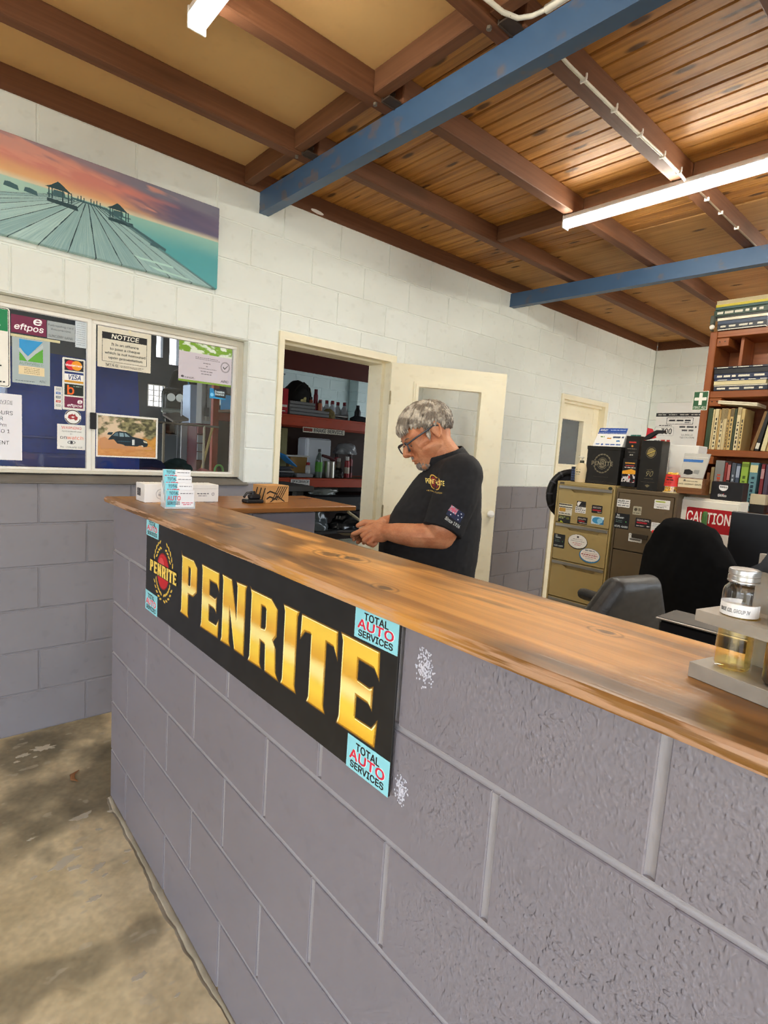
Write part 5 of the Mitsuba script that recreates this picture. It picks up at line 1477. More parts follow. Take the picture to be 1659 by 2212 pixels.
# glasses
gl = thing('glasses', 'dark rectangular framed glasses on the grey haired man', 'glasses')
DG = mat('#2b3038', 0.3, spec=0.6)
for s in (1, -1):
    base = np.array([0.101, s * 0.033, -0.004])
    yaw = -s * 0.20
    cs, sn = math.cos(yaw), math.sin(yaw)
    ring = []
    for a in np.linspace(0, 2 * math.pi, 33)[:-1]:
        e = 0.45
        yy = 0.0265 * math.copysign(abs(math.cos(a)) ** e, math.cos(a))
        zz = 0.0175 * math.copysign(abs(math.sin(a)) ** e, math.sin(a))
        ring.append(base + np.array([-sn * yy, cs * yy, zz + 0.10 * 0]))
    add('rim', to_world(tube(ring, 0.0028, 8, closed=True)), DG, gl, smooth=True)
    c = len(ring)
    lens = trimesh.Trimesh(ring + [base], [[c, i, (i + 1) % c] for i in range(c)], process=False)
    add('lens', to_world(lens), 'window_glass', gl, smooth=False)
    hinge = base + np.array([-sn * s * 0.027, cs * s * 0.027, 0.010])
    add('temple', to_world(tube([hinge, [0.070, s * 0.073, 0.011], [0.020, s * 0.0805, 0.014], [-0.012, s * 0.0825, 0.018], [-0.034, s * 0.080, 0.004]], [0.0028, 0.0032, 0.0034, 0.003, 0.0022], 8)), DG, gl, smooth=True)
add('bridge', to_world(tube([[0.101, 0.009, 0.002], [0.106, 0, 0.004], [0.101, -0.009, 0.002]], 0.0018, 8)), DG, gl, smooth=True)

# polo shirt
SHIRT = pmat('black_polo', lambda p, n, uv: mix(lin('#1b1b1d'), lin('#262628'), fbm(p.x * 60, p.y * 60, p.z * 60, 3)), rough=0.85, spec=0.2, sheen=0.4)
sh = hull(blob(J['neck_base'] + [0, 0, -0.035] - 0.01 * PF, (0.085, 0.09, 0.035)), blob(J['Ls'] + [0, 0, -0.008] + 0.03 * -PL + 0.012 * PF, (0.074, 0.07, 0.070)), blob(J['Rs'] + [0, 0, -0.008] + 0.03 * PL + 0.012 * PF, (0.074, 0.07, 0.070)), blob(J['chest'] + [0, 0, -0.04] + 0.006 * PF, (0.124, 0.18, 0.06)))
sh = sh + hull(blob(J['chest'] + 0.006 * PF, (0.122, 0.182, 0.07)), blob(J['mid'], (0.168, 0.195, 0.075))) + hull(blob(J['mid'], (0.168, 0.195, 0.075)), blob(J['belly'], (0.194, 0.203, 0.09))) + hull(blob(J['belly'], (0.194, 0.203, 0.09)), blob(J['hip'] + [0, 0, 0.02], (0.178, 0.195, 0.11)), blob(J['hip'] + [0, 0, -0.10], (0.172, 0.19, 0.03)))
slL = chain((J['Ls'] + [0, 0, -0.010] + 0.012 * PF, 0.080), (0.5 * (J['Ls'] + J['Lse']) + 0.004 * PL, 0.080), (J['Lse'], 0.0745))
slR = chain((J['Rs'] + [0, 0, -0.010] + 0.012 * PF, 0.080), (0.5 * (J['Rs'] + J['Rse']), 0.079), (J['Rse'], 0.073))
# the cuffs end flat
for Sv, Ev, arm in ((J['Ls'], J['Lse'], 'L'), (J['Rs'], J['Rse'], 'R')):
    u = (Ev - Sv) / np.linalg.norm(Ev - Sv)
    plane_d = float(np.dot(u, Ev) + 0.012)
    if arm == 'L':
        slL = slL.trim_by_plane((-u).tolist(), -plane_d)
    else:
        slR = slR.trim_by_plane((-u).tolist(), -plane_d)
shirt = (sh + slL + slR).trim_by_plane([0.0, 0.0, 1.0], 0.80)
# the neck opening
shirt = shirt - chain((J['neck_base'] + [0, 0, -0.02], 0.060), (J['neck_base'] + 0.08 * HU, 0.066))
shirtm = smooth_solid(shirt, 0.011, 10)
v, nrm = shirtm.vertices.copy(), shirtm.vertex_normals
w = meshkit.fbm(v * 11 + 3, 3, 4) - 0.5
fold = meshkit.noise(np.stack([(v @ PF) * 5 + v[:, 2] * 14, (v @ PL) * 6, v[:, 2] * 3], 1), 9) - 0.5
arm_d = np.linalg.norm(v - 0.5 * (J['Ls'] + J['Lse']), axis=1)
shirtm.vertices = v + nrm * (w * 0.010 + fold * 0.009)[:, None]
add('polo_shirt', shirtm, SHIRT, man, smooth=True)
# collar
ring = []
cx_, cy_ = J['neck_base'] + 0.014 * HU, None
nn = 28
for i in range(nn):
    a = 2 * math.pi * i / nn
    ring.append(cx_ + PF * 0.076 * math.cos(a) + PL * 0.074 * math.sin(a) + np.array([0, 0, 1.0]) * (-0.030 * math.cos(a)) + 0.0 * HU)
ring = np.array(ring)
rows = [(1.0, 0.014), (1.035, 0.016), (1.07, 0.006), (1.14, -0.026), (1.16, -0.040), (1.12, -0.042), (1.04, -0.018), (0.985, -0.002)]
cv_, cf_ = [], []
c0 = ring.mean(0)
for s_, up in rows:
    cv_ += [c0 + (p - c0) * s_ + HU * up for p in ring]
for r_ in range(len(rows)):
    for i in range(nn):
        a, b = r_ * nn + i, r_ * nn + (i + 1) % nn
        c, d = ((r_ + 1) % len(rows)) * nn + i, ((r_ + 1) % len(rows)) * nn + (i + 1) % nn
        cf_ += [[a, b, d], [a, d, c]]
add('collar', trimesh.Trimesh(np.array(cv_), cf_, process=False), SHIRT, man, smooth=True)
u = (J['Lse'] - J['Ls']) / np.linalg.norm(J['Lse'] - J['Ls'])


def on_shirt(center, right, up, w, h, items, name, lift=0.0):
    """Embroidery: thin stitched shapes laid onto the shirt along its surface."""
    right = right / np.linalg.norm(right)
    up = up - right * np.dot(up, right)
    up /= np.linalg.norm(up)
    n = np.cross(right, up)
    tree = shirtm.kdtree
    for poly, c in items:
        if isinstance(poly, trimesh.Trimesh):
            m = poly.copy()
            m.vertices = m.vertices * [1, 1, 0.03]
        else:
            m = extrude(poly, 0.03)
        if m is None:
            continue
        m = m.subdivide_to_size(0.09)
        vv = m.vertices
        base = center + np.outer(vv[:, 0] * w, right) + np.outer(vv[:, 1] * h, up)
        org = base + n * 0.14
        loc, idx, _ = shirtm.ray.intersects_location(org, np.repeat(-n[None], len(org), 0), multiple_hits=False)
        out = base.copy()
        out[idx] = loc
        top = vv[:, 2] > (vv[:, 2].min() + vv[:, 2].max()) / 2
        out = out + n * (lift + 0.0004 + 0.0006 * top)[:, None]
        m.vertices = out
        add(name, m, mat(c, 0.7), man, smooth=False)


RIGHT = np.array([0.754, -0.654, 0.0])
flag = [(sbox(0, 0, 1, 0.62), '#1c2440'), (sbox(0, 0.28, 0.5, 0.62), '#d8d8dc')]
flag2 = [(Polygon([(0, 0.41), (0.5, 0.41), (0.5, 0.49), (0, 0.49)]).union(Polygon([(0.21, 0.28), (0.29, 0.28), (0.29, 0.62), (0.21, 0.62)])).union(LineString([(0, 0.28), (0.5, 0.62)]).buffer(0.02)).union(LineString([(0, 0.62), (0.5, 0.28)]).buffer(0.02)), '#c2566a')]
stars = [(unary_union([Point(x, y).buffer(0.035, 3) for x, y in ((0.25, 0.13), (0.78, 0.50), (0.90, 0.34), (0.66, 0.32), (0.78, 0.12))]), '#d9dbe0')]
FU = -u + 0.0
FR = RIGHT * 0.86 + np.array([0, 0, -0.5])
fc = J['Lse'] * 0.60 + J['Ls'] * 0.40 + RIGHT * -0.012


def flagpos(items, dz):
    on_shirt(fc + np.array([0, 0, dz]) - FR * 0.02, FR, np.array([0.0, 0.0, 1.0]), 0.058, 0.058, items, 'embroidery')


flagpos(flag, -0.030)
for it in (flag2, stars):
    on_shirt(fc + np.array([0, 0, -0.030]) - FR * 0.02 + np.cross(RIGHT, [0, 0, 1.0]) * 0.0, FR, np.array([0.0, 0.0, 1.0]), 0.058, 0.058, [(a, c) for a, c in it], 'embroidery', 0.0012)
tm_ = text('Since 1926', 1.0, None)
tm_.vertices = tm_.vertices * [1 / (tm_.bounds[1][0]), 0.22, 1] 
on_shirt(fc + np.array([0, 0, -0.049]) - FR * 0.024, FR, np.array([0.0, 0.0, 1.0]), 0.060, 0.052, [(tm_, '#d4d4d0')], 'embroidery')
LR = np.array([0.80, -0.60, 0.0])
lc = J['chest'] + PF * 0.11 + PL * 0.085 + [0, 0, 0.016] - 0.008 * LR
LW, LH = 0.046, 0.050
logo = [(affinity.scale(Point(0.5, 0.5).buffer(0.5, 12), 0.50, 1.0).difference(affinity.scale(Point(0.5, 0.5).buffer(0.42, 12), 0.46, 1.0)), '#c9a04a'), (affinity.scale(Point(0.5, 0.5).buffer(0.36, 12), 0.42, 1.0), '#7d1d20')]
on_shirt(lc + [0, 0, -0.03], LR, np.array([0.0, 0.0, 1.0]), LW, LH, logo[:1], 'embroidery')
on_shirt(lc + [0, 0, -0.03], LR, np.array([0.0, 0.0, 1.0]), LW, LH, logo[1:], 'embroidery', 0.0004)
tm2_ = text('PENRITE', 1.0, None, True)
tm2_.vertices = tm2_.vertices * [1.0 / tm2_.bounds[1][0], 0.32, 1] + [0, 0.36, 0]
on_shirt(lc + [0, 0, -0.03] , LR, np.array([0.0, 0.0, 1.0]), LW, LH, [(tm2_, '#e6cf78')], 'embroidery', 0.0016)
tm3_ = text('A BETTER CLASS OF OIL', 1.0, None)
tm3_.vertices = tm3_.vertices * [1.0 / tm3_.bounds[1][0], 0.10, 1] + [0, -0.20, 0]
on_shirt(lc + [0, 0, -0.03], LR, np.array([0.0, 0.0, 1.0]), LW, LH, [(tm3_, '#c9a85a')], 'embroidery')

# trousers and shoes
tr_ = hull(blob(J['hip'] + [0, 0, -0.02], (0.165, 0.185, 0.09)), blob(J['hip'] + [0, 0, -0.12], (0.14, 0.18, 0.06)))
for s in (1, -1):
    hp = J['hip'] + s * 0.09 * PL + [0, 0, -0.10]
    tr_ = tr_ + chain((hp, 0.112), (hp * [1, 1, 0] + [0, 0, 0.48] + 0.02 * PF, 0.080), (hp * [1, 1, 0] + [0, 0, 0.13] - 0.005 * PF + 0.015 * s * PL, 0.066))
tr_ = tr_.trim_by_plane([0, 0, 1.0], 0.075)
add('trousers', smooth_solid(tr_, 0.02, 5), mat('#1d1e22', 0.85, spec=0.2), man, smooth=True)
for s in (1, -1):
    hp = J['hip'] + s * 0.09 * PL
    b0 = hp * [1, 1, 0] + 0.02 * s * PL
    shoe = hull(*[m3.Manifold.sphere(r, 18).translate(list(map(float, b0 + x * PF + y * PL + [0, 0, z]))) for x, y, z, r in ((-0.055, 0, 0.042, 0.040), (-0.05, 0, 0.09, 0.034), (0.05, 0, 0.08, 0.036), (0.16, 0.01 * s, 0.036, 0.034), (0.10, 0.02 * s, 0.040, 0.040))]).trim_by_plane([0, 0, 1.0], 0.002)
    add('shoe', smooth_solid(shoe, 0.015, 4), mat('#161617', 0.5), man, smooth=True)

ph = thing('phone', 'black phone in the hands of the man at the counter', 'phone')
pb = rbox(0.075, 0.155, 0.009, 0.004)
pd = np.array([-0.55, 0.83, -0.12])
pm = frame([1.2900, 1.5990, 1.1235], np.cross(pd, [0.25, 0.1, 1.0]), pd)
add('case', placed(pb, pm), mat('#141416', 0.3), ph, smooth=40)
add('screen', placed(bx(-0.034, 0.034, -0.072, 0.072, 0.0043, 0.0052), pm), mat('#1c2026', 0.1, spec=0.7), ph)
# ---------------------------------------------------------------- things on the counter
CT = 1.2003
k = thing('tissue_box', 'flat white carton lying on the counter behind the business cards', 'box')
tb = bx(0.632, 0.906, 2.000, 2.095, CT, CT + 0.066, 0.0015)
add('box', tb, mat('#e6e4e0', 0.5), k)
P = Print(frame([0.632, 1.9996, CT], [1, 0, 0], [0, 0, 1]), k)
P.disc(0.058, 0.030, 0.019, 0.019, '#b8b6b6', 1, hole=(0.017, 0.017), n=10).disc(0.058, 0.030, 0.010, 0.010, '#c9c7c7', 1, n=8).lines(0.048, 0.072, 0.026, 0.003, '#8f8d90', 2, 3).lines(0.190, 0.235, 0.030, 0.004, '#77757a', 1, 4).lines(0.195, 0.228, 0.022, 0.003, '#8d8b90', 1, 6).disc(0.252, 0.030, 0.005, 0.006, '#77757a', 1, hole=(0.0035, 0.0045))
P.rect(0.10, 0.050, 0.272, 0.052, '#d2cfcb').build()
P = Print(frame([0.6316, 2.095, CT], [0, -1, 0], [0, 0, 1]), k)
for i in range(9):
    P.rect(0.016 + i * 0.0045, 0.020, 0.0175 + i * 0.0045 + 0.001 * (i % 3 == 0), 0.048, '#46454a')
P.build()

# business cards in a tiered clear holder
HU_ = np.array([0.987, -0.160, 0.0])
HN_ = np.array([-0.160, -0.987, 0.0])
HO = np.array([0.643, 1.827, CT])
scene['acrylic'] = {'type': 'thindielectric', 'int_ior': 1.4}
k = thing('card_holder', 'clear tiered holder for business cards on the counter', 'card holder')


def hp(u, v, w):
    return HO + HU_ * u - HN_ * w + np.array([0, 0, v])


hm = frame(HO, HU_, [0, 0, 1])


def local_box(u0, u1, v0, v1, w0, w1, b=0.0):
    return placed(bx(u0, u1, v0, v1, -w1, -w0, b), hm)


ACR = mat('#cfd6d8', 0.08, spec=0.8)
add('base', local_box(0, 0.097, 0, 0.003, -0.002, 0.082, 0.0008), ACR, k)
for i in range(4):
    add('tier', [local_box(0, 0.097, 0.004 + i * 0.022, 0.0055 + i * 0.022, i * 0.02, i * 0.02 + 0.016), local_box(0, 0.002, 0, 0.022 + i * 0.022, i * 0.02, i * 0.02 + 0.017), local_box(0.095, 0.097, 0, 0.022 + i * 0.022, i * 0.02, i * 0.02 + 0.017)], ACR, k)
cards_lab = ['business cards showing the whole red AUTO, at the front of the clear holder', 'business cards in the second tier of the clear holder', 'business cards in the third tier of the clear holder', 'business cards in the hindmost tier of the clear holder']
for i in range(4):
    c = thing('business_cards', cards_lab[i], 'cards', 'stacks of business cards in the holder')
    v0 = 0.006 + i * 0.022
    w0 = 0.004 + i * 0.020
    add('stack', local_box(0.0035, 0.0935, v0, v0 + 0.055, w0, w0 + 0.010), mat('#e8e8e8', 0.45), c)
    P = Print(frame(hp(0.0035, v0, w0 - 0.0002), HU_, [0, 0, 1]), c)
    P.poly([(0, 0), (0.030, 0), (0.040, 0.055), (0, 0.055)], '#7fcbd8')
    P.text('TOTAL', 0.010, 0.041, 0.0095, '#17181b', 0.030, True, layer=2).text('AUTO', 0.004, 0.022, 0.014, '#c92c45', 0.042, True, layer=2).text('SERVICES', 0.004, 0.007, 0.0105, '#17181b', 0.040, True, layer=2)
    P.lines(0.045, 0.086, 0.044, 0.0025, '#77757a', 2, 3 + i).lines(0.050, 0.086, 0.012, 0.003, '#d07a86', 2, 5 + i).lines(0.055, 0.080, 0.006, 0.003, '#d07a86', 2, 9 + i)
    P.build()

k = thing('patterned_carton', 'small brown carton with black slanted stripes on the counter return', 'box')
cm_ = frame([1.075, 1.935, CT], [0.985, 0.17, 0], [0, 0, 1])
add('box', placed(bx(0, 0.118, 0, 0.070, -0.085, 0, 0.0015), cm_), pmat('kraft_card', dirty('#b98a55', '#a87a47', 8.0, 0.5), rough=0.7), k)
P = Print(frame(np.array([1.075, 1.935, CT]) + 0.0003 * np.array([0.17, -0.985, 0]), [0.985, 0.17, 0], [0, 0, 1]), k)
for i in range(4):
    d = i * 0.022
    P.poly([(0.004, 0.042 - d), (0.020, 0.050 - d), (0.058, 0.016 - d + 0.022), (0.058, 0.010 - d + 0.022), (0.020, 0.044 - d), (0.004, 0.036 - d)] if i < 2 else [(0.0, 0.0), (0.001, 0), (0.001, 0.001)], '#2c2118')
for i in range(5):
    u = 0.062 + i * 0.011
    P.poly([(u, 0.066), (u + 0.004, 0.066), (u - 0.028, 0.012), (u - 0.032, 0.012)], '#2c2118')
P.poly([(0.02, 0.004), (0.060, 0.030), (0.100, 0.004), (0.092, 0.004), (0.060, 0.024), (0.028, 0.004)], '#2c2118')
P.build()
P = Print(frame(np.array([1.075, 1.935, CT]) + np.array([-0.17, 0.985, 0]) * 0.085 + np.array([-0.985, -0.17, 0]) * 0.0003, [0.17, -0.985, 0], [0, 0, 1]), k)
for i in range(3):
    P.poly([(0.01 + i * 0.024, 0.010), (0.016 + i * 0.024, 0.010), (0.034 + i * 0.024, 0.060), (0.028 + i * 0.024, 0.060)], '#2c2118')
P.build()
k = thing('black_clamp', 'small black clamp lying left of the patterned carton', 'clamp')
add('base', bx(0.995, 1.068, 1.935, 1.985, CT, CT + 0.014, 0.004), mat('#141416', 0.45), k)
add('jaw', [bx(1.015, 1.06, 1.945, 1.978, CT + 0.014, CT + 0.034, 0.006), cyl([1.03, 1.96, CT + 0.034], [1.03, 1.96, CT + 0.046], 0.010, 14)], mat('#1a1a1d', 0.4), k)
add('lever', tube([[1.03, 1.96, CT + 0.042], [1.00, 1.95, CT + 0.040], [0.985, 1.944, CT + 0.024]], 0.0045, 8), mat('#1a1a1d', 0.4), k)

# oil samples in a frosted rack
RA, RD = np.array([-0.216, -0.976, 0.0]), np.array([0.976, -0.216, 0.0])
RO = np.array([0.688, 0.222, CT])
RM = np.eye(4)
RM[:3, 0], RM[:3, 1], RM[:3, 2], RM[:3, 3] = RA, RD, [0, 0, 1], RO


def rk_box(a0, a1, d0, d1, z0, z1, b=0.0):
    m = placed(bx(a0, a1, d0, d1, z0, z1, b), RM)
    return m


FROST = pmat('frosted_acrylic', lambda p, n, uv: mix(lin('#8f877a'), lin('#a0988b'), fbm(p.x * 60, p.y * 60, p.z * 60, 2)), rough=0.5, spec=0.5)
k = thing('sample_rack', 'frosted acrylic rack with a black header holding oil samples', 'rack')
add('base', rk_box(0, 0.46, 0, 0.072, 0, 0.018, 0.0008), FROST, k)
up = sbox(0, 0, 0.46, 0.066)
for i in range(9):
    up = up.difference(Point(0.035 + i * 0.050, 0.027).buffer(0.0195, 20))
um = extrude(up, 0.013)
um.apply_translation([0, 0, 0.068])
add('shelf', placed(um, RM), FROST, k)
add('back', rk_box(0.026, 0.46, 0.066, 0.072, 0.018, 0.150, 0.0005), FROST, k)
hp_ = [(0.018, 0.130), (0.46, 0.130), (0.46, 0.176), (0.052, 0.176), (0.044, 0.173), (0.039, 0.166), (0.036, 0.150), (0.031, 0.140)]
hm_ = extrude(Polygon(hp_), 0.005)
M = np.eye(4)
M[:3, 0], M[:3, 1], M[:3, 2], M[:3, 3] = RA, [0, 0, 1], np.cross(RA, [0, 0, 1.0]), RO + RD * 0.0655
hm_.apply_transform(M)
add('header', hm_, mat('#26282c', 0.35), k)
# its lettering faces the camera
HMx = frame(RO + RD * 0.0602 + np.array([0, 0, 0.0]), RA, [0, 0, 1])
P = Print(HMx, k, 'lettering')
P.text('PENRITE', 0.047, 0.150, 0.011, '#e2b53a', 0.080, True)
P.build()
scene['bottle_glass'] = {'type': 'thindielectric', 'int_ior': 1.5}
AL = mat('#c9c9c7', 0.28, 0.85)


def sample_bottle(a, oil, label_text, lab_, level, clear):
    k = thing('sample_bottle', lab_, 'bottle')
    c = (RM @ np.array([a, 0.027, 0.0183, 1.0]))[:3]
    r = 0.0187
    gl_ = lathe([(0.0, 0.0005), (r - 0.003, 0.0), (r - 0.0008, 0.0012), (r, 0.004), (r, 0.090), (r - 0.0015, 0.0945), (r - 0.005, 0.0985), (0.0135, 0.1005), (0.0135, 0.104)], 40, c)
    add('glass', gl_, 'bottle_glass', k, smooth=40)
    if clear:
        scene['oil_clear'] = {'type': 'thindielectric', 'int_ior': 1.25, 'specular_transmittance': {'type': 'rgb', 'value': [0.97, 0.90, 0.60]}}
        om = lathe([(0, 0.0022), (r - 0.0035, 0.002), (r - 0.0014, 0.0048), (r - 0.0014, level), (0, level - 0.0006)], 40, c)
        add('oil', om, 'oil_clear', k, smooth=40)
    else:
        om = lathe([(0, 0.0016), (r - 0.003, 0.0014), (r - 0.0006, 0.0045), (r - 0.0006, level), (0, level - 0.0006)], 40, c)
        add('oil', om, mat(oil, 0.12, spec=0.6), k, smooth=40)
    lb = lathe([(r + 0.0003, 0.064), (r + 0.0003, 0.078)], 40, c)
    # the label wraps the near three quarters
    ang = np.arctan2(lb.triangles_center[:, 1] - c[1], lb.triangles_center[:, 0] - c[0])
    away = np.arctan2(RD[1], RD[0]) - 0.3
    dd = np.abs((ang - away + np.pi) % (2 * np.pi) - np.pi)
    lb.update_faces(dd > 0.75)
    add('label', lb, mat('#efedea', 0.5), k, smooth=True)
    tm = text(label_text, 0.0042, 0.031)
    tv = tm.vertices.copy()
    w = tv[:, 0].max()
    base = math.atan2(-c[1], -c[0]) - 0.12
    th = base + (tv[:, 0] - w / 2 - 0.003) / r
    rr = r + 0.0004 + (tv[:, 2] > tv[:, 2].mean()) * 0.0002
    tm.vertices = np.stack([c[0] + rr * np.cos(th), c[1] + rr * np.sin(th), c[2] + 0.0685 + tv[:, 1]], 1)
    add('lettering', tm, mat('#3d3d42', 0.6), k, smooth=False)
    cp = [(0, 0.1165), (0.0140, 0.1165), (0.0152, 0.1158), (0.0157, 0.1145), (0.0157, 0.1105), (0.0150, 0.1100), (0.0150, 0.1092), (0.0157, 0.1086), (0.0157, 0.1046), (0.0150, 0.1040), (0.0160, 0.1030), (0.0160, 0.1015), (0, 0.1015)]
    add('cap', lathe(cp, 48, c), AL, k, smooth=35)


sample_bottle(0.033, '#e6cf74', 'BASE OIL GROUP IV', 'sample bottle of pale yellow oil with a silver cap, first in the rack', 0.073, True)
sample_bottle(0.085, '#1a100c', 'ADDITIVE', 'sample bottle of black oil, second in the rack', 0.066, False)
# ---------------------------------------------------------------- filing cabinets
def face(x, y, z):
    """Frame of a face that looks back along -x: u to the right as seen, v up."""
    return frame([x, y, z], [0, -1, 0], [0, 0, 1])


TAN = pmat('cabinet_tan', dirty('#a8925f', '#95804f', 4.0, 0.5), rough=0.45, spec=0.45)
BROWN = pmat('cabinet_brown', dirty('#5d4e38', '#4b3e2b', 5.0, 0.7), rough=0.5, spec=0.4)


def cabinet(label, y0, y1, h, pitch, first, n, m, grip):
    k = thing('filing_cabinet', label, 'filing cabinet')
    X0 = 3.50
    add('body', bx(X0 + 0.021, X0 + 0.60, y0, y1, 0.01, h, 0.004), m, k)
    add('body', [bx(X0 - 0.001, X0 + 0.02, y1 - 0.012, y1, 0.01, h, 0.002), bx(X0 - 0.001, X0 + 0.02, y0, y0 + 0.012, 0.01, h, 0.002), bx(X0 - 0.002, X0 + 0.02, y0, y1, h - 0.027, h, 0.004)], m, k)
    drawers = []
    for i in range(n):
        zt = first - pitch * i
        zb = max(zt - pitch + 0.008, 0.04)
        if grip == 'strip':
            # the finger pull is a hollow cut into the drawer's front, closed behind
            w_ = y1 - y0 - 0.032
            pull = Polygon([(0.09, -0.030), (0.33, -0.030), (0.33, -0.044), (0.325, -0.046), (0.115, -0.046), (0.105, -0.036)])
            fp = extrude(sbox(0, zb - zt, w_, 0).difference(pull), 0.018)
            fp.apply_transform(face(X0 + 0.018, y1 - 0.016, zt))
            d = add('drawer', [fp, bx(X0 + 0.018, X0 + 0.020, y0 + 0.016, y1 - 0.016, zb, zt)], m, k)
        else:
            d = add('drawer', bx(X0, X0 + 0.018, y0 + 0.016, y1 - 0.016, zb, zt, 0.002), m, k)
        drawers.append((d, zt))
        if grip == 'strip':
            add('handle', bx(X0 - 0.008, X0 + 0.001, y0 + 0.018, y1 - 0.018, zt - 0.026, zt - 0.004, 0.003), mat('#8e8a82', 0.3, 0.6), d)
        else:
            rc = bx(X0 - 0.012, X0, (y0 + y1) / 2 - 0.045, (y0 + y1) / 2 + 0.055, zt - 0.262, zt - 0.250, 0.002)
            add('handle', [rc, bx(X0 - 0.012, X0 - 0.008, (y0 + y1) / 2 - 0.045, (y0 + y1) / 2 + 0.055, zt - 0.278, zt - 0.250, 0.002)], mat('#2e261b', 0.4), d)
    return k


c1 = cabinet('tan four drawer filing cabinet with stickers, nearest the closed door', 1.699, 2.124, 1.312, 0.269, 1.286, 4, TAN, 'strip')
P = Print(face(3.4975, 2.124, 0), c1, 'badge')
P.rect(0.02, 1.290, 0.055, 1.306, '#5d5340').disc(0.392, 1.292, 0.014, 0.010, '#2f3326', 1).build()
c2 = cabinet('dark brown filing cabinet with stickers, right of the tan one', 1.312, 1.686, 1.300, 0.375, 1.272, 3, BROWN, 'pull')


def magnet(name, u0, u1, v0, v1, c, label, cat='sticker', cab='tan', oval=False, bandc=None):
    """A sticker on a cabinet: u along the face from its far edge."""
    k = thing(name, label, cat)
    yy = 2.124 if cab == 'tan' else 1.686
    p = sbox(u0, v0, u1, v1).buffer(-0.003).buffer(0.003, 3)
    if oval:
        p = affinity.translate(affinity.scale(Point(0, 0).buffer(1, 12), (u1 - u0) / 2, (v1 - v0) / 2), (u0 + u1) / 2, (v0 + v1) / 2)
    add('card', placed(extrude(p, 0.0012), face(3.4994, yy, 0)), mat(c, 0.4), k, smooth=False)
    return k, Print(face(3.4980, yy, 0), k)


def fpx(a, b):
    return a, b


k, P = magnet('magnet', 0.032, 0.134, 1.075, 1.155, '#d8d2c2', 'beige and gold magnet at the top left of the tan cabinet')
P.rect(0.032, 1.128, 0.134, 1.134, '#2b251f').rect(0.036, 1.098, 0.085, 1.124, '#b8892f').lines(0.09, 0.128, 1.116, 0.004, '#7d7466', 1, 2).lines(0.036, 0.125, 1.082, 0.006, '#4a443b', 1, 3).rect(0.030, 1.145, 0.130, 1.152, '#2b251f', 1).build()
k, P = magnet('magnet', 0.166, 0.232, 1.145, 1.185, '#1c1b1d', 'black and white cartoon style magnet at the top middle of the tan cabinet')
P.poly([(0.168, 1.168), (0.176, 1.182), (0.198, 1.178), (0.190, 1.166), (0.181, 1.150), (0.172, 1.152)], '#e3e0da').lines(0.195, 0.228, 1.150, 0.008, '#3c3b3d', 1, 1).build()
k, P = magnet('magnet', 0.158, 0.236, 1.103, 1.146, '#e4e1dc', 'white magnet with bold black heading in the middle of the tan cabinet')
P.text('MAJOR', 0.162, 1.132, 0.010, '#1d1c20', 0.045, True).lines(0.162, 0.232, 1.122, 0.005, '#35343a', 1, 4).lines(0.162, 0.232, 1.110, 0.004, '#6b6a70', 1, 5).build()
k, P = magnet('magnet', 0.278, 0.352, 1.118, 1.170, '#1d191a', 'black magnet with red lettering at the upper right of the tan cabinet')
P.text('REDCLIFFE', 0.286, 1.150, 0.010, '#c7b9b4', 0.058, True).rect(0.284, 1.132, 0.345, 1.142, '#a3202c').lines(0.32, 0.348, 1.124, 0.004, '#c7b9b4', 1, 2).build()
k, P = magnet('magnet', 0.035, 0.128, 1.020, 1.070, '#1a1a17', 'black magnet with a yellow corner at the lower left of the tan cabinet')
P.lines(0.040, 0.090, 1.058, 0.006, '#9aa05a', 1, 2).lines(0.040, 0.075, 1.048, 0.006, '#b9bb8a', 1, 3).rect(0.096, 1.046, 0.120, 1.062, '#5f6124').poly([(0.035, 1.020), (0.078, 1.020), (0.060, 1.034), (0.045, 1.030)], '#b6b932').rect(0.038, 1.022, 0.052, 1.032, '#141412', 2).build()
k, P = magnet('magnet', 0.182, 0.255, 1.030, 1.078, '#1d191a', 'black magnet with red lettering at the lower middle of the tan cabinet')
P.text('REDCLIFFE', 0.188, 1.060, 0.009, '#c7b9b4', 0.056, True).rect(0.190, 1.045, 0.235, 1.054, '#a3202c').lines(0.20, 0.25, 1.036, 0.004, '#c7b9b4', 1, 2).build()
k, P = magnet('magnet', 0.283, 0.372, 1.043, 1.096, '#c9dbe4', 'pale magnet with a blue swirl at the lower right of the tan cabinet')
P.disc(0.328, 1.070, 0.038, 0.022, '#3f8fbf').disc(0.345, 1.068, 0.020, 0.018, '#8cc3df', 2).poly([(0.34, 1.045), (0.372, 1.045), (0.372, 1.085), (0.36, 1.06)], '#2f6f9f', 2).build()
k, P = magnet('magnet', 0.017, 0.103, 0.836, 0.934, '#17191c', 'black magnet with white heading at the left of the second tan drawer')
P.text('Ian', 0.028, 0.920, 0.009, '#d4d8d8', 0.016, True).text('Dobson', 0.028, 0.906, 0.010, '#d4d8d8', 0.040, True).lines(0.025, 0.07, 0.880, 0.004, '#566b66', 1, 2).lines(0.025, 0.06, 0.890, 0.004, '#566b66', 1, 3).rect(0.085, 0.880, 0.089, 0.886, '#4faa5a').text('4131 4600', 0.022, 0.846, 0.010, '#d4d8d8', 0.070, True).build()
k, P = magnet('round_magnet', 0.127, 0.274, 0.850, 0.955, '#2e2a2b', 'white oval magnet with a black rim on the second tan drawer', oval=True)
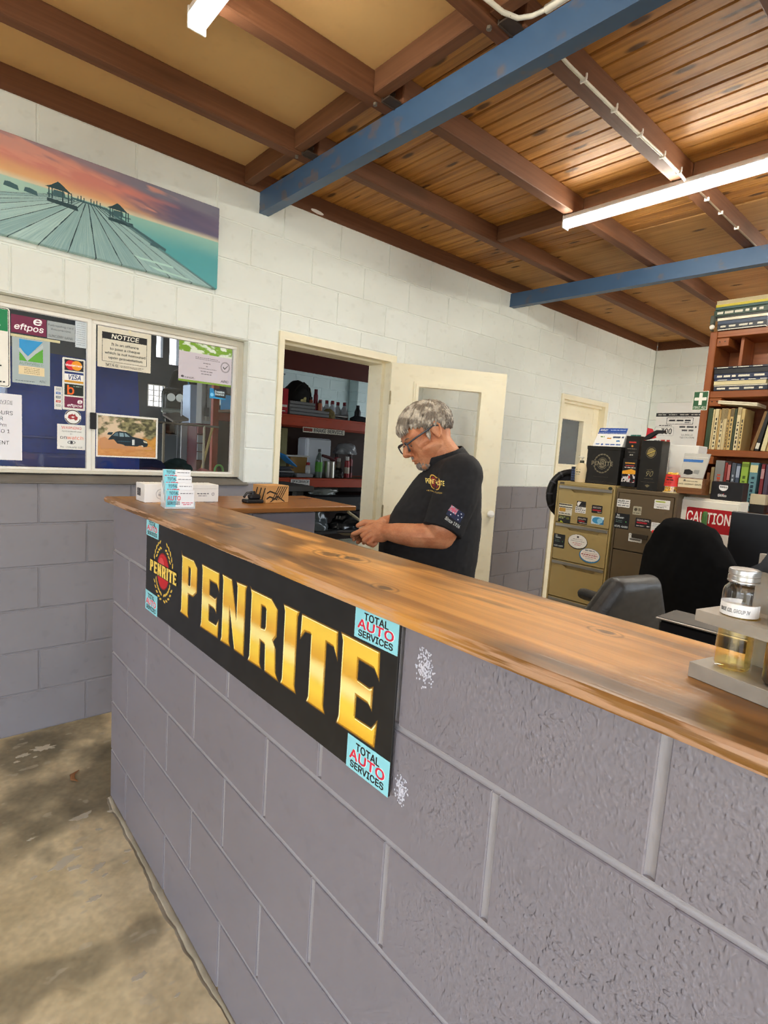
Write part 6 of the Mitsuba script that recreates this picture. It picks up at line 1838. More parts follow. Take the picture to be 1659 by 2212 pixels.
P.disc(0.2005, 0.905, 0.070, 0.048, '#e9e4dd', 1, n=14).lines(0.165, 0.235, 0.918, 0.003, '#8a8485', 2, 2).lines(0.150, 0.25, 0.905, 0.003, '#8a8485', 2, 3).lines(0.165, 0.235, 0.890, 0.004, '#b0575a', 2, 4).lines(0.18, 0.225, 0.878, 0.004, '#b0575a', 2, 5).rect(0.193, 0.930, 0.208, 0.943, '#4a4648', 2).build()
k, P = magnet('round_magnet', 0.222, 0.374, 0.772, 0.872, '#3f79a6', 'white oval magnet with a blue rim on the second tan drawer', oval=True)
P.disc(0.300, 0.826, 0.070, 0.044, '#ece6df', 1, n=14).lines(0.262, 0.335, 0.854, 0.005, '#3a4a66', 2, 2).lines(0.245, 0.350, 0.838, 0.003, '#c08a8a', 2, 3).lines(0.238, 0.356, 0.824, 0.006, '#8e2f3a', 2, 4).lines(0.25, 0.345, 0.812, 0.004, '#b0575a', 2, 5).lines(0.27, 0.33, 0.800, 0.003, '#8a8485', 2, 6).build()
k, P = magnet('magnet', 0.010, 0.094, 1.180, 1.232, '#e4e1dc', 'white magnet with bold black heading at the top left of the brown cabinet', cab='brown')
P.text('MAJOR', 0.015, 1.214, 0.012, '#1d1c20', 0.045, True).lines(0.015, 0.09, 1.204, 0.005, '#35343a', 1, 4).lines(0.015, 0.09, 1.188, 0.006, '#6b6a70', 1, 5).lines(0.066, 0.09, 1.218, 0.005, '#6b6a70', 1, 6).build()
k, P = magnet('magnet', 0.118, 0.172, 1.142, 1.196, '#a59c85', 'small faded square magnet on the brown cabinet', cab='brown')
P.disc(0.136, 1.176, 0.010, 0.010, '#4a4536', 1).rect(0.152, 1.168, 0.166, 1.186, '#6f6853').lines(0.122, 0.168, 1.150, 0.006, '#6f6853', 1, 3).build()
k, P = magnet('magnet', 0.245, 0.338, 1.197, 1.252, '#dcdad2', 'white magnet with a green heading at the top right of the brown cabinet', cab='brown')
P.rect(0.252, 1.236, 0.310, 1.246, '#a5ad5a').lines(0.252, 0.33, 1.222, 0.003, '#8f8d88', 1, 3).lines(0.252, 0.32, 1.212, 0.003, '#8f8d88', 1, 4).lines(0.262, 0.305, 1.204, 0.004, '#6a6863', 1, 5).build()
k, P = magnet('magnet', 0.005, 0.102, 1.040, 1.138, '#17191c', 'black magnet with white heading at the left of the brown cabinet', cab='brown')
P.text('Ian', 0.018, 1.122, 0.010, '#d4d8d8', 0.020, True).text('Dobson', 0.014, 1.106, 0.012, '#d4d8d8', 0.052, True).lines(0.015, 0.06, 1.080, 0.004, '#566b66', 1, 2).lines(0.015, 0.06, 1.090, 0.004, '#566b66', 1, 3).rect(0.080, 1.084, 0.085, 1.091, '#4faa5a').text('4131 4600', 0.008, 1.048, 0.012, '#d4d8d8', 0.088, True).build()
k, P = magnet('magnet', 0.142, 0.238, 1.066, 1.124, '#1d191a', 'black magnet with red lettering in the middle of the brown cabinet', cab='brown')
P.text('REDCLIFFE', 0.152, 1.106, 0.010, '#c7b9b4', 0.074, True).rect(0.150, 1.090, 0.215, 1.101, '#a3202c').lines(0.15, 0.20, 1.074, 0.004, '#c7b9b4', 1, 2).lines(0.215, 0.235, 1.074, 0.006, '#d7cfc9', 1, 3).build()
k, P = magnet('magnet', 0.242, 0.338, 1.052, 1.110, '#d9d7d2', 'plain white magnet at the right of the brown cabinet', cab='brown')
P.lines(0.25, 0.33, 1.098, 0.004, '#8f949b', 1, 3).lines(0.25, 0.32, 1.086, 0.004, '#8f949b', 1, 4).lines(0.26, 0.31, 1.072, 0.003, '#a8a8a8', 1, 5).build()
k, P = magnet('magnet', 0.110, 0.196, 0.968, 1.020, '#d4d1c9', 'white card magnet below the drawer pull of the brown cabinet', cab='brown')
P.lines(0.12, 0.185, 1.010, 0.003, '#8f8d88', 1, 3).rect(0.118, 0.978, 0.188, 0.988, '#6a6863').lines(0.13, 0.18, 0.998, 0.003, '#8f8d88', 1, 5).build()

k = thing('steering_wheel_cover', 'black ribbed wheel rim leaning beside the tan cabinet', 'wheel')
wr = [np.array([3.78, 2.200, 1.205]) + 0.165 * (math.cos(a) * np.array([-0.85, 0.42, 0.0]) + math.sin(a) * np.array([0, 0, 1.0])) for a in np.linspace(0, 2 * math.pi, 49)[:-1]]
add('rim', tube(wr, 0.024, 10, closed=True), mat('#17171a', 0.5), k, smooth=True)
for i in range(0, 48, 4):
    c = wr[i]
    tdir = wr[(i + 1) % 48] - wr[i - 1]
    tdir /= np.linalg.norm(tdir)
    add('rib', cyl(c - tdir * 0.006, c + tdir * 0.006, 0.0262, 12), mat('#3a3a40', 0.4), k)
dc = trimesh.convex.convex_hull(np.vstack([np.array(wr) + [0.004, 0.008, 0], np.array(wr) + [-0.001, -0.002, 0]]))
add('disc', dc, mat('#1c1c20', 0.55), k)
add('hook', tube([wr[12] + [0.0, 0, 0.02], wr[12] + [0.02, -0.03, 0.0], [3.78, 2.122, 1.31]], 0.004, 6), mat('#2a2a2c', 0.5), k)

# on the cabinets
TZ, BZ = 1.3125, 1.3005
k = thing('lotion_bottle', 'cream pump bottle of lotion at the left end of the tan cabinet', 'bottle')
add('body', lathe([(0, 0), (0.034, 0), (0.036, 0.004), (0.038, 0.05), (0.040, 0.09), (0.034, 0.118), (0.020, 0.134), (0, 0.136)], 24, (3.555, 1.985, TZ)), mat('#dcc9a2', 0.4), k, smooth=40)
add('collar', lathe([(0, 0.134), (0.015, 0.134), (0.014, 0.152), (0, 0.152)], 16, (3.555, 1.985, TZ)), mat('#3d4031', 0.5), k)
add('pump', [cyl([3.555, 1.985, TZ + 0.15], [3.555, 1.985, TZ + 0.172], 0.006, 10), bx(3.545, 3.565, 1.975, 2.012, TZ + 0.168, TZ + 0.178, 0.003)], mat('#d8d3c2', 0.4), k)
P = Print(face(3.5165, 2.003, TZ), k)
P.lines(0.002, 0.034, 0.088, 0.003, '#7d7a66', 1, 2).rect(0.004, 0.068, 0.034, 0.074, '#5d5c4c').lines(0.004, 0.032, 0.054, 0.004, '#8d8a76', 1, 3)
P.build()
k = thing('calculator', 'dark blue calculator standing behind the lotion bottle', 'calculator')
add('case', placed(bx(0, 0.07, 0, 0.105, -0.012, 0, 0.003), face(3.60, 2.088, TZ)), mat('#1a2136', 0.4), k)
for i in range(5):
    for jx in range(4):
        add('key', placed(bx(0.008 + jx * 0.015, 0.018 + jx * 0.015, 0.010 + i * 0.017, 0.021 + i * 0.017, 0, 0.002, 0.0005), face(3.60, 2.088, TZ)), mat('#3f507f', 0.4), k)
k = thing('blue_packet', 'small crumpled navy packet between the lotion and the big black box', 'packet')
add('packet', mound(3.66, 1.962, TZ, 0.028, 0.030, 0.17, 51, 0.2), mat('#25344d', 0.4), k, smooth=True)

k = thing('gift_box', 'big black gift box with a round emblem on the tan cabinet', 'box')
add('box', bx(3.56, 3.78, 1.722, 1.955, TZ, TZ + 0.252, 0.002), mat('#171513', 0.45), k)
add('lid', bx(3.557, 3.783, 1.719, 1.958, TZ + 0.232, TZ + 0.256, 0.002), mat('#1b1917', 0.45), k)
P = Print(face(3.5595, 1.955, TZ), k, 'emblem')
EMB = '#6d6553'
for r0, r1, a0 in ((0.062, 0.054, 0), ):
    for s in (1, -1):
        for i in range(9):
            a = math.radians(-80 + i * 20)
            if abs(math.sin(a)) > 0.30:
                leaf = affinity.rotate(affinity.scale(Point(0, 0).buffer(1, 4), 0.005, 0.010), s * math.degrees(a) if s > 0 else 180 - math.degrees(a), origin=(0, 0))
                P.shape(affinity.translate(leaf, 0.116 + s * 0.058 * math.cos(a), 0.140 + 0.062 * math.sin(a)), EMB)
P.disc(0.116, 0.140, 0.036, 0.040, EMB, 1, hole=(0.033, 0.037), n=14).disc(0.116, 0.140, 0.028, 0.032, EMB, 1, n=14).rect(0.036, 0.124, 0.196, 0.158, '#171513', 2)
P.text('PENRITE', 0.040, 0.127, 0.027, '#8a8069', 0.150, True, layer=3).rect(0.03, 0.018, 0.20, 0.0195, '#3c372d').rect(0.002, 0.010, 0.225, 0.012, '#3c372d').lines(0.06, 0.17, 0.048, 0.003, '#3c372d', 1, 3)
P.build()
k = thing('desk_calendar', 'tent desk calendar with a blue AUGUST heading on the big black box', 'calendar')
cf = trimesh.convex.convex_hull([[3.60, 1.945, TZ + 0.257], [3.60, 1.735, TZ + 0.257], [3.70, 1.945, TZ + 0.257], [3.70, 1.735, TZ + 0.257], [3.645, 1.925, TZ + 0.385], [3.645, 1.728, TZ + 0.385], [3.650, 1.925, TZ + 0.385], [3.650, 1.728, TZ + 0.385]])
add('stand', cf, mat('#e9e7e2', 0.5), k)
nrm_ = np.array([-0.128, 0, 0.045])
CFM = frame([3.5995, 1.945, TZ + 0.2575], [0, -1, 0], [0.045, 0.0, 0.128])
P = Print(CFM, k)
P.poly([(0.017, 0.100), (0.214, 0.100), (0.216, 0.134), (0.019, 0.134)], '#2d4b96').text('AUGUST', 0.026, 0.112, 0.014, '#e8eaf2', 0.055, True, layer=2).lines(0.10, 0.205, 0.116, 0.006, '#9fb0d8', 2, 3)
P.poly([(0.012, 0.092), (0.213, 0.092), (0.214, 0.098), (0.014, 0.098)], '#4a63a8')
P.lines(0.04, 0.07, 0.066, 0.008, '#6b8a4a', 1, 4).lines(0.09, 0.12, 0.055, 0.008, '#c98a3a', 1, 5).lines(0.13, 0.205, 0.062, 0.012, '#44506a', 1, 6).lines(0.16, 0.185, 0.036, 0.010, '#3a6ea8', 1, 8)
P.lines(0.02, 0.05, 0.012, 0.008, '#6a7fb8', 1, 9).disc(0.066, 0.014, 0.008, 0.007, '#4a63a8').lines(0.09, 0.195, 0.010, 0.009, '#5a6fa8', 1, 11)
P.build()
k = thing('teal_card', 'small teal patterned card standing behind the calendar', 'card')
add('card', placed(bx(0, 0.07, 0, 0.09, -0.004, 0), face(3.74, 1.752, TZ + 0.258)), pmat('teal_print', lambda p, n, uv: mix(lin('#2a6a62'), lin('#9fd0c0'), smoothstep(0.5, 0.62, fbm(p.y * 90, p.z * 90, 1.0, 3))), rough=0.5), k)
k = thing('racing_carton', 'slim carton with a racing print leaning between the black boxes', 'box')
add('box', bx(3.53, 3.60, 1.592, 1.684, TZ, TZ + 0.183, 0.002), mat('#141214', 0.4), k)
P = Print(face(3.5295, 1.684, TZ), k)


def racing(p, n, uv):
    f = fbm(p.y * 60, p.z * 70, 2.0, 3)
    return mix(mix(lin('#161214'), lin('#c9c4c2'), smoothstep(0.52, 0.60, f)), lin('#b3272c'), smoothstep(0.60, 0.66, fbm(p.y * 45 + 7, p.z * 45, 4.0, 2)))


P.rect(0.003, 0.030, 0.089, 0.082, pmat('racing_print', racing, rough=0.4)).poly([(0.003, 0.082), (0.089, 0.084), (0.089, 0.108), (0.06, 0.116), (0.03, 0.108), (0.003, 0.102)], '#e3a02c').rect(0.016, 0.150, 0.080, 0.158, '#c98f3a').rect(0.020, 0.134, 0.078, 0.140, '#a83a3a').lines(0.015, 0.085, 0.122, 0.006, '#c9c0b8', 1, 3)
P.build()
k = thing('narrow_carton', 'narrow black carton standing behind the racing carton', 'box')
add('box', bx(3.605, 3.68, 1.622, 1.715, TZ, TZ + 0.332, 0.002), mat('#1a1715', 0.45), k)
P = Print(face(3.6045, 1.715, TZ), k)
P.rect(0.022, 0.286, 0.070, 0.296, '#b3322c').disc(0.046, 0.266, 0.007, 0.007, '#c9822c').lines(0.015, 0.075, 0.246, 0.005, '#6d665c', 1, 2).rect(0.025, 0.225, 0.068, 0.227, '#8d867c').rect(0.035, 0.205, 0.045, 0.212, '#bfb8ae').rect(0.049, 0.205, 0.057, 0.212, '#bfb8ae')
P.build()
k = thing('whisky_carton', 'tall black bottle carton with gold crest and the number 90', 'box')
add('box', bx(3.545, 3.66, 1.455, 1.583, BZ, BZ + 0.315, 0.002), mat('#171512', 0.4), k)
P = Print(face(3.5445, 1.583, BZ), k, 'emblem')
P.disc(0.066, 0.240, 0.032, 0.036, '#5d5340', 1, hole=(0.029, 0.033), n=12).disc(0.066, 0.240, 0.024, 0.028, '#85754a', 1, n=12).poly([(0.036, 0.228), (0.040, 0.220), (0.098, 0.250), (0.094, 0.258)], '#171512', 2).poly([(0.040, 0.230), (0.043, 0.2255), (0.094, 0.251), (0.091, 0.2555)], '#b39a4e', 3)
P.text('90', 0.046, 0.090, 0.034, '#8a7d58', 0.042, False, 0.25).lines(0.05, 0.085, 0.130, 0.003, '#5d5340', 1, 2).lines(0.04, 0.095, 0.074, 0.003, '#5d5340', 1, 3).rect(0.022, 0.052, 0.108, 0.054, '#4a4233').poly([(0.050, 0.032), (0.066, 0.038), (0.082, 0.032), (0.066, 0.018)], '#6d6349')
P.build()
k = thing('black_clip', 'black spring clip on the tall bottle carton', 'clip')
add('jaw', extrude(Polygon([(0, 0), (0.030, 0.008), (0.070, 0.040), (0.118, 0.046), (0.116, 0.062), (0.070, 0.062), (0.024, 0.036), (0.0, 0.016)]), 0.03).apply_transform(frame([3.56, 1.565, BZ + 0.318], [0, -1, 0], [0, 0, 1])), mat('#151517', 0.4), k)
k = thing('red_card', 'red folded card standing on the tall bottle carton', 'card')
add('card', extrude(Polygon([(0, 0), (0.075, 0.02), (0.045, 0.075), (0.012, 0.082), (0.008, 0.03)]), 0.002).apply_transform(frame([3.61, 1.598, BZ + 0.317], [0, -1, 0], [0, 0, 1])), mat('#b72732', 0.45), k)
k = thing('gum_jar', 'domed jar with a red label and yellow sweets on the brown cabinet', 'jar')
gc = (3.56, 1.375, BZ)
add('dome', lathe([(0.0455, 0.004), (0.0445, 0.04), (0.040, 0.095), (0.038, 0.118), (0.032, 0.142), (0.020, 0.156), (0, 0.160)], 28, gc), 'bottle_glass', k, smooth=40)
add('base', lathe([(0, 0), (0.048, 0), (0.048, 0.006), (0, 0.006)], 24, gc), mat('#d8c28a', 0.4), k)
add('label', lathe([(0.0448, 0.040), (0.0410, 0.095), (0.0388, 0.112)], 28, gc), mat('#d8372f', 0.4), k, smooth=True)
rg = random.Random(8)
sw = []
for i in range(90):
    a, r, z = rg.uniform(0, 6.28), 0.036 * math.sqrt(rg.random()), rg.uniform(0.010, 0.034)
    sw.append(trimesh.creation.icosphere(1, 0.006).apply_translation([gc[0] + r * math.cos(a), gc[1] + r * math.sin(a), gc[2] + z]))
for i in range(40):
    a, r, z = rg.uniform(0, 6.28), 0.030 * math.sqrt(rg.random()), rg.uniform(0.108, 0.122)
    sw.append(trimesh.creation.icosphere(1, 0.006).apply_translation([gc[0] + r * math.cos(a), gc[1] + r * math.sin(a), gc[2] + z]))
add('sweets', sw, mat('#e6b63a', 0.35), k, kind='stuff', smooth=True)
P = Print(face(3.5135, 1.408, BZ), k)
P.lines(0.018, 0.048, 0.092, 0.006, '#3a1412', 1, 2).lines(0.016, 0.056, 0.076, 0.006, '#3a1412', 1, 3).lines(0.010, 0.045, 0.060, 0.005, '#a01f1c', 1, 4)
P.build()
k = thing('card_box', 'brown wooden box with a cream parts label on the brown cabinet', 'box')
add('box', bx(3.535, 3.66, 1.195, 1.334, BZ + 0.003, BZ + 0.098, 0.002), pmat('card_box_wood', wood('#6a4020', '#8a5a30', '#452a15', 'y'), rough=0.5), k)
P = Print(face(3.5345, 1.334, BZ), k)
P.rect(0.003, 0.042, 0.136, 0.096, '#d6c8a6').lines(0.03, 0.11, 0.078, 0.004, '#6a6250', 2, 2).text('PARTS - EQUIPMENT - SERVICE', 0.006, 0.058, 0.008, '#2f2b26', 0.126, True, layer=2).disc(0.038, 0.085, 0.005, 0.004, '#4a463c', 2)
P.build()
k = thing('mask_packet', 'clear zip packet with a blue strip and a black mask on the wooden box', 'packet')
mp = extrude(Polygon([(0.0, 0.0), (0.128, 0.0), (0.148, 0.138), (0.150, 0.148), (0.004, 0.146)]), 0.012)
add('packet', mp.apply_transform(frame([3.585, 1.340, BZ + 0.100], [0, -1, 0], [0.10, 0, 1])), mat('#b9b6ad', 0.25, spec=0.6), k)
P = Print(frame([3.572, 1.340, BZ + 0.100], [0, -1, 0], [0.10, 0, 1]), k)
P.rect(0.006, 0.096, 0.116, 0.112, '#3f6fae').poly([(0.018, 0.022), (0.045, 0.018), (0.068, 0.024), (0.068, 0.040), (0.045, 0.052), (0.020, 0.048)], '#161618').poly([(0.070, 0.030), (0.100, 0.024), (0.104, 0.050), (0.074, 0.048)], '#8f8f8a').rect(0.01, 0.124, 0.14, 0.127, '#d9d6cd')
P.build()
k = thing('paper_stack', 'white paper box standing behind the tall bottle carton', 'box')
add('box', bx(3.70, 3.85, 1.30, 1.47, BZ, BZ + 0.30, 0.003), mat('#dedbd2', 0.55), k)

# ---------------------------------------------------------------- bookshelf
SHELFW = pmat('shelf_timber', wood('#8a4a24', '#a25f30', '#643318', 'y'), rough=0.4, spec=0.4)
SHELFZ = pmat('shelf_post_timber', wood('#8a4a24', '#9d5a2d', '#643318', 'z'), rough=0.4, spec=0.4)
bs = thing('bookcase', 'tall brown timber bookcase full of manuals', 'bookcase')
SX, SY0, SY1 = 4.20, 0.30, 1.495
add('side_panel', bx(SX, SX + 0.30, SY1 - 0.044, SY1, 0, 2.40, 0.003), SHELFZ, bs)
add('side_panel', bx(SX, SX + 0.30, SY0, SY0 + 0.04, 0, 2.40, 0.003), SHELFZ, bs)
for z0, z1 in ((2.357, 2.40), (1.953, 1.998), (1.556, 1.600), (1.155, 1.200), (0.70, 0.74), (0.06, 0.10)):
    add('shelf', bx(SX + 0.004, SX + 0.29, SY0 + 0.04, SY1 - 0.044, z0, z1, 0.003), SHELFW, bs)
add('back_panel', bx(SX + 0.29, SX + 0.30, SY0 + 0.04, SY1 - 0.044, 0.1, 2.36), SHELFW, bs)
for z in (2.300, 1.897, 1.50):
    cl = add('cleat', bx(SX + 0.01, SX + 0.28, SY1 - 0.118, SY1 - 0.044, z, z + 0.055, 0.003), SHELFW, bs)
    for yy in (SY1 - 0.062, SY1 - 0.094):
        add('screw', cyl([SX + 0.008, yy, z + 0.03], [SX + 0.0105, yy, z + 0.03], 0.004, 10), mat('#2a1c10', 0.4), cl)
add('divider', bx(SX + 0.06, SX + 0.28, 1.30, 1.32, 2.0, 2.357, 0.002), SHELFZ, bs)


def flat_book(x, y0, y1, z0, z1, c, label, pages=None, group=None, dashes=0, dc='#d8d2c0'):
    k = thing('manual', label, 'book', group)
    if pages:
        add('pages', bx(x + 0.003, x + 0.205, y0 + 0.003, y1 - 0.003, z0 + 0.002, z1 - 0.002), mat(pages, 0.7), k)
        add('cover', [bx(x, x + 0.21, y0, y1, z0, z0 + 0.0022), bx(x, x + 0.21, y0, y1, z1 - 0.0022, z1)], mat(c, 0.4), k)
    else:
        add('cover', bx(x, x + 0.21, y0, y1, z0, z1, 0.0015), mat(c, 0.4), k)
    if dashes:
        P = Print(face(x - 0.0004, y1, z0), k)
        h = z1 - z0
        rg = random.Random(dashes)
        u = 0.02
        while u < (y1 - y0) * 0.85:
            w = rg.uniform(0.02, 0.07)
            P.rect(u, h * 0.30, min(u + w, y1 - y0 - 0.01), h * 0.70, dc)
            u += w + rg.uniform(0.006, 0.03)
        P.build()
    return k


GT = 'manuals lying on top of the bookcase'
zz = 2.4005
for i, (dz, c, pg, ya, lb, da) in enumerate((
        (0.012, '#2a2a2c', '#e0dccf', 1.452, 'comb bound black manual at the bottom of the stack on the bookcase', 0),
        (0.030, '#1d2430', None, 1.456, 'black manual with pale lettering low in the stack on the bookcase', 3),
        (0.024, '#39465c', None, 1.458, 'slate blue manual low in the stack on the bookcase', 0),
        (0.018, '#e0d5bd', '#efe6d0', 1.462, 'cream manual in the middle of the stack on the bookcase', 0),
        (0.016, '#22261f', None, 1.492, 'black ring binder in the middle of the stack on the bookcase', 0),
        (0.040, '#2e4435', None, 1.488, 'thick dark green manual with cream lettering in the stack on the bookcase', 7),
        (0.018, '#37544e', None, 1.480, 'thin teal manual above the thick green one', 0),
        (0.018, '#c9b52f', None, 1.480, 'thin yellow manual near the top of the stack', 0),
        (0.026, '#cfc39a', '#bfb088', 1.482, 'spiral bound manual on top of the stack', 0))):
    flat_book(SX - 0.01 + 0.004 * (i % 3), 1.17, ya, zz, zz + dz - 0.0006, c, lb, pg, GT, da)
    zz += dz
k = thing('shelf_glint', 'small white ball and clip added for a bright reflection at the corner of the bookcase top', 'reflection')
add('glint', trimesh.creation.icosphere(3, 0.016).apply_translation([4.165, 1.478, 2.425]), mat('#f3efe6', 0.3), k, smooth=True)  # white ball stands in for a bright reflection; it gives no light
add('clip', [bx(4.155, 4.19, 1.468, 1.492, 2.44, 2.50, 0.004), bx(4.16, 4.20, 1.474, 1.488, 2.401, 2.412, 0.003)], mat('#4d5249', 0.5), k)

GM = 'manuals lying on the upper shelf of the bookcase'
zz = 1.9985
for i, (dz, c, pg, ya, lb, da) in enumerate((
        (0.030, '#262c3a', None, 1.432, 'dark blue manual with white labels at the bottom of the upper shelf pile', 5), (0.010, '#b9b4a4', '#d8d2c0', 1.434, 'thin grey manual second from the bottom of the upper shelf pile', 0),
        (0.026, '#cdbf93', '#d8cba0', 1.438, 'cream manual with ribbed edge in the upper shelf pile', 0), (0.014, '#2f3f63', None, 1.436, 'blue and white manual above the ribbed cream one', 6),
        (0.034, '#1f2a44', None, 1.440, 'thick navy manual with white labels in the upper shelf pile', 4), (0.034, '#17191f', None, 1.444, 'thick black manual near the top of the upper shelf pile', 0),
        (0.014, '#2b2f3d', None, 1.446, 'thin dark manual with a red corner on top of the upper shelf pile', 2))):
    flat_book(SX + 0.004 + 0.004 * (i % 2), 1.115 + 0.006 * (i % 3), ya, zz, zz + dz - 0.0005, c, lb, pg, GM, da)
    zz += dz
k = thing('manual', 'cream manual leaning at the right end of the upper shelf', 'book')
lm = bx(-0.009, 0.009, -0.1, 0.1, 0, 0.245, 0.001)
R = np.eye(4)
a = 0.42
R[:3, :3] = np.array([[0, 1, 0], [-1, 0, 0], [0, 0, 1]]) @ np.eye(3)
lm.apply_transform(np.array([[0, 1, 0, 0], [1, 0, 0, 0], [0, 0, 1, 0], [0, 0, 0, 1.0]]))
ca, sa = math.cos(a), math.sin(a)
lm.apply_transform(np.array([[1, 0, 0, 4.31], [0, ca, sa, 1.035], [0, -sa, ca, 2.006], [0, 0, 0, 1.0]]))
add('cover', lm, mat('#ddd3b0', 0.5), k)


def spine(y0, y1, h, c, label, group, zb=1.6005, tilt=0.0, band=None, dash=0, x=None, deep=0.20, dc='#3a3226'):
    """A manual standing with its spine to the room: y1 the left edge as seen."""
    k = thing('manual', label, 'book', group)
    w = y1 - y0
    x = SX + 0.01 if x is None else x
    c_, s_ = math.cos(tilt), math.sin(tilt)
    M = np.array([[1, 0, 0, x], [0, c_, s_, y0], [0, -s_, c_, zb], [0, 0, 0, 1.0]])
    add('cover', placed(bx(0, deep, 0.0004, w - 0.0004, 0, h, 0.0015), M), mat(c, 0.5), k)
    P = Print(M @ frame([-0.0004, w, 0], [0, -1, 0], [0, 0, 1]), k)
    if band:
        for (v0, v1, bc) in band:
            P.rect(0.001, v0 * h, w - 0.001, v1 * h, bc)
    if dash:
        rg = random.Random(dash)
        v = h * 0.06
        while v < h * 0.72:
            d = rg.uniform(0.008, 0.022)
            P.rect(w * 0.32, v, w * 0.68, v + d, dc, 2)
            v += d + rg.uniform(0.004, 0.02)
    P.build()
    return k


GS = 'manuals standing on the middle shelf of the bookcase'
CR, CR2, TN = '#cdb98a', '#d9c99c', '#b8975c'
for (y0, y1, h, c, lb, bd, ds) in (
        (1.417, 1.447, 0.284, '#35472f', 'mottled dark green manual at the left end of the middle shelf', None, 0), (1.404, 1.416, 0.275, CR, 'thin cream manual beside the green one', None, 0),
        (1.379, 1.402, 0.278, CR2, 'cream manual third on the middle shelf', None, 3), (1.365, 1.377, 0.270, TN, 'thin tan manual fourth on the middle shelf', None, 0),
        (1.345, 1.364, 0.280, CR2, 'cream manual with a dark top, fifth on the middle shelf', [(0.72, 0.99, '#8d7a52')], 5), (1.325, 1.344, 0.280, CR, 'pale manual with a dark top, sixth on the middle shelf', [(0.75, 0.99, '#84714c')], 0),
        (1.309, 1.324, 0.276, TN, 'tan manual with dark dashes, seventh on the middle shelf', None, 7), (1.287, 1.308, 0.280, '#c9ad70', 'honey coloured manual, eighth on the middle shelf', [(0.8, 0.99, '#6d5c3e')], 9),
        (1.270, 1.285, 0.278, '#3b4430', 'dark olive manual in the middle of the middle shelf', None, 0), (1.245, 1.268, 0.286, CR2, 'cream manual with an oval mark at its foot on the middle shelf', [(0.82, 0.99, '#a89468')], 11),
        (1.223, 1.243, 0.276, '#c7ae74', 'straw coloured manual before the leaning ones', None, 13)):
    spine(y0, y1, h, c, lb, GS, band=bd, dash=ds)
for (y0, w, h, c, lb, bd, t) in (
        (1.147, 0.020, 0.262, '#7d5c34', 'brown manual leaning left, first of the leaning row', None, 0.20), (1.120, 0.022, 0.262, '#1f2022', 'black manual with a white label leaning left', [(0.05, 0.20, '#d8d2c0')], 0.155),
        (1.082, 0.026, 0.276, '#ddd0a0', 'wide cream manual leaning left on the middle shelf', None, 0.125), (1.058, 0.018, 0.268, '#c3a468', 'tan manual leaning left on the middle shelf', None, 0.10),
        (1.030, 0.020, 0.255, '#b3482c', 'red and orange manual leaning left on the middle shelf', [(0.4, 0.7, '#c98a3a')], 0.09), (0.985, 0.034, 0.31, '#d3a92a', 'thick yellow manual at the right end of the middle shelf', None, 0.05)):
    spine(y0, y0 + w, h, c, lb, GS, band=bd, tilt=-t)
k = thing('notepads', 'two cream pads lying across the top of the standing manuals', 'pads')
for i in range(2):
    pm_ = bx(-0.10, 0.10, 0.0, 0.235, 0, 0.011, 0.001)
    pm_.apply_transform(np.array([[1, 0, 0, 4.30], [0, 0.9962, -0.087, 1.158], [0, 0.087, 0.9962, 1.8915 + i * 0.012], [0, 0, 0, 1.0]]))
    add('pad', pm_, mat('#ddd3b6', 0.6), k)

GL = 'manuals standing on the lower shelf of the bookcase'
for (y0, y1, h, c, lb, bd, ds, dc) in (
        (1.385, 1.405, 0.24, '#7a4a2a', 'brown manual at the left end of the lower shelf', None, 0, '#3a3226'), (1.362, 1.382, 0.28, '#9d8c66', 'drab manual second on the lower shelf', None, 0, '#3a3226'),
        (1.302, 1.358, 0.327, '#8d8d8a', 'wide grey manual with red lettering on the lower shelf', [(0.0, 0.30, '#4a1f1a')], 21, '#c0523a'), (1.283, 1.299, 0.315, '#8a2f2c', 'thin red manual on the lower shelf', None, 0, '#3a3226'),
        (1.262, 1.281, 0.318, '#3c2a2c', 'dark maroon manual with a pink title on the lower shelf', [(0.62, 0.95, '#c07a78')], 0, '#3a3226'), (1.232, 1.258, 0.315, '#4d5560', 'slate manual with pale lettering on the lower shelf', None, 23, '#aab2bb'),
        (1.206, 1.229, 0.312, '#3f4a5c', 'blue grey manual on the lower shelf', [(0.7, 0.95, '#9aa5b8')], 0, '#3a3226'), (1.158, 1.200, 0.325, '#8fae42', 'bright green manual on the lower shelf', [(0.90, 0.97, '#6a7f2a')], 25, '#4a5f1f'),
        (1.104, 1.150, 0.324, '#5f8a92', 'pale blue manual with a yellow crest on the lower shelf', [(0.80, 0.95, '#d8cf9a')], 27, '#1f3a48'), (1.066, 1.086, 0.318, '#7a2a30', 'wine red manual right of the pale blue one', [(0.7, 0.9, '#b88a8a')], 0, '#3a3226'),
        (1.040, 1.062, 0.315, '#4a3f52', 'purple grey manual near the right edge of the lower shelf', None, 0, '#3a3226')):
    spine(y0, y1, h, c, lb, GL, zb=1.2005, band=bd, dash=ds, dc=dc)
k = thing('small_carton', 'small cream and black carton in front of the wine red manual', 'box')
add('box', [bx(4.12, 4.195, 1.02, 1.10, 1.2005, 1.255, 0.002), bx(4.12, 4.195, 1.02, 1.10, 1.2005, 1.256, 0.002)], mat('#22201f', 0.5), k)
add('lid', bx(4.118, 4.197, 1.018, 1.102, 1.256, 1.322, 0.002), mat('#cdbf9f', 0.5), k)

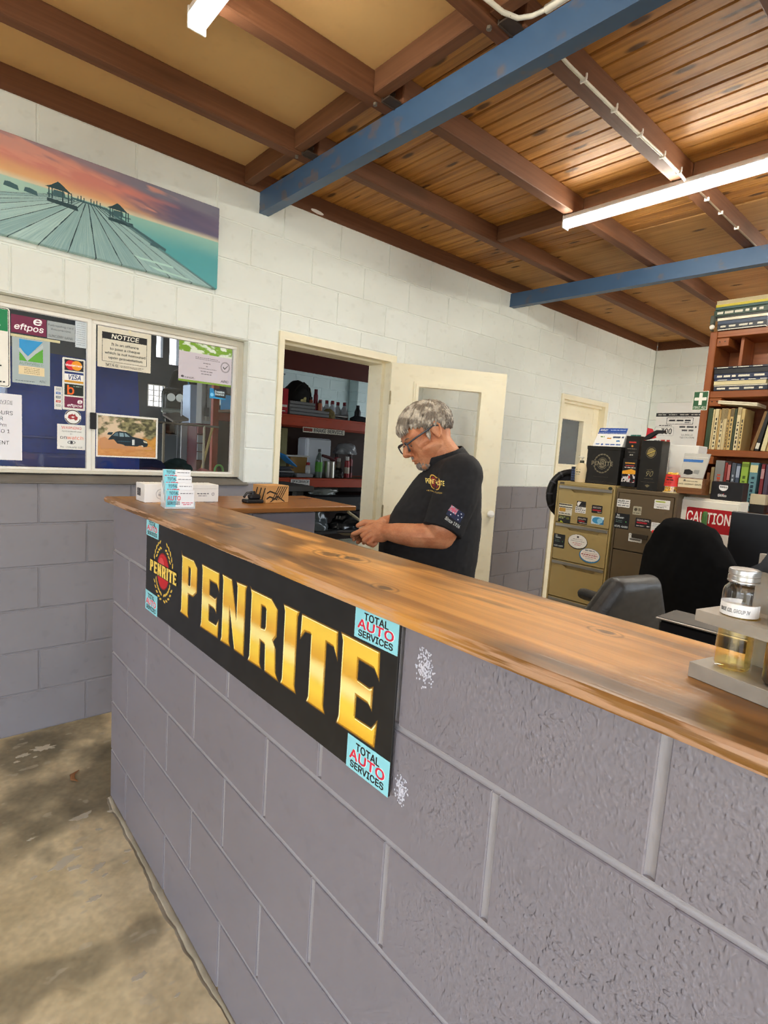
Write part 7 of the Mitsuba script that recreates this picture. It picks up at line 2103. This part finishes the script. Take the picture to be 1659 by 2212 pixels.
k = thing('first_aid_sign', 'green and white first aid sign at the left edge of the bookcase', 'sign')
fm_ = face(4.1985, 1.552, 1.868)
add('plate', placed(bx(0, 0.098, 0, 0.132, 0, 0.002, 0.0005), fm_), mat('#e4e3d6', 0.45), k)
P = Print(frame([4.1963, 1.552, 1.868], [0, -1, 0], [0, 0, 1]), k)
P.rect(0.005, 0.005, 0.093, 0.127, '#2f5d3c').rect(0.0385, 0.036, 0.0595, 0.120, '#eceadd', 2).rect(0.010, 0.0675, 0.088, 0.0885, '#eceadd', 2).text('FIRST AID', 0.010, 0.011, 0.016, '#d8dccb', 0.078, True, layer=2)
P.build()

# price poster on the far wall
k = thing('price_poster', 'white price poster with a black header strip on the far wall', 'poster')
PMx = frame([6.598, 2.815, 1.62], [0, -1, 0], [0, 0, 1])
add('sheet', placed(bx(0, 0.50, 0, 0.578, 0, 0.004), PMx), mat('#e7e6e3', 0.5), k)
P = Print(frame([6.5938, 2.815, 1.62], [0, -1, 0], [0, 0, 1]), k)
P.rect(0, 0.425, 0.50, 0.465, '#26262a')
for i in range(4):
    P.lines(0.02 + i * 0.12, 0.11 + i * 0.12, 0.440, 0.010, '#c9c7c2', 2, i)
P.shape(sbox(0.13, 0.345, 0.40, 0.405).buffer(0.008).difference(sbox(0.133, 0.348, 0.397, 0.402).buffer(0.006)), '#55555a').lines(0.15, 0.38, 0.372, 0.018, '#3a3a40', 2, 5).lines(0.32, 0.385, 0.352, 0.012, '#77777c', 2, 6)
P.lines(0.045, 0.185, 0.318, 0.010, '#3a3a40', 1, 7).shape(sbox(0.01, 0.215, 0.205, 0.300).buffer(0.008).difference(sbox(0.012, 0.217, 0.203, 0.298).buffer(0.007)), '#8d8d90').text('300', 0.075, 0.228, 0.060, '#1d1d20', 0.118, True, layer=2)
P.lines(0.27, 0.45, 0.300, 0.020, '#55555a', 1, 11).lines(0.30, 0.42, 0.262, 0.018, '#55555a', 1, 12).text('16 ROLLS', 0.30, 0.212, 0.018, '#3a3a40', 0.12).text('PER CARTON', 0.285, 0.182, 0.018, '#3a3a40', 0.15).lines(0.085, 0.185, 0.138, 0.022, '#b33a35', 1, 21).lines(0.01, 0.07, 0.140, 0.014, '#55555a', 1, 13)
P.build()
k = thing('desk_tools', 'black hole punch and stapler on a high ledge below the price poster', 'tools')
add('punch', bx(6.38, 6.46, 2.36, 2.50, 1.632, 1.68, 0.01), mat('#222226', 0.4), k)
add('stapler', bx(6.34, 6.42, 2.30, 2.52, 1.602, 1.628, 0.008), mat('#2c2c30', 0.4), k)
k = thing('wall_ledge', 'white cupboard standing below the price poster', 'cupboard')
add('body', bx(6.15, 6.59, 1.7, 2.85, 0, 1.60, 0.004), mat('#dcdad4', 0.5), k)
for i in range(2):
    d = add('door', bx(6.135, 6.149, 1.71 + i * 0.57, 2.27 + i * 0.57, 0.06, 1.58, 0.003), mat('#e2e0da', 0.5), k)
    add('knob', cyl([6.11, 2.22 + i * 0.10, 0.9], [6.135, 2.22 + i * 0.10, 0.9], 0.012, 14), mat('#8d8d8a', 0.3, 0.7), d)

# ---------------------------------------------------------------- desk, chairs, cabinet with the caution sign
k = thing('white_cabinet', 'white steel wall box with a red CAUTION label, in front of the bookcase', 'cabinet')
add('body', bx(3.60, 3.74, 1.002, 1.332, 0.80, 1.283, 0.004), mat('#d9d3c2', 0.4), k)
d = add('door', bx(3.588, 3.601, 1.012, 1.322, 0.812, 1.270, 0.003), mat('#e6e0cf', 0.4), k)
P = Print(face(3.5878, 1.322, 0), d, 'label')
lbp = sbox(0.040, 0.95, 0.286, 1.226).buffer(-0.010).buffer(0.010, 5)
P.shape(lbp.intersection(sbox(0, 1.085, 1, 2)), '#a8161e').shape(lbp.intersection(sbox(0, 0, 1, 1.085)), '#e8e0d6')
P.text('CAUTION', 0.045, 1.140, 0.062, '#f0e6dc', 0.236, True, layer=2).text('H', 0.046, 1.094, 0.030, '#f0e6dc', 0.024, True, layer=2)
P.build()
k = thing('low_cupboard', 'low dark cupboard under the white steel box', 'cupboard')
add('body', bx(3.52, 3.98, 0.86, 1.308, 0, 0.798, 0.004), mat('#3a3028', 0.5), k)
add('door', bx(3.505, 3.519, 0.87, 1.298, 0.03, 0.78, 0.003), mat('#43382e', 0.5), k)
k = thing('radio_box', 'black box with a round white badge on the white steel box', 'box')
add('box', bx(3.63, 3.73, 1.012, 1.178, 1.2835, 1.392, 0.003), mat('#19181a', 0.4), k)
P = Print(face(3.6295, 1.178, 1.2835), k)
P.disc(0.065, 0.078, 0.024, 0.024, '#e6e3df', 1, n=10).rect(0.040, 0.088, 0.10, 0.104, '#19181a', 2).text('Stilo', 0.045, 0.072, 0.010, '#2a2a2c', 0.040, True, layer=3).text('Stilo', 0.040, 0.020, 0.014, '#e6e3df', 0.046, True).poly([(0.066, 0.034), (0.074, 0.034), (0.071, 0.042)], '#b3272c')
P.build()
k = thing('yellow_bottle', 'slim bottle of yellow fluid between the brown cabinet and the white box', 'bottle')
add('body', lathe([(0, 0), (0.0105, 0), (0.011, 0.01), (0.011, 0.30), (0.008, 0.33), (0, 0.33)], 16, (3.575, 1.322 + 0.0, 0.80)), mat('#b5a43a', 0.25), k)
add('cap', lathe([(0, 0.33), (0.009, 0.33), (0.009, 0.405), (0, 0.405)], 14, (3.575, 1.322, 0.80)), mat('#b9b4a4', 0.3), k)
k = thing('green_bottle', 'green topped bottle standing in front of the CAUTION label', 'bottle')
add('body', lathe([(0, 0), (0.016, 0), (0.016, 0.30), (0.0155, 0.395), (0.010, 0.41), (0, 0.412)], 18, (3.54, 1.162, 0.80)), mat('#3f6a2e', 0.4), k)
k = thing('red_tray', 'bright red plastic tray beside the covered chair', 'tray')
add('rim', bx(3.22, 3.40, 1.20, 1.325, 1.074, 1.090, 0.004), mat('#d62c2a', 0.4), k)
add('bin', bx(3.24, 3.38, 1.215, 1.31, 0.73, 1.073, 0.004), mat('#5c1316', 0.4), k)

DESK = mat('#3c3733', 0.5)
k = thing('desk', 'dark office desk behind the counter', 'desk')
add('top', bx(3.04, 3.48, -0.30, 1.30, 0.70, 0.727, 0.004), DESK, k)
for x, y in ((3.08, -0.26), (3.40, -0.26), (3.08, 1.22), (3.40, 1.22)):
    add('leg', bx(x, x + 0.05, y, y + 0.05, 0, 0.70, 0.003), mat('#232021', 0.5), k)
k = thing('monitor', 'large black monitor on the desk at the right edge', 'monitor')
mm = frame([3.12, 0.905, 0.0], [0.10, -0.99, 0], [0, 0, 1])
add('screen', placed(bx(0, 0.56, 0.88, 1.256, -0.03, 0, 0.004), mm), mat('#111113', 0.35), k)
add('neck', placed(bx(0.25, 0.31, 0.735, 0.95, -0.05, -0.03, 0.004), mm), mat('#161618', 0.4), k)
add('foot', placed(bx(0.16, 0.40, 0.728, 0.742, -0.12, 0.08, 0.004), mm), mat('#161618', 0.4), k)
k = thing('side_table', 'low dark side table under the computer case', 'table')
add('top', bx(1.50, 1.78, 0.10, 0.66, 0.70, 0.727, 0.004), DESK, k)
for x, y in ((1.52, 0.12), (1.73, 0.12), (1.52, 0.60), (1.73, 0.60)):
    add('leg', bx(x, x + 0.03, y, y + 0.03, 0, 0.70, 0.003), mat('#232021', 0.5), k)
k = thing('computer_case', 'black computer case with a grey top on the side table behind the counter', 'computer')
add('body', bx(1.58, 1.70, 0.16, 0.600, 0.728, 1.022, 0.006), mat('#0f0f11', 0.25), k)
add('lid', bx(1.576, 1.704, 0.155, 0.604, 1.022, 1.032, 0.003), mat('#5a5856', 0.35), k)
add('edge', tube([[1.574, 0.20, 1.027], [1.574, 0.605, 1.027], [1.70, 0.605, 1.027]], 0.0025, 8), mat('#b9b6b2', 0.25, 0.7), k)

LEATHER = pmat('grey_leather', lambda p, n, uv: mix(lin('#2e2d2d'), lin('#3b3a39'), fbm(p.x * 40, p.y * 40, p.z * 40, 3)), rough=0.42, spec=0.45, bump=lambda p, n, uv: fbm(p.x * 300, p.y * 300, p.z * 300, 2), height=0.0008)


def office_chair(name, label, x, y, ang, back_h, cloth, arm_z=0.70):
    k = thing(name, label, 'office chair')
    M = rotz(ang, (x, y, 0))

    def P_(m):
        return placed(m, M)
    bk = m3.Manifold.batch_hull([m3.Manifold.sphere(0.045, 16).translate([bx_, yy, zz]) for bx_, yy, zz in ((-0.02, -0.17, 0.52), (-0.02, 0.17, 0.52), (-0.075, -0.18, back_h - 0.18), (-0.075, 0.18, back_h - 0.18), (-0.10, -0.09, back_h - 0.045), (-0.10, 0.09, back_h - 0.045))])
    bolster = m3.Manifold.batch_hull([m3.Manifold.sphere(0.05, 16).translate([0.0, yy, zz]) for yy in (-0.15, 0.15) for zz in (0.62, back_h - 0.20)])
    add('backrest', P_(smooth_solid(bk, 0.02, 6)), cloth, k, smooth=True)
    add('backrest_pad', P_(smooth_solid(bolster, 0.02, 6)), cloth, k, smooth=True)
    st = m3.Manifold.batch_hull([m3.Manifold.sphere(0.045, 16).translate([xx, yy, 0.46]) for xx in (0.03, 0.46) for yy in (-0.20, 0.20)])
    add('seat', P_(smooth_solid(st, 0.025, 5)), cloth, k, smooth=True)
    for s in (-1, 1):
        a = add('armrest', P_(smooth_solid(m3.Manifold.batch_hull([m3.Manifold.sphere(0.026, 12).translate([xx, s * 0.25, arm_z]) for xx in (0.06, 0.32)]), 0.015, 3)), cloth, k, smooth=True)
        add('bracket', P_(tube([[0.22, s * 0.20, 0.44], [0.22, s * 0.25, 0.46], [0.20, s * 0.25, 0.56], [0.19, s * 0.25, arm_z - 0.01]], 0.014, 8)), mat('#17171a', 0.4), a)
    add('column', P_(cyl([0.22, 0, 0.08], [0.22, 0, 0.43], 0.028, 16)), mat('#1b1b1d', 0.3), k)
    for i in range(5):
        a = 2 * math.pi * i / 5
        lg = add('leg', P_(tube([[0.22, 0, 0.11], [0.22 + 0.15 * math.cos(a), 0.15 * math.sin(a), 0.10], [0.22 + 0.29 * math.cos(a), 0.29 * math.sin(a), 0.075]], [0.026, 0.022, 0.016], 8)), mat('#1b1b1d', 0.4), k)
        add('caster', P_(cyl([0.22 + 0.29 * math.cos(a) - 0.012, 0.29 * math.sin(a), 0.030], [0.22 + 0.29 * math.cos(a) + 0.012, 0.29 * math.sin(a), 0.030], 0.029, 14)), mat('#111113', 0.5), lg)
    return k


office_chair('office_chair', 'grey leather office chair close behind the counter', 1.98, 0.945, math.radians(78), 1.055, LEATHER, 0.86)
k2 = office_chair('office_chair', 'office chair hidden under a black jacket in front of the CAUTION sign', 2.68, 0.855, math.radians(-33), 1.18, mat('#18181a', 0.7))
BLK = pmat('black_cloth', lambda p, n, uv: mix(lin('#0d0d0e'), lin('#151516'), fbm(p.x * 50, p.y * 50, p.z * 50, 3)), rough=0.95, spec=0.1)
jk = thing('jacket', 'black jacket draped over the back of the office chair', 'jacket')
M2 = rotz(math.radians(-33), (2.68, 0.855, 0))
js = m3.Manifold.batch_hull([m3.Manifold.sphere(r, 18).translate([xx, yy, zz]) for xx, yy, zz, r in ((-0.10, -0.10, 1.165, 0.06), (-0.10, 0.10, 1.17, 0.06), (-0.09, -0.21, 1.05, 0.06), (-0.09, 0.21, 1.05, 0.06), (-0.06, -0.27, 0.70, 0.06), (-0.06, 0.28, 0.70, 0.06), (-0.10, 0.0, 0.70, 0.09))])
jm = smooth_solid(js, 0.02, 8)
nv = jm.vertex_normals
jm.vertices = jm.vertices + nv * ((meshkit.fbm(jm.vertices * [9, 9, 3], 3, 77) - 0.5) * 0.05)[:, None]
add('cloth', placed(jm, M2), BLK, jk, smooth=True)
# ---------------------------------------------------------------- under the ceiling: cleats, bolts, cables
GALV = mat('#3f332a', 0.6, 0.2)
for i, (y0, y1) in enumerate(((2.40, 2.46), (1.82, 1.875), (1.255, 1.31))):
    k = thing('joist_bracket', ('rusty bracket with bolts at the joist nearest the back wall', 'rusty bracket with bolts at the orange joist', 'rusty bracket with bolts beside the white conduit')[i], 'bracket')
    yb = y0 - 0.004
    add('plate', [bx(1.44, 1.535, yb - 0.006, yb, CEIL - 0.004, CEIL + 0.075, 0.001), bx(1.44, 1.56, yb - 0.050, yb, CEIL - 0.001, CEIL + 0.005, 0.001)], GALV, k)
    for x in (1.462, 1.505):
        add('bolt', [cyl([x, yb - 0.015, CEIL + 0.045], [x, yb - 0.006, CEIL + 0.045], 0.009, 6), cyl([x, yb - 0.020, CEIL + 0.045], [x, yb - 0.015, CEIL + 0.045], 0.005, 8)], mat('#8d8375', 0.35, 0.7), k)
    add('bolt', [cyl([1.43, y0 + 0.02, CEIL - 0.010], [1.43, y0 + 0.02, CEIL - 0.0005], 0.009, 6)], mat('#8d8375', 0.35, 0.7), k)
CONDUIT = mat('#d8d4c6', 0.4)
k = thing('conduit', 'white conduit bending off the joist onto the blue beam', 'conduit')
add('pipe', tube([[1.515, -0.9, 2.818], [1.515, 0.6, 2.818], [1.515, 1.125, 2.818]], 0.0125, 12), CONDUIT, k, smooth=True)
add('cable', tube([[1.515, 1.12, 2.818], [1.50, 1.165, 2.812], [1.47, 1.195, 2.805], [1.42, 1.215, 2.806], [1.36, 1.225, 2.812], [1.22, 1.243, 2.815], [0.8, 1.246, 2.815], [0.0, 1.246, 2.815]], 0.0075, 10), CONDUIT, k, smooth=True)
for y in (0.93, 0.45):
    add('saddle', [bx(1.495, 1.536, y - 0.012, y + 0.012, 2.800, 2.833, 0.003), bx(1.492, 1.4955, y - 0.012, y + 0.012, 2.765, 2.815, 0.001)], mat('#b9b4a8', 0.4), k)
for x in (1.30, 1.0):
    add('clip', bx(x - 0.006, x + 0.006, 1.236, 1.254, 2.803, 2.826, 0.002), mat('#f0ede4', 0.4), k)
k = thing('ceiling_cable', 'white cable clipped along the joist to the right batten light', 'cable')
pts = [[1.56, 1.186, 2.815], [1.75, 1.185, 2.800], [2.0, 1.184, 2.797], [2.25, 1.185, 2.796], [2.5, 1.183, 2.797], [2.72, 1.185, 2.795], [2.79, 1.182, 2.785]]
add('cable', tube(pts, 0.0065, 10), CONDUIT, k, smooth=True)
for x in (1.85, 2.08, 2.30, 2.52, 2.70):
    add('clip', fuse(bx(x - 0.004, x + 0.004, 1.172, 1.196, 2.788, 2.803, 0.001), bx(x - 0.003, x + 0.003, 1.170, 1.176, 2.795, 2.815, 0.001)), mat('#f0ede4', 0.4), k)
k = thing('ceiling_cable', 'white cable clipped along the joist beyond the right batten light', 'cable')
add('cable', tube([[2.82, 1.182, 2.785], [2.95, 1.182, 2.797], [3.3, 1.183, 2.797], [3.7, 1.182, 2.797], [4.4, 1.183, 2.797]], 0.0045, 8), mat('#8d7c68', 0.5), k, smooth=True)
for x in (3.05, 3.25, 3.5):
    add('clip', bx(x - 0.005, x + 0.005, 1.172, 1.194, 2.787, 2.803, 0.001), mat('#f0ede4', 0.4), k)
# paint and sealer at the wall's top, splashes on the floor
k = thing('sealant_smear', 'smear of white sealant on the wall plate right of the blue beam', 'smear')
sm_ = extrude(affinity.scale(Point(0, 0).buffer(1, 10), 0.045, 0.010), 0.003)
sm_.apply_transform(frame([1.87, D - 0.003, 2.815], [1, 0, -0.05], [0, 0, 1]))
add('smear', sm_, mat('#d9d7d2', 0.5), k)
rg = random.Random(3)


def splat(r, seed):
    rr = random.Random(seed)
    pts = []
    for i in range(22):
        a = 2 * math.pi * i / 22
        q = r * rr.uniform(0.45, 1.1)
        pts.append((q * 1.5 * math.cos(a), q * 0.75 * math.sin(a)))
    return Polygon(pts).buffer(0.002).buffer(-0.001)


lab('paint_splashes', 'dried white paint splashes on the floor near the counter end', kind='stuff')
sp_ = []
for i, (x, y, r) in enumerate(((0.44, 2.72, 0.034), (0.36, 2.70, 0.020), (0.33, 2.66, 0.010), (0.40, 2.66, 0.006), (0.47, 2.13, 0.028), (0.50, 2.02, 0.008), (0.56, 2.10, 0.008), (0.37, 1.92, 0.034), (0.39, 1.87, 0.016), (0.42, 1.96, 0.012), (0.45, 1.83, 0.018), (0.40, 1.79, 0.008), (0.46, 1.78, 0.007), (0.41, 1.70, 0.014), (0.53, 1.80, 0.007), (0.55, 1.85, 0.008), (0.30, 2.1, 0.007), (0.28, 1.9, 0.008), (0.44, 1.36, 0.014), (0.47, 0.98, 0.018), (0.33, 1.22, 0.010), (0.25, 1.32, 0.007), (0.50, 1.25, 0.005), (0.38, 1.05, 0.007))):
    m = extrude(splat(r, 40 + i), 0.0012)
    m.apply_transform(rotz(rg.uniform(-0.5, 0.5), (x, y, 0.0)))
    sp_.append(m)
scene['paint_splashes'] = mikit.ply(trimesh.util.concatenate(sp_), mat('#b5ab98', 0.55))
k = thing('dry_leaf', 'curled dry brown leaf on the floor near the counter end', 'leaf')
lf = tube([[0.505, 2.36, 0.006], [0.49, 2.385, 0.012], [0.495, 2.42, 0.010], [0.525, 2.445, 0.006]], [0.001, 0.009, 0.010, 0.002], 8)
lf.vertices[:, 2] = 0.002 + (lf.vertices[:, 2] - lf.vertices[:, 2].min()) * 0.4
add('leaf', lf, mat('#8a5f3c', 0.6), k, smooth=True)
# worn patches of paint on the counter front, where stickers were pulled off
lab('paint_chips', 'flecks of white and blue left where paint peeled off the counter', kind='stuff')
ch = []
rg = random.Random(9)
for cy_, cz_, ry_, rz_, n_ in ((0.545, 1.118, 0.022, 0.032, 190), (0.575, 0.905, 0.018, 0.026, 130)):
    for i in range(n_):
        a, b = rg.gauss(0, 0.45), rg.gauss(0, 0.45)
        if a * a + b * b > 1.1:
            continue
        p = [(rg.uniform(0.3, 1) * 0.0018 * math.cos(t), rg.uniform(0.3, 1) * 0.0026 * math.sin(t)) for t in np.linspace(0, 2 * math.pi, 7)[:-1]]
        try:
            m = extrude(Polygon(p).buffer(0), 0.0006)
        except Exception:
            continue
        if m is None:
            continue
        m.apply_transform(frame([XC - 0.0004, cy_ + a * ry_, cz_ + b * rz_], [0, -1, 0], [0, 0, 1]))
        ch.append(m)
scene['paint_chips'] = mikit.ply(trimesh.util.concatenate(ch), mat('#c9cad6', 0.5))
# rough concrete fillet along the counter's foot
fl = []
ys = np.linspace(-1.5, 2.19, 420)
wv = 0.006 + 0.040 * meshkit.fbm(np.stack([ys * 7, ys * 0, ys * 0], 1), 5, 3) ** 1.5
hv = 0.0015 + 0.006 * meshkit.fbm(np.stack([ys * 13, ys * 0, ys * 0], 1), 4, 6)
vv, ff = [], []
for y, w, h in zip(ys, wv, hv):
    vv += [[XC - w, y, 0.0], [XC - 0.25 * w, y, 0.45 * h], [XC + 0.001, y, h], [XC + 0.002, y, 0.0]]
for i in range(len(ys) - 1):
    for j in range(4):
        a, b, c, d = 4 * i + j, 4 * i + (j + 1) % 4, 4 * i + 4 + j, 4 * i + 4 + (j + 1) % 4
        ff += [[a, c, d], [a, d, b]]
add('trim_3', trimesh.Trimesh(np.array(vv), ff, process=False), pmat('fillet', dirty('#b0a692', '#857b66', 14.0, 1.1), rough=0.7), kind='structure', label='rough cement fillet along the foot of the counter', smooth=True)
